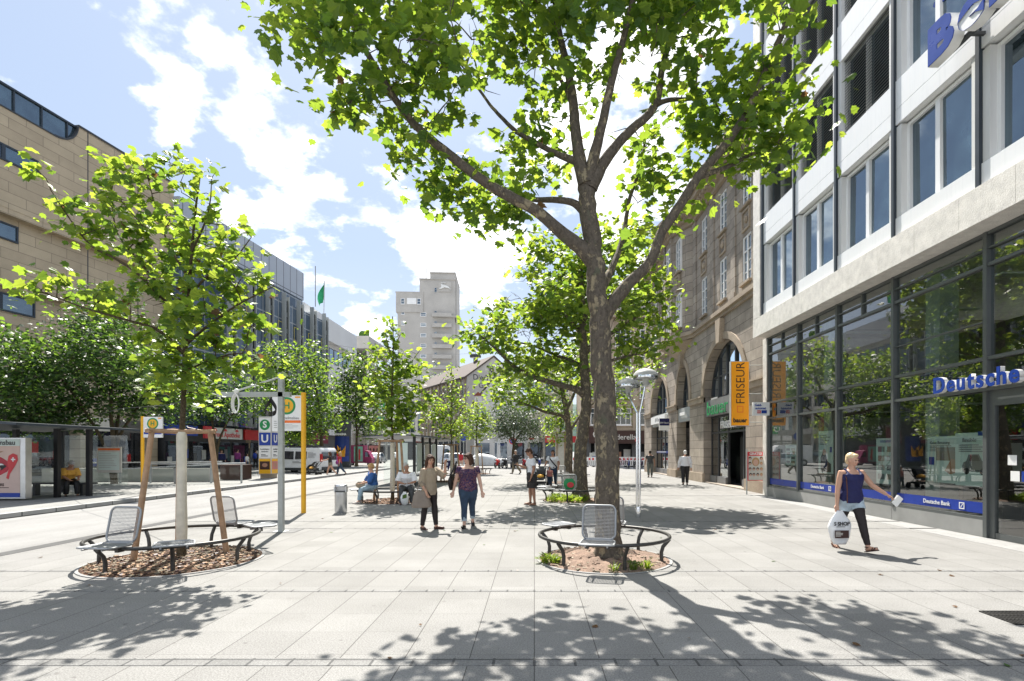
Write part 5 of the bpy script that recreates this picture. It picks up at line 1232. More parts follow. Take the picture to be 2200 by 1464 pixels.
# ------------------------------------------------------------------ ring benches round the trees
def rrect(w, h, r, n=4, z0=0):
    pts = []
    for cx_, cz, a0 in ((w/2-r, h-r, 0), (-w/2+r, h-r, 90), (-w/2+r, r, 180), (w/2-r, r, 270)):
        for k in range(n+1): a = R(a0+90*k/n); pts.append((cx_+r*math.cos(a), cz+r*math.sin(a)+z0))
    return pts
def wiregrid(mb, w, h, step, r, fn, r0):
    def half(t, L): # clip to rounded corners
        d = max(0, r0-min(t, L-t)); return r0-math.sqrt(max(0, r0*r0-d*d))
    k = 1
    x = step
    while x < w-1e-6:
        c = half(x, w); mb.tube([fn(x-w/2, c), fn(x-w/2, h-c)], r, 4, cap=False); x += step
    z = step
    while z < h-1e-6:
        c = half(z, h); mb.tube([fn(-w/2+c, z), fn(w/2-c, z)], r, 4, cap=False); z += step
def seat_meshes(step):
    W_, D_, Hb = .47, .43, .47
    s = MB(); fn = lambda x, d: (x, -.06-(-d) if False else d-.05, .075-.02*math.sin(math.pi*min(1, d/D_)))
    s.tube([fn(x, d) for x, d in rrect(W_, D_, .07)], .014, 8, closed=True); wiregrid(s, W_, D_, step, .0028, fn, .07)
    for x in (-.15, .15): s.tube([(x, -.04, .05), (x, .36, .045)], .012, 6)
    pan = s.mesh('seat', 'seat_steel', 60)
    b = MB(); fb = lambda x, z: (x, -.06-z*.22, .09+z)
    b.tube([fb(x, z) for x, z in rrect(W_, Hb, .08)], .0145, 8, closed=True); wiregrid(b, W_, Hb, step, .0028, fb, .08)
    for x in (-.2, .2): b.tube([(x, -.02, .07), (x, -.06, .1)], .013, 6)
    return pan, b.mesh('backrest', 'seat_steel', 60)
SEAT = seat_meshes(.0195); SEAT_FAR = seat_meshes(.036)
def ring_bench(label, x, y, rad, seats, legs=6, far=False, leg0=15, bed='mulch', bedz=.012):
    b = thing('ring_bench', label, 'bench', (x, y, 0), 0, 'ring benches around the street trees')
    m = MB(); n = 40 if not far else 24
    m.tube([(rad*math.cos(2*math.pi*k/n), rad*math.sin(2*math.pi*k/n), .39) for k in range(n)], .027, 8, closed=True); m.build('ring', 'bench_tube', b, 60)
    for k in range(legs):
        a = R(leg0+360*k/legs); c, s = math.cos(a), math.sin(a); m = MB()
        m.tube([(c*(rad+o), s*(rad+o), z) for o, z in ((0, .37), (-.035, .33), (-.1, .25), (-.125, .16), (-.12, .0))], [.026, .029, .029, .029, .029], 8); m.build('leg', 'bench_tube', b, 60)
    S_ = SEAT_FAR if far else SEAT
    for a, back in seats:
        ar = R(a); m = MB()
        s = link('seat', S_[0], b, (rad*math.cos(ar), rad*math.sin(ar), .37)); s.rotation_euler = (0, 0, ar-R(90)); s.location -= V(math.cos(ar), math.sin(ar), 0)*.1
        if back: k = link('backrest', S_[1], s)
        for x_ in (-.15, .15): m.box(x_-.025, .05, -.02, x_+.025, .15, .05)
        m.build('clamp', 'bench_tube', s)
    return b
def tree_bed(label, name, x, y, rad, m, h=.03, border=True):
    d = MB(); n = 48; rows = []
    r_ = random.Random(int(x*100)+3)
    for i in range(10):
        t = i/9; rows.append([(rad*t*math.cos(2*math.pi*k/n), rad*t*math.sin(2*math.pi*k/n), .006+(h*(1-t**4))*(.7+.3*math.sin(5*t+k))+r_.uniform(0, .012)*(t < .98)) for k in range(n)])
    d.loft(rows, cap=False); o = d.build(name, m, None, 180); o.location = (x, y, 0); tag(o, kind='structure')
    return o
BED = dict()
ring_bench('ring bench with two mesh backrests round the staked young tree in front', -5.6, 8.4, 1.15, [(262, 1), (302, 0), (78, 1), (45, 0)], 7, leg0=-8)
ring_bench('ring bench round the thick plane trunk with one mesh chair facing forward', 1.1, 8.5, 1.02, [(258, 1), (128, 0), (75, 1)], 6, leg0=-18)
ring_bench('ring bench round the staked tree where two people sit', -4.85, 18.3, 1.1, [(200, 0), (320, 0), (80, 1)], 6)
ring_bench('ring bench with a green bag on it under the second plane tree', 1.35, 18.7, 1.1, [(258, 1), (215, 0), (150, 0), (110, 1), (20, 0)], 6)
ring_bench('ring bench behind the two women talking', -4.64, 30, 1.1, [(200, 0), (80, 1)], 6, True)
ring_bench('ring bench round the third plane tree behind the pushchair', 1.7, 29, 1.1, [(250, 1), (200, 1), (20, 0)], 6, True)
ring_bench('farthest ring bench round a staked tree on the left of the square', -4.3, 40, 1.1, [(260, 0), (20, 0)], 6, True)
tree_bed('', 'mulch_bed', -5.6, 8.4, 1.2, 'mulch', .05); tree_bed('', 'earth_bed', 1.1, 8.5, 1.03, 'dirt', .07); tree_bed('', 'mulch_bed', -4.85, 18.3, 1.1, 'mulch', .05); tree_bed('', 'earth_bed', 1.35, 18.7, 1.05, 'dirt', .05)
tree_bed('', 'mulch_bed', -4.64, 30, 1.05, 'mulch', .04); tree_bed('', 'earth_bed', 1.7, 29, 1.05, 'dirt', .04); tree_bed('', 'mulch_bed', -4.3, 40, 1.05, 'mulch', .04)
for x, y, rad in ((-5.6, 8.4, 1.2), (1.1, 8.5, 1.03)):
    m = MB(); n = 48; m.loft([[(x+(rad+o)*math.cos(2*math.pi*k/n), y+(rad+o)*math.sin(2*math.pi*k/n), z) for k in range(n)] for o, z in ((-.01, .003), (-.01, .012), (.035, .012), (.035, .003))], cap=False); structure(m, 'bed_edge', 'granite')
# bark chips and weeds in the beds
def chips(label, x, y, rad, n, seed, m):
    r_ = random.Random(seed); d = MB()
    for _ in range(n):
        a = r_.uniform(0, 6.283); q = rad*math.sqrt(r_.random()); d.cur = r_.randrange(3)
        rt = Matrix.Rotation(r_.uniform(0, 3), 3, 'Z') @ Matrix.Rotation(r_.uniform(-.6, .6), 3, 'X'); s = r_.uniform(.5, 1.3)
        d.obox((x+q*math.cos(a), y+q*math.sin(a), .05+.015*r_.random()-.03*(q/rad)**3), .055*s, .025*s, .011, rt)
    tag(d.build('bark_chips', m), label, 'bark chips', kind='stuff')
chips('loose bark chips under the front left ring bench', -5.6, 8.4, 1.15, 1700, 5, ['shoe_brown', 'wood', 'khaki'])
chips('loose earth crumbs and bark round the thick trunk', 1.1, 8.5, 1.0, 380, 6, ['dirt', 'khaki', 'brown_stone'])
chips('loose bark chips under the bench with two seated people', -4.85, 18.3, 1.05, 500, 7, ['shoe_brown', 'wood', 'hair_brown'])
def weeds(label, x, y, spots, n, seed, hgt, mats=('leaf_a', 'leaf_c')):
    r_ = random.Random(seed); d = MB()
    for cx_, cy, rr in spots:
        for _ in range(int(n*rr)):
            a = r_.uniform(0, 6.283); q = rr*math.sqrt(r_.random()); bx, by = x+cx_+q*math.cos(a), y+cy+q*math.sin(a); d.cur = r_.randrange(2)
            if r_.random() < .6:
                h_ = hgt*r_.uniform(.4, 1.2); lean = V(r_.gauss(0,.5), r_.gauss(0,.5), 0)*h_; w_ = V(r_.uniform(-1,1), r_.uniform(-1,1), 0).normalized()*.007
                p0 = V(bx, by, .01); p1 = p0+lean*.35+V(0,0,h_*.65); p2 = p0+lean+V(0,0,h_*.9)
                d.face([p0-w_, p0+w_, p1+w_*.8, p2, p1-w_*.8])
            else: leaf_quad(d, V(bx, by, .02+hgt*.6*r_.random()), V(math.cos(a), math.sin(a), .5), V(0,0,1), hgt*r_.uniform(.3, .7), r_)
    tag(d.build('weeds', list(mats)), label, 'weeds', kind='stuff')
weeds('green grass tuft and weeds at the edge of the thick trunk bed', 1.1, 8.5, [(-.86, -.3, .15), (-.78, -.42, .07), (.3, -.86, .05), (.52, -.76, .06), (.02, -.95, .03)], 700, 2, .16)
weeds('bright green weeds filling the bed under the second plane tree', 1.35, 18.7, [(-.5, -.5, .45), (.1, -.6, .4), (-.3, .1, .5)], 700, 3, .26)

# ------------------------------------------------------------------ tree guards of wooden stakes
def stakes(label, x, y, top, R0=.72, R1=.4, rot=-90, rr=.042, angs=None):
    g = thing('tree_stakes', label, 'tree support', (x, y, 0), 0, 'wooden tree supports'); tp = []
    for k in range(3):
        a = R(angs[k] if angs else rot+120*k); p0 = V(R0*math.cos(a), R0*math.sin(a), .0); p1 = V(R1*math.cos(a), R1*math.sin(a), top); tp.append(p1)
        m = MB(); m.tube([p0.lerp(p1, t) for t in (0, .25, .5, .75, 1)], [rr*1.1, rr*1.05, rr, rr*.97, rr*.93], 10); m.build('stake', 'wood', g, 60)
    for i in range(3):
        a, b = tp[i], tp[(i+1) % 3]; d = (b-a).normalized()*.09; m = MB(); m.tube([a-d+V(0,0,-.04), b+d+V(0,0,-.04)], .034, 8); m.build('crossbar', 'wood', g, 60)
    m = MB()
    for k in range(3): m.tube([tp[k]*.2+V(.0,.0,top*.8+k*.02), tp[k]+V(0,0,-.05)], .012, 5)
    m.build('tie', 'leather', g); return g
stakes('tall wooden tripod of stakes holding the front left young tree', -5.6, 8.5, 2.07, .62, .38, 0, angs=(216, 30, 128))
stakes('wooden stakes behind the seated couple', -4.85, 18.3, 2.1, .62, .42, -35)
stakes('wooden stakes of the tree behind the two women talking', -4.64, 30, 2.1, .62, .42, -35)
stakes('farthest left wooden stakes beside the covered car', -4.3, 40, 2.1, .62, .42, -35)
gd = thing('tree_guard', 'slatted pale wooden box guard round the small tree behind the man in white', 'tree guard', (1.95, 39.5, 0))
for k in range(4):
    m = MB(); a = R(45+90*k); m.box(.42*math.cos(a)-.06, .42*math.sin(a)-.06, 0, .42*math.cos(a)+.06, .42*math.sin(a)+.06, 3.1); m.build('post', 'wood', gd)
m = MB(); m.box(-.42, -.31, .3, .42, -.28, 3.0); m.box(-.31, -.4, .3, -.28, .4, 3.0); m.build('mesh_panel', 'off_white', gd)

# ------------------------------------------------------------------ posts, signs and bins
mp = thing('utility_post', 'square galvanised steel post with an arm and a coil of cable', 'post', (-5.39, 11.4, 0))
m = MB(); m.box(-.05, -.05, 0, .05, .05, 3.38); m.box(-.13, -.13, 0, .13, .13, .015); m.build('mast', 'galv', mp)
m = MB(); m.box(-1.35, -.05, 2.87, .2, .05, 2.97); m.build('arm', 'galv', mp)
m = MB(); m.tube([(-1.0, 0, 2.98), (-.06, 0, 3.28)], .018, 6); m.build('brace', 'galv', mp)
cb = MB()
for k in range(4): cb.tube([(-.92+(.05+.012*k)*math.cos(2*math.pi*i/16), -.07-.012*k, 2.72+(.17+.012*k)*math.sin(2*math.pi*i/16)) for i in range(16)], .009, 5, closed=True)
cb.build('cable_coil', 'white_paint', mp); m = MB(); m.ell((-.92, -.06, 2.98), .05, .05, .06); m.build('insulator', 'white_paint', mp, 180)
cb = MB()
for k in range(5): cb.tube([(-.25-.012*k+.12*math.sin(6.28*i/14), .06+.02*k, 2.85-.3*math.sin(math.pi*i/14)-.02*k) for i in range(15)], .01, 5)
cb.build('dark_cable', 'black', mp)
m = MB(); m.tube([(-1.35, 0, 2.93), (-4.5, 3, 2.95), (-8, 6, 3.1), (-12, 10, 3.2)], .008, 4); m.build('feed_cable', 'dark_grey', mp)
bp = MB(); bp.box(-5.75, 11.2, .004, -5.05, 11.75, .007); structure(bp, 'paving_patch', 'granite_dark')
def stopsign(label, loc, flip, h, zt, zb, wd, full):
    s = thing('bus_stop_sign', label, 'bus stop sign', loc); m = MB(); m.tube([(0,0,0), (0,0,h)], .065 if full else .055, 12); m.build('pole', 'yellow', s, 60)
    a, b = (-wd-.05, -.05) if full else (.05, wd+.05)
    MB().box(a, -.03, zb, b, .03, zt).build('board', 'white_paint', s); c = (a+b)/2; r = wd*.3; zc = zt-wd*.36
    flat(s, 'emblem', disc(c, zc, r, 36), 'sign_green', y=-.034); flat(s, 'emblem', disc(c, zc, r*.76, 36), 'yellow', y=-.038); text(s, 'H', c, zc, r*1.05, 'sign_green', y=-.042, bold=.004)
    flat(s, 'logo', rect(b-wd*.22, zt-.07, b-.03, zt-.03), 'orange', y=-.034)
    if full:
        text(s, 'Wilhelmsbau', c+.05, zt-wd*.78, .11, 'grey_text', y=-.034); flat(s, 'stripe', rect(c-wd*.28, zt-wd*.95, b-.02, zt-wd*.86), 'orange_stripe', y=-.034)
        lines(s, c-wd*.2, b-.05, zb+.05, zt-wd*1.0, 4, 'light_grey', y=-.034, hgt=.25); lines(s, a+.04, a+.16, zb+.05, zt-wd*.88, 4, 'light_grey', y=-.034, hgt=.4, seed=3)
    else: flat(s, 'stripe', rect(a+.02, zb+.12, b-.02, zb+.2), 'blue', y=-.034); flat(s, 'stripe', rect(a+.02, zb+.26, b-.02, zb+.27), 'light_grey', y=-.034)
    return s
stopsign('bus stop sign on a yellow pole behind the square steel post', (-6.38, 14.8, 0), 0, 3.33, 3.25, 2.27, .8, True)
stopsign('bus stop sign on a yellow pole behind the wooden tripod', (-14.2, 19.4, .12), 0, 2.85, 2.83, 2.08, .68, False)
bn = thing('litter_bin', 'oval stainless steel litter bin with an open top slot on the paving', 'bin', (-5.35, 14.8, 0), 8)
def oval(w_, d_, z, n=28): return [(w_*math.cos(2*math.pi*k/n)*(1 if True else 1), d_*math.sin(2*math.pi*k/n), z) for k in range(n)]
m = MB(); m.loft([oval(.155, .11, .0), oval(.155, .11, .03), oval(.165, .12, .05), oval(.165, .12, .58)]); m.build('body', 'steel', bn, 60)
m = MB()
for sx in (-1, 1): m.box(sx*.165-(.03 if sx > 0 else 0), -.1, .58, sx*.165+(.03 if sx < 0 else 0), .1, .74)
m.box(-.13, .05, .58, .13, .1, .74); m.build('mouth_surround', 'steel', bn); m = MB(); m.loft([oval(.165, .12, .735), oval(.165, .12, .775), oval(.15, .105, .79)]); m.build('lid', 'steel', bn, 60); m = MB(); m.box(-.13, -.09, .585, .13, .045, .6); m.build('slot', 'black', bn)
bn2 = thing('litter_bin', 'pale round litter bin beside the ramp railing', 'bin', (-17.6, 26.5, .12)); m = MB(); m.lathe([(.2,0),(.22,.05),(.22,.75)], n=16); m.build('body', 'light_grey', bn2, 60); m = MB(); m.lathe([(.24,.752),(.24,.82),(.15,.92)], n=16); m.build('lid', 'mid_grey', bn2, 60)
bx = thing('grit_box', 'dark brown square box with a lid on the left pavement', 'box', (-16.6, 29.8, .115)); m = MB(); m.box(-.6, -.5, .02, .6, .5, .76); m.build('body', 'brown_box', bx); m = MB(); m.box(-.63, -.53, .763, .63, .53, .84); m.build('lid', 'brown_box', bx)
# S / U column
su = thing('station_column', 'square information column with green S and blue U signs', 'sign column', (-15.6, 31.0, .115))
m = MB(); m.box(-.3, .05, 0, .3, .85, .25); m.build('base', 'brown_stone', su)
m = MB(); m.box(-.36, 0, .25, .36, .92, 3.6); m.build('body', 'light_grey', su)
def suface(rz, off, wd):
    f = bpy.data.objects.new('face_panel', MB().box(-wd/2, -.012, .28, wd/2, -.001, 3.57).mesh('face_panel', 'off_white')); C.objects.link(f); f.parent = su; f.location = off; f.rotation_euler = (0, 0, R(rz))
    for z0, z1, mt_ in ((2.72, 3.5, 'white_paint'), (1.92, 2.66, 'blue'), (1.2, 1.86, 'white_paint'), (.28, 1.14, 'yellow')): flat(f, 'field', rect(-wd/2+.03, z0, wd/2-.03, z1), mt_, y=-.018)
    flat(f, 'emblem', disc(0, 3.11, .3 if wd > .6 else .3, 30, .31), 'sign_green', y=-.022); text(f, 'S', 0, 3.11, .52, 'white_paint', y=-.027, bold=.016)
    text(f, 'U', 0, 2.29, .62, 'white_paint', y=-.024, bold=.016); text(f, 'Rotebühlplatz', 0, 1.7, .095, 'dark_grey', y=-.024, bold=.002); text(f, 'Stadtmitte', 0, 1.56, .095, 'dark_grey', y=-.024, bold=.002); lines(f, -wd*.3, wd*.3, 1.25, 1.4, 2, 'dark_grey', y=-.024)
    flat(f, 'picture', rect(-wd/2+.07, .52, wd/2-.07, 1.0), 'brown_box' if wd < .8 else 'pink_cloth', y=-.022); flat(f, 'picture', disc(0, .78, .16, 14, .12), 'skin_tan', y=-.025)
suface(0, (0, 0, 0), .72); suface(90, (.36, .46, 0), .9)
# advertising column
ac = thing('advertising_column', 'tall round dark advertising column with a drink poster', 'advertising column', (-18.6, 52, .0))
m = MB(); m.lathe([(.78,0),(.78,.5),(.75,.52),(.75,3.9),(.79,3.92),(.79,4.55)], n=32); m.build('drum', 'dark_grey', ac, 40)
def curved(name, z0, z1, a0, a1, r, mt_, cut=None):
    m = MB(); n = 14; m.loft([[(r_*math.cos(R(a0+(a1-a0)*k/n)), r_*math.sin(R(a0+(a1-a0)*k/n)), z) for r_, z in ((r-.01, z0), (r, z0), (r, z1), (r-.01, z1))] for k in range(n+1)]); return m.build(name, mt_, ac)
curved('poster', .7, 3.1, 220, 340, .765, 'drink_blue'); curved('poster', .7, 1.2, 225, 335, .775, 'letter_blue')
m = MB()
for px_, pz, s in ((-.25, 1.2, 1), (.15, 1.15, 1.2)):
    pts = [(-.3,0),(-.28,.5),(-.35,1.15),(-.2,.9),(0,.55),(.22,.85),(.3,1.1),(.28,.4),(.25,0)]; m.prism([(px_+a*s, -.8, pz+b*s*.8) for a, b in pts], (0, .1, 0))
m.build('drink_splash', 'drink_orange', ac); text(ac, 'ORANGINA', 0, 3.3, .3, 'white_paint', y=-.8, bold=.012, sx=.75)
# bus shelters
sh = thing('bus_shelter', 'dark framed glass bus shelter on the left pavement with a curved roof', 'bus shelter', (-16.8, 19, .12))
m = MB(); rows = []
for i in range(9):
    t = i/8; x = -2.4+3.9*t; z = 2.33+.12*math.sin(math.pi*t*.9); rows.append([(x, -3.2, z), (x, 2.0, z), (x, 2.0, z+.07), (x, -3.2, z+.07)])
m.loft(rows); m.build('roof', 'anthracite', sh)
for x, y in ((.4, -.6), (1.0, .0), (-1.6, .0), (-1.6, 1.9)): m = MB(); m.box(x-.07, y-.07, 0, x+.07, y+.07, 2.36); m.build('post', 'black', sh)
m = MB(); m.box(-1.55, 1.85, .25, .95, 1.87, 2.2); m.box(-1.62, .05, .25, -1.6, 1.85, 2.2); m.build('glass_wall', 'clear_glass', sh)
m = MB(); m.box(-1.5, .1, .4, .9, .5, .45); m.box(-1.2, .2, 0, -1.1, .4, .4); m.box(.5, .2, 0, .6, .4, .4); m.build('bench', 'dark_grey', sh)
m = MB(); m.box(-.2, 1.8, .75, .75, 1.84, 1.75); mo = m.build('timetable_board', 'off_white', sh); flat(mo, 'header', rect(-.15, 1.62, .7, 1.7), 'orange_stripe', y=1.79); flat(mo, 'map', rect(-.13, .85, .68, 1.55), 'poster_pale', y=1.79); lines(mo, -.1, .65, .9, 1.5, 9, 'light_grey', y=1.785, hgt=.25)
ad = thing('advertising_panel', 'backlit poster panel with huge red lips at the end of the bus shelter', 'advertising panel', (-17.4, 17.3, .12))
m = MB(); m.box(-.95, 0, .05, .95, .22, 2.02); m.build('case', 'steel', ad)
flat(ad, 'poster', rect(-.82, .2, .78, 1.92), 'poster_skin', y=-.005); flat(ad, 'header', rect(-.82, 1.76, .78, 1.98), 'poster_pale', y=-.009); text(ad, 'helmsbau', .22, 1.86, .22, 'dark_grey', y=-.013, bold=.004)
flat(ad, 'footer', rect(-.82, .1, .78, .24), 'blue', y=-.009); text(ad, 'STARS', .1, .5, .12, 'brown_box', y=-.01, bold=.003); lines(ad, -.1, .75, .38, .42, 1, 'brown_box', y=-.01)
lip = [(-.62,1.1),(-.45,1.24),(-.2,1.4),(-.02,1.33),(.16,1.4),(.36,1.28),(.5,1.12),(.36,.92),(.12,.8),(-.12,.79),(-.4,.88)]; flat(ad, 'lips', lip, 'lip_red', y=-.01)
flat(ad, 'mouth', [(-.45,1.1),(-.2,1.2),(0,1.18),(.2,1.2),(.36,1.1),(.2,.98),(0,.94),(-.22,.96)], 'black', y=-.014); flat(ad, 'tongue', disc(-.02, 1.02, .2, 18, .07), 'pink_cloth', y=-.017); flat(ad, 'teeth', [(-.3,1.15),(-.2,1.19),(0,1.17),(.2,1.19),(.28,1.14),(0,1.12)], 'white_paint', y=-.018)
sp = [(.34,.72),(.42,.68),(.46,.85),(.62,1.1),(.72,1.3),(.7,1.46),(.56,1.52),(.42,1.44),(.38,1.25),(.42,1.0)]; flat(ad, 'spoon', sp, 'sign_red', y=-.014); flat(ad, 'cross', rect(.5, 1.3, .64, 1.34), 'white_paint', y=-.018); flat(ad, 'cross', rect(.55, 1.25, .59, 1.39), 'white_paint', y=-.021)
flat(ad, 'nose_shadow', [(-.3,1.6),(-.18,1.54),(0,1.56),(.16,1.54),(.26,1.6),(.12,1.58),(0,1.6),(-.14,1.58)], 'skin_tan', y=-.01)
s2 = thing('bus_shelter', 'glass bus shelter with dark posts behind the seated man', 'bus shelter', (-6.4, 25.6, 0))
m = MB(); rows = []
for i in range(9):
    t = i/8; x = -1.75+3.3*t; z = 2.36+.1*math.sin(math.pi*t); rows.append([(x, -.3, z), (x, 6.2, z), (x, 6.2, z+.05), (x, -.3, z+.05)])
m.loft(rows); m.build('roof', 'anthracite', s2)
for y in (0, 1.9, 3.8, 5.7): m = MB(); m.box(.6, y-.05, 0, .72, y+.05, 2.42); m.build('post', 'black', s2)
m = MB(); m.box(-.8, -.02, .2, .58, .0, 2.2)
for y in (0, 1.9, 3.8): m.box(.65, y+.08, .2, .67, y+1.82, 2.2)
m.build('glass_wall', 'clear_glass', s2)
for k, y in enumerate((.4, 2.3, 4.2)): o = MB().box(.69, y, .7, .71, y+1.1, 2.1).build('timetable_board', ('poster_pale', 'off_white', 'poster_pale')[k], s2)
m = MB(); m.box(-.15, -.045, .8, .35, -.025, 2.1); m.build('route_map', 'poster_pale', s2)
m = MB(); m.box(.1, 1, .42, .5, 4.6, .46); m.box(.25, 1.4, 0, .35, 1.5, .42); m.box(.25, 4, 0, .35, 4.1, .42); m.build('bench', 'dark_grey', s2)
# ramp railing
rl = thing('ramp_railing', 'steel handrail with glass panels along the ramp on the left pavement', 'railing', (-19.5, 24, .115))
m = MB(); m.tube([(0, 2.5, .95), (5.2, 2.5, 1.0)], .03, 8); m.tube([(-4, 2.0, .6), (0, 2.0, .75), (5, 2.2, 1.0)], .03, 8); m.tube([(-3, 3.2, 1.0), (3.4, 3.6, 1.05)], .03, 8); m.build('handrail', 'steel', rl, 60)
for x in (-2.5, -1, .5, 2, 3.5, 5): m = MB(); m.box(x-.03, 2.46, 0, x+.03, 2.54, .95); m.build('post', 'galv', rl)
m = MB()
for x in (-2.5, -1, .5, 2, 3.5): m.box(x+.1, 2.49, .12, x+1.4, 2.5, .85)
m.build('glass_panel', 'clear_glass', rl); m = MB(); m.box(-6, 3.7, 0, 3, 3.9, .7); m.build('parapet', 'pale_plaster', rl)
# twin street lamp
lp = thing('street_lamp', 'chrome twin street lamp with two clear mushroom globes', 'street lamp', (2.68, 13.8, 0))
m = MB()
for dx in (-.036, .036): m.tube([(dx, 0, 0), (dx, 0, 2.0), (dx*1.0, 0, 2.7)], .032, 12)
m.lathe([(.075, 0), (.075, .25), (.07, .28)], n=16); m.build('pole', 'chrome', lp, 60)
m = MB(); m.tube([(.036, 0, 2.7), (.1, 0, 3.0), (.17, 0, 3.38)], .028, 10); m.build('arm', 'chrome', lp, 60); m = MB(); m.tube([(-.036, 0, 2.7), (-.09, .4, 3.0), (-.12, .75, 3.3)], .028, 10); m.build('arm', 'chrome', lp, 60)
for (x, y, z) in ((.19, 0, 3.58), (-.12, .8, 3.45)):
    m = MB(); m.loft([[(x+.31*r*math.cos(2*math.pi*k/24), y+.31*r*math.sin(2*math.pi*k/24), z+dz) for k in range(24)] for r, dz in ((.3,-.2),(.6,-.17),(.85,-.1),(.98,-.02),(1,.03))], cap=False); lo = m.build('globe', 'lamp_glass', lp, 180)
    m = MB(); m.loft([[(x+.32*r*math.cos(2*math.pi*k/24), y+.32*r*math.sin(2*math.pi*k/24), z+dz) for k in range(24)] for r, dz in ((1.0,.0),(1.02,.03),(1.0,.07))], cap=False); m.build('band', 'chrome', lp, 180)
    m = MB(); m.lathe([(.32,.07),(.305,.13),(.25,.19),(.15,.24),(.05,.26)], (x, y, z), 24); m.build('hood', 'light_grey', lp, 60)
    m = MB(); m.lathe([(.05,-.2),(.08,-.1),(.08,.03)], (x, y, z), 12); m.build('lamp_holder', 'off_white', lp, 60)
# signs at the arches
fz = thing('shop_sign', 'tall orange hanging sign with vertical black lettering', 'sign', (8.26, 21.5, 2.72))
m = MB(); m.box(-.37, 0, 0, .37, .16, 2.6); m.build('case', 'light_grey', fz); flat(fz, 'panel', rect(-.35, .02, .355, 2.58), 'orange', y=-.006, t=.005)
text(fz, 'FRISEUR', .03, 1.72, .5, 'black', y=-.012, rot=90, sx=.94, bold=-.004); flat(fz, 'emblem', rect(-.12, .54, .13, .8), 'orange_stripe', y=-.012); flat(fz, 'emblem', rect(-.09, .57, .1, .77), 'orange', y=-.015); text(fz, 'bauer', 0, .22, .24, 'black', y=-.012, bold=.008)
m = MB()
for z in (.15, 1.3, 2.45): m.tube([(.37, .08, z), (.95, .08, z)], .018, 6)
m.build('bracket', 'galv', fz)
gs = thing('bank_sign', 'small white box sign for a cash machine beside the orange sign', 'sign', (8.55, 20.15, 3.05)); m = MB(); m.box(-.31, 0, 0, .31, .12, .5); m.build('case', 'white_paint', gs)
text(gs, 'Geld-', -.12, .39, .12, 'letter_blue', y=-.004, bold=.004); text(gs, 'automat', -.03, .27, .12, 'letter_blue', y=-.004, bold=.004); flat(gs, 'logo', rect(-.16, .08, -.02, .2), 'sign_red'); flat(gs, 'logo', rect(.0, .08, .2, .2), 'letter_blue'); text(gs, 'EC', -.09, .14, .1, 'white_paint', y=-.008); m = MB(); m.box(.31, .03, .2, .4, .09, .3); m.build('bracket', 'galv', gs)
gp = thing('poster_board', 'red and white poster board with rows of heads standing by the pier', 'poster board', (8.68, 21.0, 0))
for x in (-.34, .34): m = MB(); m.box(x-.02, 0, 0, x+.02, .04, 1.8); m.build('post', 'galv', gp)
m = MB(); m.box(-.31, -.005, .55, .31, .03, 1.68); m.build('board', 'sign_red', gp); flat(gp, 'panel', rect(-.28, .58, .28, 1.52), 'off_white', y=-.01); text(gp, 'GRATIS!', 0, 1.6, .135, 'white_paint', y=-.012, bold=.004)
r_ = random.Random(2)
def headpic(x, z, s, hair):
    flat(gp, 'picture', disc(x, z+.01, s, 14, s*1.15), hair, y=-.014); flat(gp, 'picture', disc(x, z-.015, s*.68, 12, s*.85), 'skin_pale', y=-.018)
headpic(0, 1.28, .15, 'hair_straw')
for i, (x, z) in enumerate([(-.22, 1.42), (.22, 1.42), (-.22, 1.22), (.22, 1.22), (-.22, 1.0), (-.07, 1.0), (.08, 1.0), (.22, 1.0), (-.2, .78), (-.07, .78), (.08, .78), (.22, .78)]): headpic(x, z, .055, ('hair_dark', 'hair_brown', 'hair_dark', 'hair_straw')[i % 4])
bb = thing('bank_sign', 'small white and navy box sign hanging from the far pier', 'sign', (8.75, 36.0, 3.1)); m = MB(); m.box(-.34, 0, 0, .34, .14, .8); m.build('case', 'white_paint', bb); flat(bb, 'panel', rect(-.34, .32, .34, .8), 'navy'); text(bb, 'BW Bank', 0, .5, .15, 'white_paint', y=-.01); m = MB(); m.box(.34, .04, .5, .48, .1, .58); m.build('bracket', 'galv', bb)
gt_ = thing('drain_grate', 'dark iron drain grate set into the paving at the right edge', 'grate', (5.05, 5.5, 0)); m = MB(); m.box(-.3, -.22, .001, .3, .22, .005); m.build('pit', 'black', gt_)
m = MB()
for k in range(16): m.box(-.3+k*.04, -.22, .005, -.282+k*.04, .22, .012)
for y in (-.22, -.075, .07, .205): m.box(-.3, y, .0055, .33, y+.016, .0135)
m.build('bars', 'bench_tube', gt_)

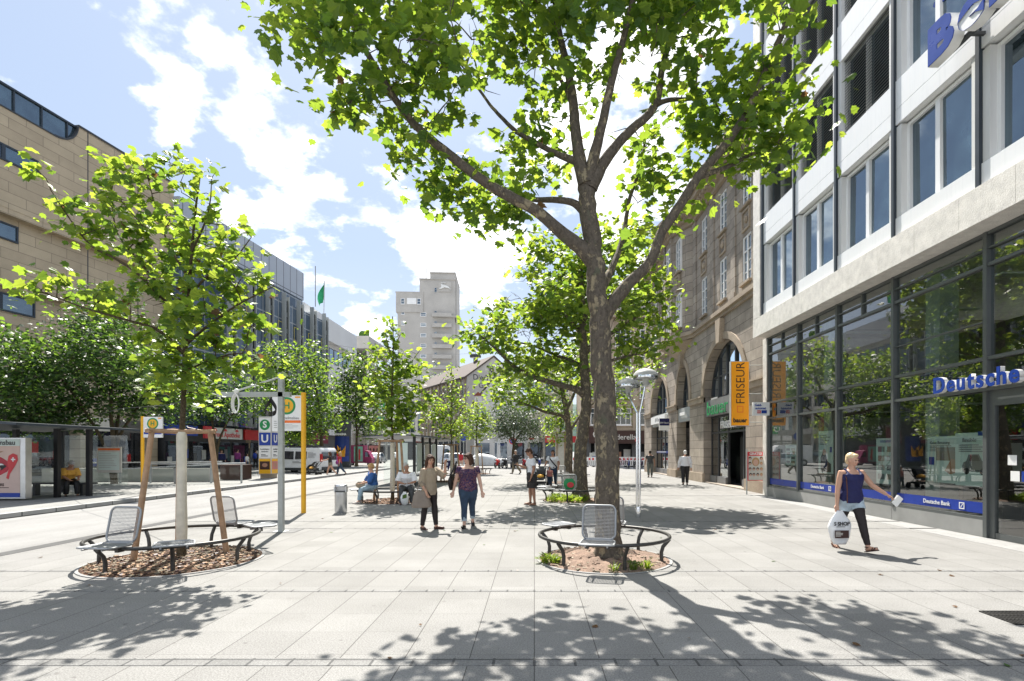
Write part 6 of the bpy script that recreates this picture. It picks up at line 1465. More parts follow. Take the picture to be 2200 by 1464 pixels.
# ------------------------------------------------------------------ vehicles
def wheel(root, x, y, r, w_=.2, side=1):
    m = MB(); n = 20
    m.loft([[(x+a*math.cos(2*math.pi*k/n), y+o, r+a*math.sin(2*math.pi*k/n)) for k in range(n)] for a, o in ((r*.6, -w_/2), (r*.95, -w_/2), (r, -w_*.3), (r, w_*.3), (r*.95, w_/2), (r*.6, w_/2))]); o = m.build('wheel', 'rubber', root, 50)
    m = MB(); m.loft([[(x+a*math.cos(2*math.pi*k/n), y+o, r+a*math.sin(2*math.pi*k/n)) for k in range(n)] for a, o in ((r*.62, -w_/2-.005), (r*.55, -w_/2-.012), (r*.15, -w_/2-.002), (r*.1, w_/2+.002), (r*.55, w_/2+.012), (r*.62, w_/2+.005))]); m.build('rim', 'steel', o, 50)
def vehicle(name, label, cat, loc, rz, prof, width, paint, wheels, r, wins, tumble=.12, sill=.9, group=None, lamps=None, scale=1):
    """prof: side outline (x forward, z); wins: list of side-window outlines"""
    v = thing(name, label, cat, loc, rz, group); hw_ = width/2
    zmax = max(p[1] for p in prof); y_at = lambda z: hw_ if z <= sill else hw_-tumble*(z-sill)/(zmax-sill)
    m = MB(); n = len(prof); ins = [(x*.985, z) for x, z in prof]
    rings = [[(x, -(y_at(z)-.06), z) for x, z in ins], [(x, -y_at(z), z) for x, z in prof], [(x, y_at(z), z) for x, z in prof], [(x, y_at(z)-.0, z) for x, z in ins]]
    m.loft([[(x, -y_at(z), z) for x, z in prof], [(x, y_at(z), z) for x, z in prof]]); bo = m.build('body', paint, v)
    bv = bo.modifiers.new('b', 'BEVEL'); bv.width = .05; bv.segments = 2; bv.limit_method = 'ANGLE'; bv.angle_limit = R(25)
    for wn_ in wins:
        for sd in (-1, 1):
            m = MB(); m.prism([(x, sd*(y_at(z)+.004), z) for x, z in wn_], (0, sd*.008, 0)); m.build('side_window', 'shop_dark', v)
    for x in wheels:
        for sd in (-1, 1): wheel(v, x, sd*(hw_-.09), r)
        m = MB()
        for sd in (-1, 1): m.prism([(x+r*1.2*math.cos(math.pi*k/12), sd*(hw_+.003), r+r*1.2*math.sin(math.pi*k/12)) for k in range(13)], (0, sd*.004, 0))
        m.build('wheel_arch', 'black', v)
    return v, hw_, y_at
vp = [(-2.35,.32),(-2.38,.9),(-2.3,1.75),(-2.2,1.93),(.9,1.95),(1.25,1.85),(1.95,1.15),(2.35,.95),(2.42,.5),(2.38,.3)]
VLOC, VRZ = (-17.3, 40.0, 0), 163
v, hw_, ya = vehicle('van', 'white van with a roof rack parked behind the S and U column', 'van', VLOC, VRZ, vp, 1.9, 'car_white', (-1.55, 1.5), .34, [[(.05,1.1),(.05,1.68),(.95,1.7),(1.6,1.12)], [(-1.1,1.12),(-1.1,1.66),(-.1,1.68),(-.1,1.12)]], lamps=True)
m = MB(); m.box(-2.385, -.8, 1.05, -2.33, -.03, 1.62); m.box(-2.385, .03, 1.05, -2.33, .8, 1.62); m.build('rear_window', 'shop_dark', v)
for sd in (-1, 1): m = MB(); m.box(-2.4, sd*.85-.06, .95, -2.28, sd*.85+.1*sd, 1.5); m.build('tail_light', 'lamp_red', v)
m = MB(); m.box(-2.46, -.85, .3, -2.3, .85, .55); m.build('bumper', 'dark_grey', v); m = MB()
for x in (-1.8, -.6, .5): m.box(x, -.75, 1.94, x+.06, .75, 2.03)
m.box(-1.9, -.7, 2.03, .6, -.66, 2.07); m.box(-1.9, .66, 2.03, .6, .7, 2.07); m.build('roof_rack', 'dark_grey', v)
m = MB(); m.box(-2.2, -.965, .28, 2.2, -.955, .48); m.box(-2.2, .955, .28, 2.2, .965, .48); m.build('sill_trim', 'dark_grey', v)
lt_ = lines(v, -1.95, -1.2, 1.2, 1.6, 5, 'grey_text', y=0, hgt=.4); lt_.rotation_euler = (0, 0, R(180)); lt_.location = (-3.2, .957, 0)
lt_ = lines(v, -1.0, .0, .8, .95, 2, 'grey_text', y=0, hgt=.5); lt_.rotation_euler = (0, 0, R(180)); lt_.location = (-.9, .962, 0)
vp2 = [(-2.6,.35),(-2.6,2.3),(1.1,2.35),(1.35,2.2),(1.9,1.3),(2.5,1.1),(2.6,.6),(2.55,.33)]
v2, _, _ = vehicle('van', 'white high roofed delivery van far down the square', 'van', (-11.2, 62, 0), 8, vp2, 1.95, 'car_white', (-1.6, 1.6), .35, [[(.7,1.35),(.7,1.95),(1.2,1.95),(1.7,1.35)]])
cp_ = [(-2.0,.35),(-2.05,.75),(-1.95,.95),(-1.6,1.4),(-1.3,1.47),(.1,1.48),(.45,1.42),(1.1,.98),(1.95,.85),(2.05,.6),(2.0,.32)]
cw = [[(-1.6,.98),(-1.35,1.36),(-.55,1.4),(-.55,.98)], [(-.47,.98),(-.47,1.4),(.2,1.4),(.85,.98)]]
v3, _, _ = vehicle('car', 'silver hatchback parked behind the two women', 'car', (-8.0, 57, 0), 5, cp_, 1.7, 'car_silver', (-1.25, 1.3), .31, cw)
for k, (loc, pt, l, rz) in enumerate((((-22.5, 88, 0), 'car_white', 'small white car far down the street beside the poster board', 100), ((-23.5, 78, 0), 'dark_grey', 'dark van shaped car far down the street under the lettered band', 95), ((-20.6, 70, 0), 'car_silver', 'pale car far down the street left of the glass shelter', 96))):
    if k == 1: vehicle('car', l, 'car', loc, rz, [(-2.2,.35),(-2.2,1.6),(-2.0,1.75),(.8,1.78),(1.7,1.1),(2.2,.95),(2.2,.35)], 1.8, pt, (-1.3, 1.4), .33, [[(-1.9,1.05),(-1.8,1.6),(.6,1.62),(1.2,1.05)]])
    else: vehicle('car', l, 'car', loc, rz, cp_, 1.7, pt, (-1.25, 1.3), .31, cw)
cc = thing('covered_car', 'car under a pale silver fabric cover beside the motorcycles', 'car', (-5.6, 62, 0)); m = MB(); rows = []
for i in range(15):
    t = i/14; x = -2.3+4.6*t; hgt = .75+.65*math.sin(math.pi*min(1, max(0, (t-.12)/.66)))**.7*(t < .8)+.1*math.sin(9*t); wd = .95*(1-.25*abs(2*t-1)**4)
    rows.append([(x, -wd+.03*math.sin(i*2), .05), (x, -wd*.95, hgt*.6), (x, -wd*.6, hgt), (x, 0, hgt*1.04), (x, wd*.6, hgt), (x, wd*.95, hgt*.6), (x, wd, .05)])
m.loft(rows); m.build('cover', 'fabric_cover', cc, 60)
# food van
fv = thing('food_van', 'small pink three wheeled food van with teal side panels', 'van', (-19.6, 60, 0), 4)
m = MB(); m.box(-1.6, -.8, .4, .7, .8, 2.35); m.build('box', 'pink', fv)
m = MB(); m.prism([(.71, -.7, .35), (.71, -.7, 1.75), (1.1, -.7, 1.7), (1.4, -.7, 1.05), (1.5, -.7, .9), (1.5, -.7, .35)], (0, 1.4, 0)); cbn = m.build('cab', 'pink', fv); m = MB(); m.prism([(.8, -.706, 1.05), (.8, -.706, 1.6), (.98, -.706, 1.58), (1.3, -.706, 1.05)], (0, .004, 0)); m.build('window', 'shop_dark', cbn)
for a, b in ((-1.5, -.75), (-.4, .55)): MB().box(a, -.82, .55, b, -.802, 2.2).build('side_panel', 'teal', fv)
MB().box(-1.3, -.84, .8, -1.0, -.822, 1.5).build('menu_board', 'off_white', fv); MB().box(.1, -.84, .7, .3, -.822, 1.9).build('stripe', 'sign_red', fv)
wheel(fv, -1.0, -.7, .26); wheel(fv, -1.0, .7, .26); wheel(fv, 1.1, 0, .26); m = MB(); m.ell((1.45, -.4, .8), .06, .1, .1); m.build('headlight', 'white_paint', fv, 180)
pb = thing('poster_board', 'framed pink poster panel on two legs beyond the food van', 'poster board', (-21, 70, 0)); m = MB(); m.box(-.75, 0, .5, .75, .15, 2.5); m.box(-.6, .03, 0, -.5, .12, .5); m.box(.5, .03, 0, .6, .12, .5); m.build('case', 'dark_grey', pb); flat(pb, 'poster', rect(-.65, .6, .65, 2.4), 'pink_cloth')
r_ = random.Random(3)
for k in range(6): flat(pb, 'figure', disc(-.45+.45*(k % 3), 1.1+.75*(k//3), .12, 10, .25), 'brown_box', y=-.008)
# two-wheelers
def torus(mb, c, r, t, n=18, ax='y'):
    mb.tube([(c[0]+r*math.cos(2*math.pi*k/n), c[1], c[2]+r*math.sin(2*math.pi*k/n)) for k in range(n)], t, 6, closed=True)
def motorcycle(label, loc, rz, col):
    b = thing('motorcycle', label, 'motorcycle', loc, rz, 'motorcycles parked in a row')
    for x in (-.68, .68): m = MB(); torus(m, (x, 0, .3), .25, .055); m.lathe([(.02, -.05), (.02, .05)], (x, 0, .3), 6); m.build('wheel', 'rubber', b, 60)
    m = MB(); m.ell((.1, 0, .78), .3, .16, .15); m.ell((-.05, 0, .48), .3, .14, .2); m.ell((.55, 0, .72), .2, .1, .2); m.build('body', col, b, 180)
    m = MB(); m.loft([[(x, -w_, z), (x, w_, z), (x, w_*.9, z+.1), (x, -w_*.9, z+.1)] for x, w_, z in ((-.75, .08, .85), (-.4, .14, .74), (-.05, .12, .76))]); m.build('seat', 'black', b)
    m = MB(); m.tube([(.68, 0, .3), (.45, 0, .98)], .03, 6); m.tube([(.42, -.35, 1.02), (.47, -.15, .98), (.47, .15, .98), (.42, .35, 1.02)], .018, 6); m.tube([(-.68, 0, .3), (-.1, 0, .4)], .03, 6); m.build('forks', 'steel', b, 60)
    m = MB(); m.ell((.7, 0, .88), .07, .09, .09); m.ell((.4, -.35, 1.15), .03, .05, .04); m.ell((.4, .35, 1.15), .03, .05, .04); m.build('headlight', 'chrome', b, 180); return b
mb0 = motorcycle('red motorcycle at the left end of the parked row', (-3.6, 52, 0), -70, 'red')
for k, (x, c, l) in enumerate(((-2.9, 'black', 'black motorcycle second from the left in the parked row'), (-2.1, 'dark_grey', 'dark grey motorcycle beside the walker in black'), (-1.0, 'sign_red', 'bright red motorcycle right of the walker in black'), (-.3, 'black', 'black motorcycle behind the man in shorts'), (.5, 'blue', 'blue motorcycle at the right end of the parked row'))): motorcycle(l, (x, 52+.2*(k % 2), 0), -70-k*5, c)
def bicycle(label, loc, rz, col):
    b = thing('bicycle', label, 'bicycle', loc, rz, 'bicycles parked by the stone building')
    for x in (-.52, .52):
        m = MB(); torus(m, (x, 0, .34), .32, .018, 20); 
        for k in range(6): a = math.pi*k/6; m.tube([(x-.31*math.cos(a), 0, .34-.31*math.sin(a)), (x+.31*math.cos(a), 0, .34+.31*math.sin(a))], .003, 3)
        m.build('wheel', 'rubber', b)
    m = MB(); 
    for p, q in (((-.52,0,.34),(-.08,0,.3)), ((-.08,0,.3),(-.2,0,.82)), ((-.52,0,.34),(-.18,0,.72)), ((-.18,0,.72),(.36,0,.78)), ((-.08,0,.3),(.36,0,.74)), ((.34,0,.9),(.52,0,.34))): m.tube([p, q], .018, 6)
    m.build('frame', col, b); m = MB(); m.tube([(.28,-.28,.98),(.36,-.1,.96),(.36,.1,.96),(.28,.28,.98)], .013, 6); m.tube([(.35,0,.95),(.34,0,.88)], .014, 6); m.build('handlebar', 'steel', b); m = MB(); m.ell((-.22,0,.87), .13, .07, .04); m.build('saddle', 'black', b, 180); return b
for x, y, rz, c, l in ((9.0, 51, 75, 'blue', 'blue bicycle leaning nearest the lamp post'), (9.7, 52, 85, 'dark_grey', 'dark grey bicycle in the middle of the parked bicycles'), (10.3, 51.5, 70, 'navy', 'navy bicycle nearest the stone building corner'), (8.9, 54, 20, 'pink', 'pink bicycle standing sideways at the barrier'), (10.6, 53.5, 95, 'red', 'red bicycle at the right of the parked bicycles')): bicycle(l, (x, y, 0), rz, c)
for k, x in enumerate((-19.4, -18.9, -18.3)): bicycle(('black bicycle below the pink poster panel, left', 'black bicycle below the pink poster panel, middle', 'black bicycle below the pink poster panel, right')[k], (x-1.2, 67, 0), 70+k*12, 'black')
# site barriers
def barrier(label, loc):
    b = thing('barrier', label, 'barrier', loc, 0, 'red and white site barriers in a row'); m = MB(); hw_ = 1.0
    for q in ((-hw_, .12, hw_, .2), (-hw_, .62, hw_, 1.06), (-hw_, .2, -hw_+.06, .62), (hw_-.06, .2, hw_, .62)): m.box(q[0], -.03, q[1], q[2], .03, q[3])
    for k in range(1, 10): x = -hw_+.2*k; m.box(x-.055, -.025, .2, x+.055, .025, .62)
    m.build('panel', 'white_paint', b); m = MB()
    for k in range(5): x = -.85+.42*k; m.box(x, -.036, .72, x+.2, -.031, .96)
    m.build('stripes', 'sign_red', b); m = MB(); m.box(-.8, -.35, 0, -.6, .35, .12); m.box(.6, -.35, 0, .8, .35, .12); m.build('foot', 'black', b); return b
bl_ = [('left end', 0), ('second', 1), ('third', 2), ('fourth', 3), ('fifth', 4)]
b0 = barrier('red and white site barrier at the left end of the row, between two trunks', (5.0, 57.5, 0))
for k, l in enumerate(('red and white site barrier just left of the thick trunk', 'red and white site barrier hidden partly by the thick trunk', 'red and white site barrier just right of the thick trunk', 'red and white site barrier behind the no entry sign', 'red and white site barrier at the right end behind the bicycles')): dup(b0, (7.05+2.05*k, 57.5, 0), 0, l)
ne = thing('road_sign', 'round red no entry sign on a pole behind the barriers', 'road sign', (11.4, 59, 0)); m = MB(); m.tube([(0,0,0),(0,0,3.2)], .04, 8); m.build('pole', 'galv', ne); flat(ne, 'disc', disc(0, 2.9, .33, 24), 'sign_red', y=-.06, t=.01); flat(ne, 'bar', rect(-.24, 2.84, .24, 2.96), 'white_paint', y=-.066); flat(ne, 'plate', rect(-.25, 1.9, .25, 2.45), 'off_white', y=-.06, t=.01)
bs_ = thing('road_sign', 'round blue sign on a pole beside the third staked tree', 'road sign', (-6.6, 50, 0)); m = MB(); m.tube([(0,0,0),(0,0,3.4)], .04, 8); m.build('pole', 'galv', bs_); flat(bs_, 'disc', disc(0, 3.05, .4, 24), 'letter_blue', y=-.06, t=.01)
s_ = thing('road_sign', 'small round red rimmed sign with a blue centre in front of the small dark tree', 'road sign', (-2.6, 64, 0)); m = MB(); m.tube([(0,0,0),(0,0,3.6)], .04, 8); m.build('pole', 'galv', s_); flat(s_, 'disc', disc(0, 2.9, .42, 24), 'sign_red', y=-.06, t=.01); flat(s_, 'disc', disc(0, 2.9, .3, 24), 'letter_blue', y=-.066)
pr = thing('parasol', 'closed pale parasol standing beside the covered car', 'parasol', (-4.0, 60, 0)); m = MB(); m.tube([(0,0,0),(0,0,3.4)], .03, 8); m.build('pole', 'light_grey', pr); m = MB(); m.lathe([(.05,.7),(.22,.9),(.2,1.6),(.16,2.4),(.05,3.3)], n=10); m.build('canopy', 'white_cloth', pr); m = MB(); m.lathe([(.35,0),(.35,.1),(.1,.14)], n=12); m.build('foot', 'mid_grey', pr)
cb2 = thing('site_cabin', 'stack of grey crates and machinery behind the barriers', 'site equipment', (7.2, 60.5, 0)); m = MB(); m.box(-.9, -.5, .1, 1.3, .8, 1.5); m.build('container', 'galv', cb2); m = MB(); m.box(-.3, -.4, 1.51, 1.1, .6, 2.6); m.build('housing', 'off_white', cb2); m = MB(); m.box(-.7, -.52, .6, -.2, -.503, 1.1); m.build('plate', 'letter_blue', cb2)
# ------------------------------------------------------------------ trees
def UB(Y, lst, k=1.0, dz=.8):
    out = []
    for px, py, dy, rx, ry in lst:
        Yb = Y+dy; s = Yb/F; out.append((U(px, py, Yb), rx*s, max(rx, ry)*s*dz, ry*s))
    return out
def UL(Y, lst): return [U(px, py, Y+dy) for px, py, dy in lst]
big = thing('plane_tree', 'big plane tree with a thick mottled trunk in the middle of the square', 'tree', (1.2, 8.5, 0), 0, 'trees on the square')
Y = 8.5
limbs = [
 ([V(1.2, 8.5, -.05)]+UL(Y, [(1306,1150,0),(1303,1000,0),(1297,850,0),(1289,720,0),(1281,610,0),(1272,520,.02),(1264,440,.03),(1259,385,.05)]), .205, .125),
 (UL(Y, [(1290,690,0),(1318,650,0),(1355,605,-.05),(1395,565,-.1),(1422,500,-.15),(1462,440,-.2),(1500,380,-.25),(1552,320,-.3),(1600,250,-.35),(1632,180,-.4),(1660,120,-.45),(1690,50,-.5),(1720,-20,-.5),(1760,-120,-.5)]), .094, .035),
 (UL(Y, [(1285,640,.05),(1308,590,.3),(1328,545,.6),(1342,490,.9),(1352,430,1.1),(1375,360,1.3),(1390,280,1.5)]), .065, .02),
 (UL(Y, [(1274,560,0),(1245,530,-.05),(1200,495,-.12),(1150,452,-.2),(1080,415,-.3),(1025,380,-.4),(965,332,-.5),(920,295,-.6),(885,262,-.7),(850,215,-.8),(810,150,-.9),(760,60,-1.0),(720,-60,-1.0)]), .108, .03),
 (UL(Y, [(1268,470,.05),(1235,438,.15),(1195,430,.3),(1140,428,.5),(1085,405,.7),(1030,400,.9)]), .07, .02),
 (UL(Y, [(1260,400,.03),(1245,340,.1),(1236,270,.15),(1230,210,.2),(1218,140,.3),(1200,60,.4),(1185,-60,.5),(1170,-180,.5)]), .105, .03),
 (UL(Y, [(1248,350,.08),(1205,335,.2),(1160,312,.35),(1112,285,.5),(1075,250,.6),(1045,215,.7),(1000,150,.9)]), .055, .018),
 (UL(Y, [(1262,400,.03),(1283,310,-.05),(1300,240,-.15),(1318,160,-.2),(1340,80,-.3),(1362,-10,-.4),(1390,-140,-.4)]), .085, .03),
 (UL(Y, [(1268,405,.03),(1300,345,.05),(1350,285,.1),(1395,245,.2),(1414,205,.25),(1422,150,.3),(1445,70,.4),(1470,0,.5),(1500,-120,.5)]), .09, .03),
 (UL(Y, [(1408,225,.22),(1440,215,.3),(1500,210,.5),(1560,180,.8)]), .045, .015),
 (UL(Y, [(1232,230,.2),(1215,190,.4),(1190,150,.8),(1150,90,1.2)]), .045, .015),
 (UL(Y, [(1500,380,-.25),(1560,360,-.1),(1620,330,0),(1680,320,.1)]), .045, .014)]
blobs = UB(Y, [(700,70,-1.2,120,100),(820,150,-1,140,120),(640,20,-1,70,50),(740,225,-.8,70,45),(890,255,-.5,90,70),(930,130,-.8,120,110),(960,372,0,95,50),(1035,425,.3,90,42),(900,30,-.5,150,90),(880,330,-.2,60,40),
 (1080,130,.8,100,90),(1130,50,.5,120,80),(1150,235,.6,70,70),(1180,335,1,55,40),(1110,345,.5,60,40),(1225,110,0,80,90),(1250,10,-.5,110,80),(1120,400,.5,60,45),(1090,460,.4,60,30),
 (1480,70,0,120,90),(1430,0,0,110,70),(1560,170,-.3,110,90),(1640,90,-.5,90,90),(1650,230,-.3,90,80),(1600,310,0,100,60),(1675,330,0,60,55),(1500,240,.6,70,60),(1420,330,1,80,70),(1450,425,1,55,55),(1385,400,1.2,60,60),(1350,500,1,40,45),(1320,280,1.4,45,45),(1720,20,-.5,45,45),(1705,355,-.2,35,35),(1560,260,.3,70,50),(1350,120,.3,60,70),
 (800,-130,0,230,130),(1080,-140,0,220,140),(1380,-140,0,220,140),(1620,-100,0,140,110),(1200,-260,.3,330,90),])
GAPS = [(1010,60,26,40),(870,90,24,22),(760,130,20,26),(1150,160,26,22),(1290,100,22,40),(1395,120,24,36),(1520,150,30,22),(1590,60,26,30),(700,190,26,16),(840,215,22,16),(940,220,26,20),(1440,300,22,26),(1560,230,22,16),(1075,215,45,50),(1345,240,38,60),(1285,345,28,60),(1190,470,45,45),(1020,215,35,30),(985,300,50,28),(1240,460,40,60),(770,330,60,60),(1300,430,30,60),(1040,320,35,30),(1335,170,28,40)]
def gap_fn(gaps):
    def f(q):
        if q.y < .5: return True
        px = CX+q.x*F/q.y; py = HZ-(q.z-H)*F/q.y
        return any(((px-a)/w_)**2+((py-b)/h_)**2 < 1 for a, b, w_, h_ in gaps)
    return f
# openings in the crown where whole boughs are missing (fixed places in the crown's own volume)
tree(big, limbs, blobs, 690, 15, .18, ['leaf_a', 'leaf_b', 'leaf_c', 'leaf_brown'], [.5, .25, .245, .005], 21, no=gap_fn(GAPS))

yt = thing('young_plane_tree', 'young plane tree with a white wrapped trunk held by a tall wooden tripod', 'tree', (-5.6, 8.5, 0), 0, 'trees on the square')
limbs = [([V(-5.6, 8.5, 0)]+UL(8.5, [(389,1080,0),(390,960,0),(394,860,0),(398,760,0),(403,680,0),(408,590,0),(415,500,0),(424,420,0),(431,365,0)]), .052, .01),
 (UL(8.5, [(398,690,0),(374,667,-.05),(330,622,-.1),(288,582,-.2),(240,552,-.2),(194,527,-.3),(149,469,-.3),(110,410,-.3)]), .028, .008), (UL(8.5, [(402,650,0),(360,631,.1),(297,559,.2),(252,500,.3),(239,419,.3)]), .025, .008),
 (UL(8.5, [(396,760,0),(340,710,-.1),(279,690,-.2),(198,667,-.3),(122,640,-.3),(80,625,-.3)]), .026, .007), (UL(8.5, [(406,600,0),(370,540,.1),(340,470,.2),(320,390,.3)]), .02, .006),
 (UL(8.5, [(403,640,0),(450,590,-.1),(500,560,-.2),(540,510,-.2)]), .022, .006), (UL(8.5, [(399,740,0),(460,690,-.1),(520,650,-.2),(590,615,-.2)]), .025, .007), (UL(8.5, [(396,800,0),(450,775,-.1),(520,760,-.2),(580,790,-.3)]), .018, .006),
 (UL(8.5, [(396,810,0),(360,780,.2),(320,760,.3)]), .015, .005), (UL(8.5, [(412,540,0),(440,480,-.1),(452,430,-.2),(454,385,-.2)]), .018, .005)]
blobs = UB(8.5, [(90,385,-.3,32,26),(135,430,-.3,45,32),(180,480,-.3,45,30),(245,370,.3,50,28),(295,430,.2,75,55),(330,362,.3,45,24),(378,345,.3,20,22),(445,355,-.2,30,32),(430,425,-.1,50,55),(250,520,0,55,38),(345,505,.1,75,48),(440,510,0,60,45),(470,470,-.1,30,28),(520,520,-.2,35,32),(100,628,-.3,55,22),(150,600,-.3,40,22),(205,640,-.3,55,26),(280,635,-.2,55,32),(380,620,0,75,48),(470,600,-.1,70,50),(560,615,-.2,50,30),(330,720,.1,70,35),(440,700,0,80,45),(540,690,-.2,50,30),(400,785,0,80,34),(350,828,.1,45,28),(480,780,-.1,60,32),(560,790,-.3,42,20),(415,845,0,55,24),(350,570,.5,60,40),(450,560,.6,60,40),(400,660,-.7,60,40)], dz=.9)
tree(yt, limbs, blobs, 225, 11, .15, ['leaf_c', 'leaf_a', 'leaf_b', 'leaf_brown'], [.32, .4, .265, .015], 5, bark='bark_young', twig_r=.006, spread=.17, no=gap_fn([(330,660,30,22),(230,580,35,20),(500,440,30,40)]))
def wrap(root, x, y, r, z1, lean=0):
    m = MB(); m.lathe([(r*1.25,.3),(r*1.35,.5),(r*1.2,1.0),(r*1.15,1.5),(r*1.25,z1-.1),(r*1.12,z1)], (x-root.location.x, y-root.location.y, 0), 14); m.build('trunk_wrap', 'trunk_wrap', root, 60)
wrap(yt, -5.6, 8.5, .06, 2.02)

p2 = thing('plane_tree', 'second plane tree behind the thick trunk with long low boughs', 'tree', (1.62, 18.7, 0), 0, 'trees on the square')
Y = 18.7
limbs = [([V(1.62, Y, -.05)]+UL(Y, [(1246,1000,0),(1252,930,0),(1259,880,0),(1257,820,0),(1254,760,0),(1252,700,0),(1250,640,0),(1246,570,0)]), .24, .09),
 (UL(Y, [(1258,850,0),(1240,838,-.2),(1212,830,-.4),(1185,822,-.6),(1150,812,-.9),(1126,800,-1.1),(1108,790,-1.3),(1090,775,-1.5),(1060,745,-1.7),(1030,720,-1.8)]), .12, .03),
 (UL(Y, [(1255,790,0),(1225,775,.3),(1190,762,.6),(1150,745,.9),(1110,735,1.1)]), .08, .025), (UL(Y, [(1253,720,0),(1225,690,.3),(1195,650,.5),(1170,590,.6)]), .09, .02),
 (UL(Y, [(1254,760,0),(1290,730,.2),(1340,700,.4),(1390,660,.6),(1420,600,.6)]), .1, .025), (UL(Y, [(1256,800,0),(1300,780,-.3),(1350,765,-.6),(1410,755,-.9)]), .08, .02), (UL(Y, [(1252,690,0),(1280,640,.3),(1310,580,.5),(1330,520,.6)]), .08, .02)]
blobs = UB(Y, [(1180,610,.5,90,60),(1230,560,.3,80,60),(1180,520,.5,50,35),(1100,680,-.5,80,42),(1050,720,-1.5,60,34),(1010,735,-1.8,30,22),(1190,700,.6,90,50),(1300,590,.5,80,60),(1380,620,.5,70,50),(1320,505,.6,60,40),(1400,560,.5,45,45),(1410,740,-.8,40,28),(1350,760,-.4,55,30),(1390,690,.5,50,35),(1110,755,.5,70,34),(1220,790,.8,60,30),(1150,800,-1,45,24),(1080,790,-1.4,40,22),(1250,650,1.5,80,60),(1200,640,-1.5,70,50),(1330,660,-1.5,70,45),(1420,700,.2,30,30)], dz=1.1)
tree(p2, limbs, blobs, 420, 16, .21, ['leaf_c', 'leaf_a', 'leaf_b'], [.36, .44, .2], 31, spread=.4, no=gap_fn([(1110,620,30,30),(1130,720,25,18),(1300,690,25,25),(1060,770,30,15)]))
p3 = thing('plane_tree', 'third plane tree with a slim forked trunk and drooping boughs', 'tree', (1.87, 29, 0), 0, 'trees on the square')
Y = 29
limbs = [([V(1.87, Y, -.05)]+UL(Y, [(1221,990,0),(1223,940,0),(1218,895,0),(1210,850,0),(1200,810,0),(1190,760,0)]), .24, .07), (UL(Y, [(1219,905,0),(1205,893,-.3),(1170,885,-.7),(1140,873,-1),(1110,862,-1.3),(1092,848,-1.6)]), .11, .03),
 (UL(Y, [(1222,925,0),(1232,915,0),(1245,895,.3),(1265,875,.6),(1300,850,.9)]), .1, .03), (UL(Y, [(1216,880,0),(1232,850,.3),(1245,810,.5),(1255,770,.6)]), .1, .03), (UL(Y, [(1210,850,0),(1185,835,.4),(1160,800,.8)]), .07, .02)]
blobs = UB(Y, [(1090,832,-1.5,45,26),(1140,848,-.8,55,28),(1195,800,0,60,45),(1135,792,.8,55,35),(1255,770,.5,60,45),(1320,830,.8,45,34),(1330,875,.8,35,22),(1080,855,-1.6,34,20),(1280,820,.8,45,30),(1180,860,-.6,40,20),(1110,800,1.6,45,30),(1370,800,1,45,40)], dz=1.2)
tree(p3, limbs, blobs, 230, 17, .26, ['leaf_a', 'leaf_b', 'leaf_c'], [.45, .3, .25], 41, spread=.5, leafy=leaf_quad)
def young(label, x, y, toppy, blobs, seed, tips, stem=.075, mats=('leaf_c', 'leaf_a', 'leaf_b'), wts=(.35, .45, .2), name='young_plane_tree', lp=11, ls=.2, wr_=True):
    t = thing(name, label, 'tree', (x, y, 0), 0, 'trees on the square'); c = CX+x*F/y; topz = H+(HZ-toppy)*y/F
    limbs = [([V(x, y, 0), V(x+.02, y, topz*.25), V(x-.04, y, topz*.5), V(x+.03, y, topz*.75), V(x, y, topz*.97)], stem, .015)]
    r_ = random.Random(seed)
    for k in range(9):
        z = topz*(.36+.055*k); a = 2.4*k+r_.random(); L = (topz-z)*.42
        limbs.append(([V(x, y, z), V(x+math.cos(a)*L*.5, y+math.sin(a)*L*.5, z+L*.45), V(x+math.cos(a)*L, y+math.sin(a)*L, z+L*1.1)], .025, .008))
    tree(t, limbs, UB(y, blobs, dz=1.0), tips, lp, ls, list(mats), list(wts), seed, bark='bark_young', twig_r=.009, spread=.26, leafy=leaf_quad if y > 25 else leaf_faces)
    if wr_: wrap(t, x, y, stem*1.25, 2.0)
    return t
young('tall young tree with pale wrapped trunk behind the seated couple', -4.85, 18.3, 668, [(838,690,0,14,22),(842,730,0,24,28),(830,775,0,36,34),(868,780,.2,34,32),(848,820,0,56,34),(895,800,-.2,26,24),(815,850,.3,36,26),(870,865,-.3,46,30),(842,890,0,42,22),(905,850,0,26,26),(920,790,0,18,18),(850,915,.2,40,10)], 51, 135, stem=.05, lp=10, ls=.19)
young('young tree behind the two women talking', -4.64, 30, 782, [(972,800,0,12,18),(970,830,0,26,24),(955,865,.2,34,26),(990,870,-.2,34,26),(968,900,0,48,24),(935,890,.2,24,20),(1005,905,0,24,20),(972,930,0,40,14)], 52, 140, stem=.05)
young('small young tree farthest left on the square beside the covered car', -4.3, 40, 850, [(1026,868,0,14,14),(1024,890,0,28,20),(1040,905,.2,24,20),(1008,910,0,24,20),(1026,930,0,34,18)], 53, 140)
young('young tree in a wooden box guard behind the man in white', 1.95, 39.5, 850, [(1202,872,0,22,18),(1190,895,0,26,20),(1216,900,.3,26,20),(1200,925,0,32,20),(1205,950,0,22,10)], 54, 150, wr_=False)
def leafy_tree(name, label, x, y, stems, blobs, tips, lpt, ls, mats, wts, seed, group, stem=.12, spread=.45):
    t = thing(name, label, 'tree', (x, y, 0), 0, group); limbs = []
    for k, st in enumerate(stems): limbs.append(([V(x, y, 0)]+UL(y, st), stem if k == 0 else stem*.8, stem*.25))
    tree(t, limbs, UB(y, blobs, dz=1.0), tips, lpt, ls, list(mats), list(wts), seed, bark='bark_young', twig_r=.02, spread=spread, leafy=leaf_quad, shell=.45); return t
G3 = 'trees along the left street front'
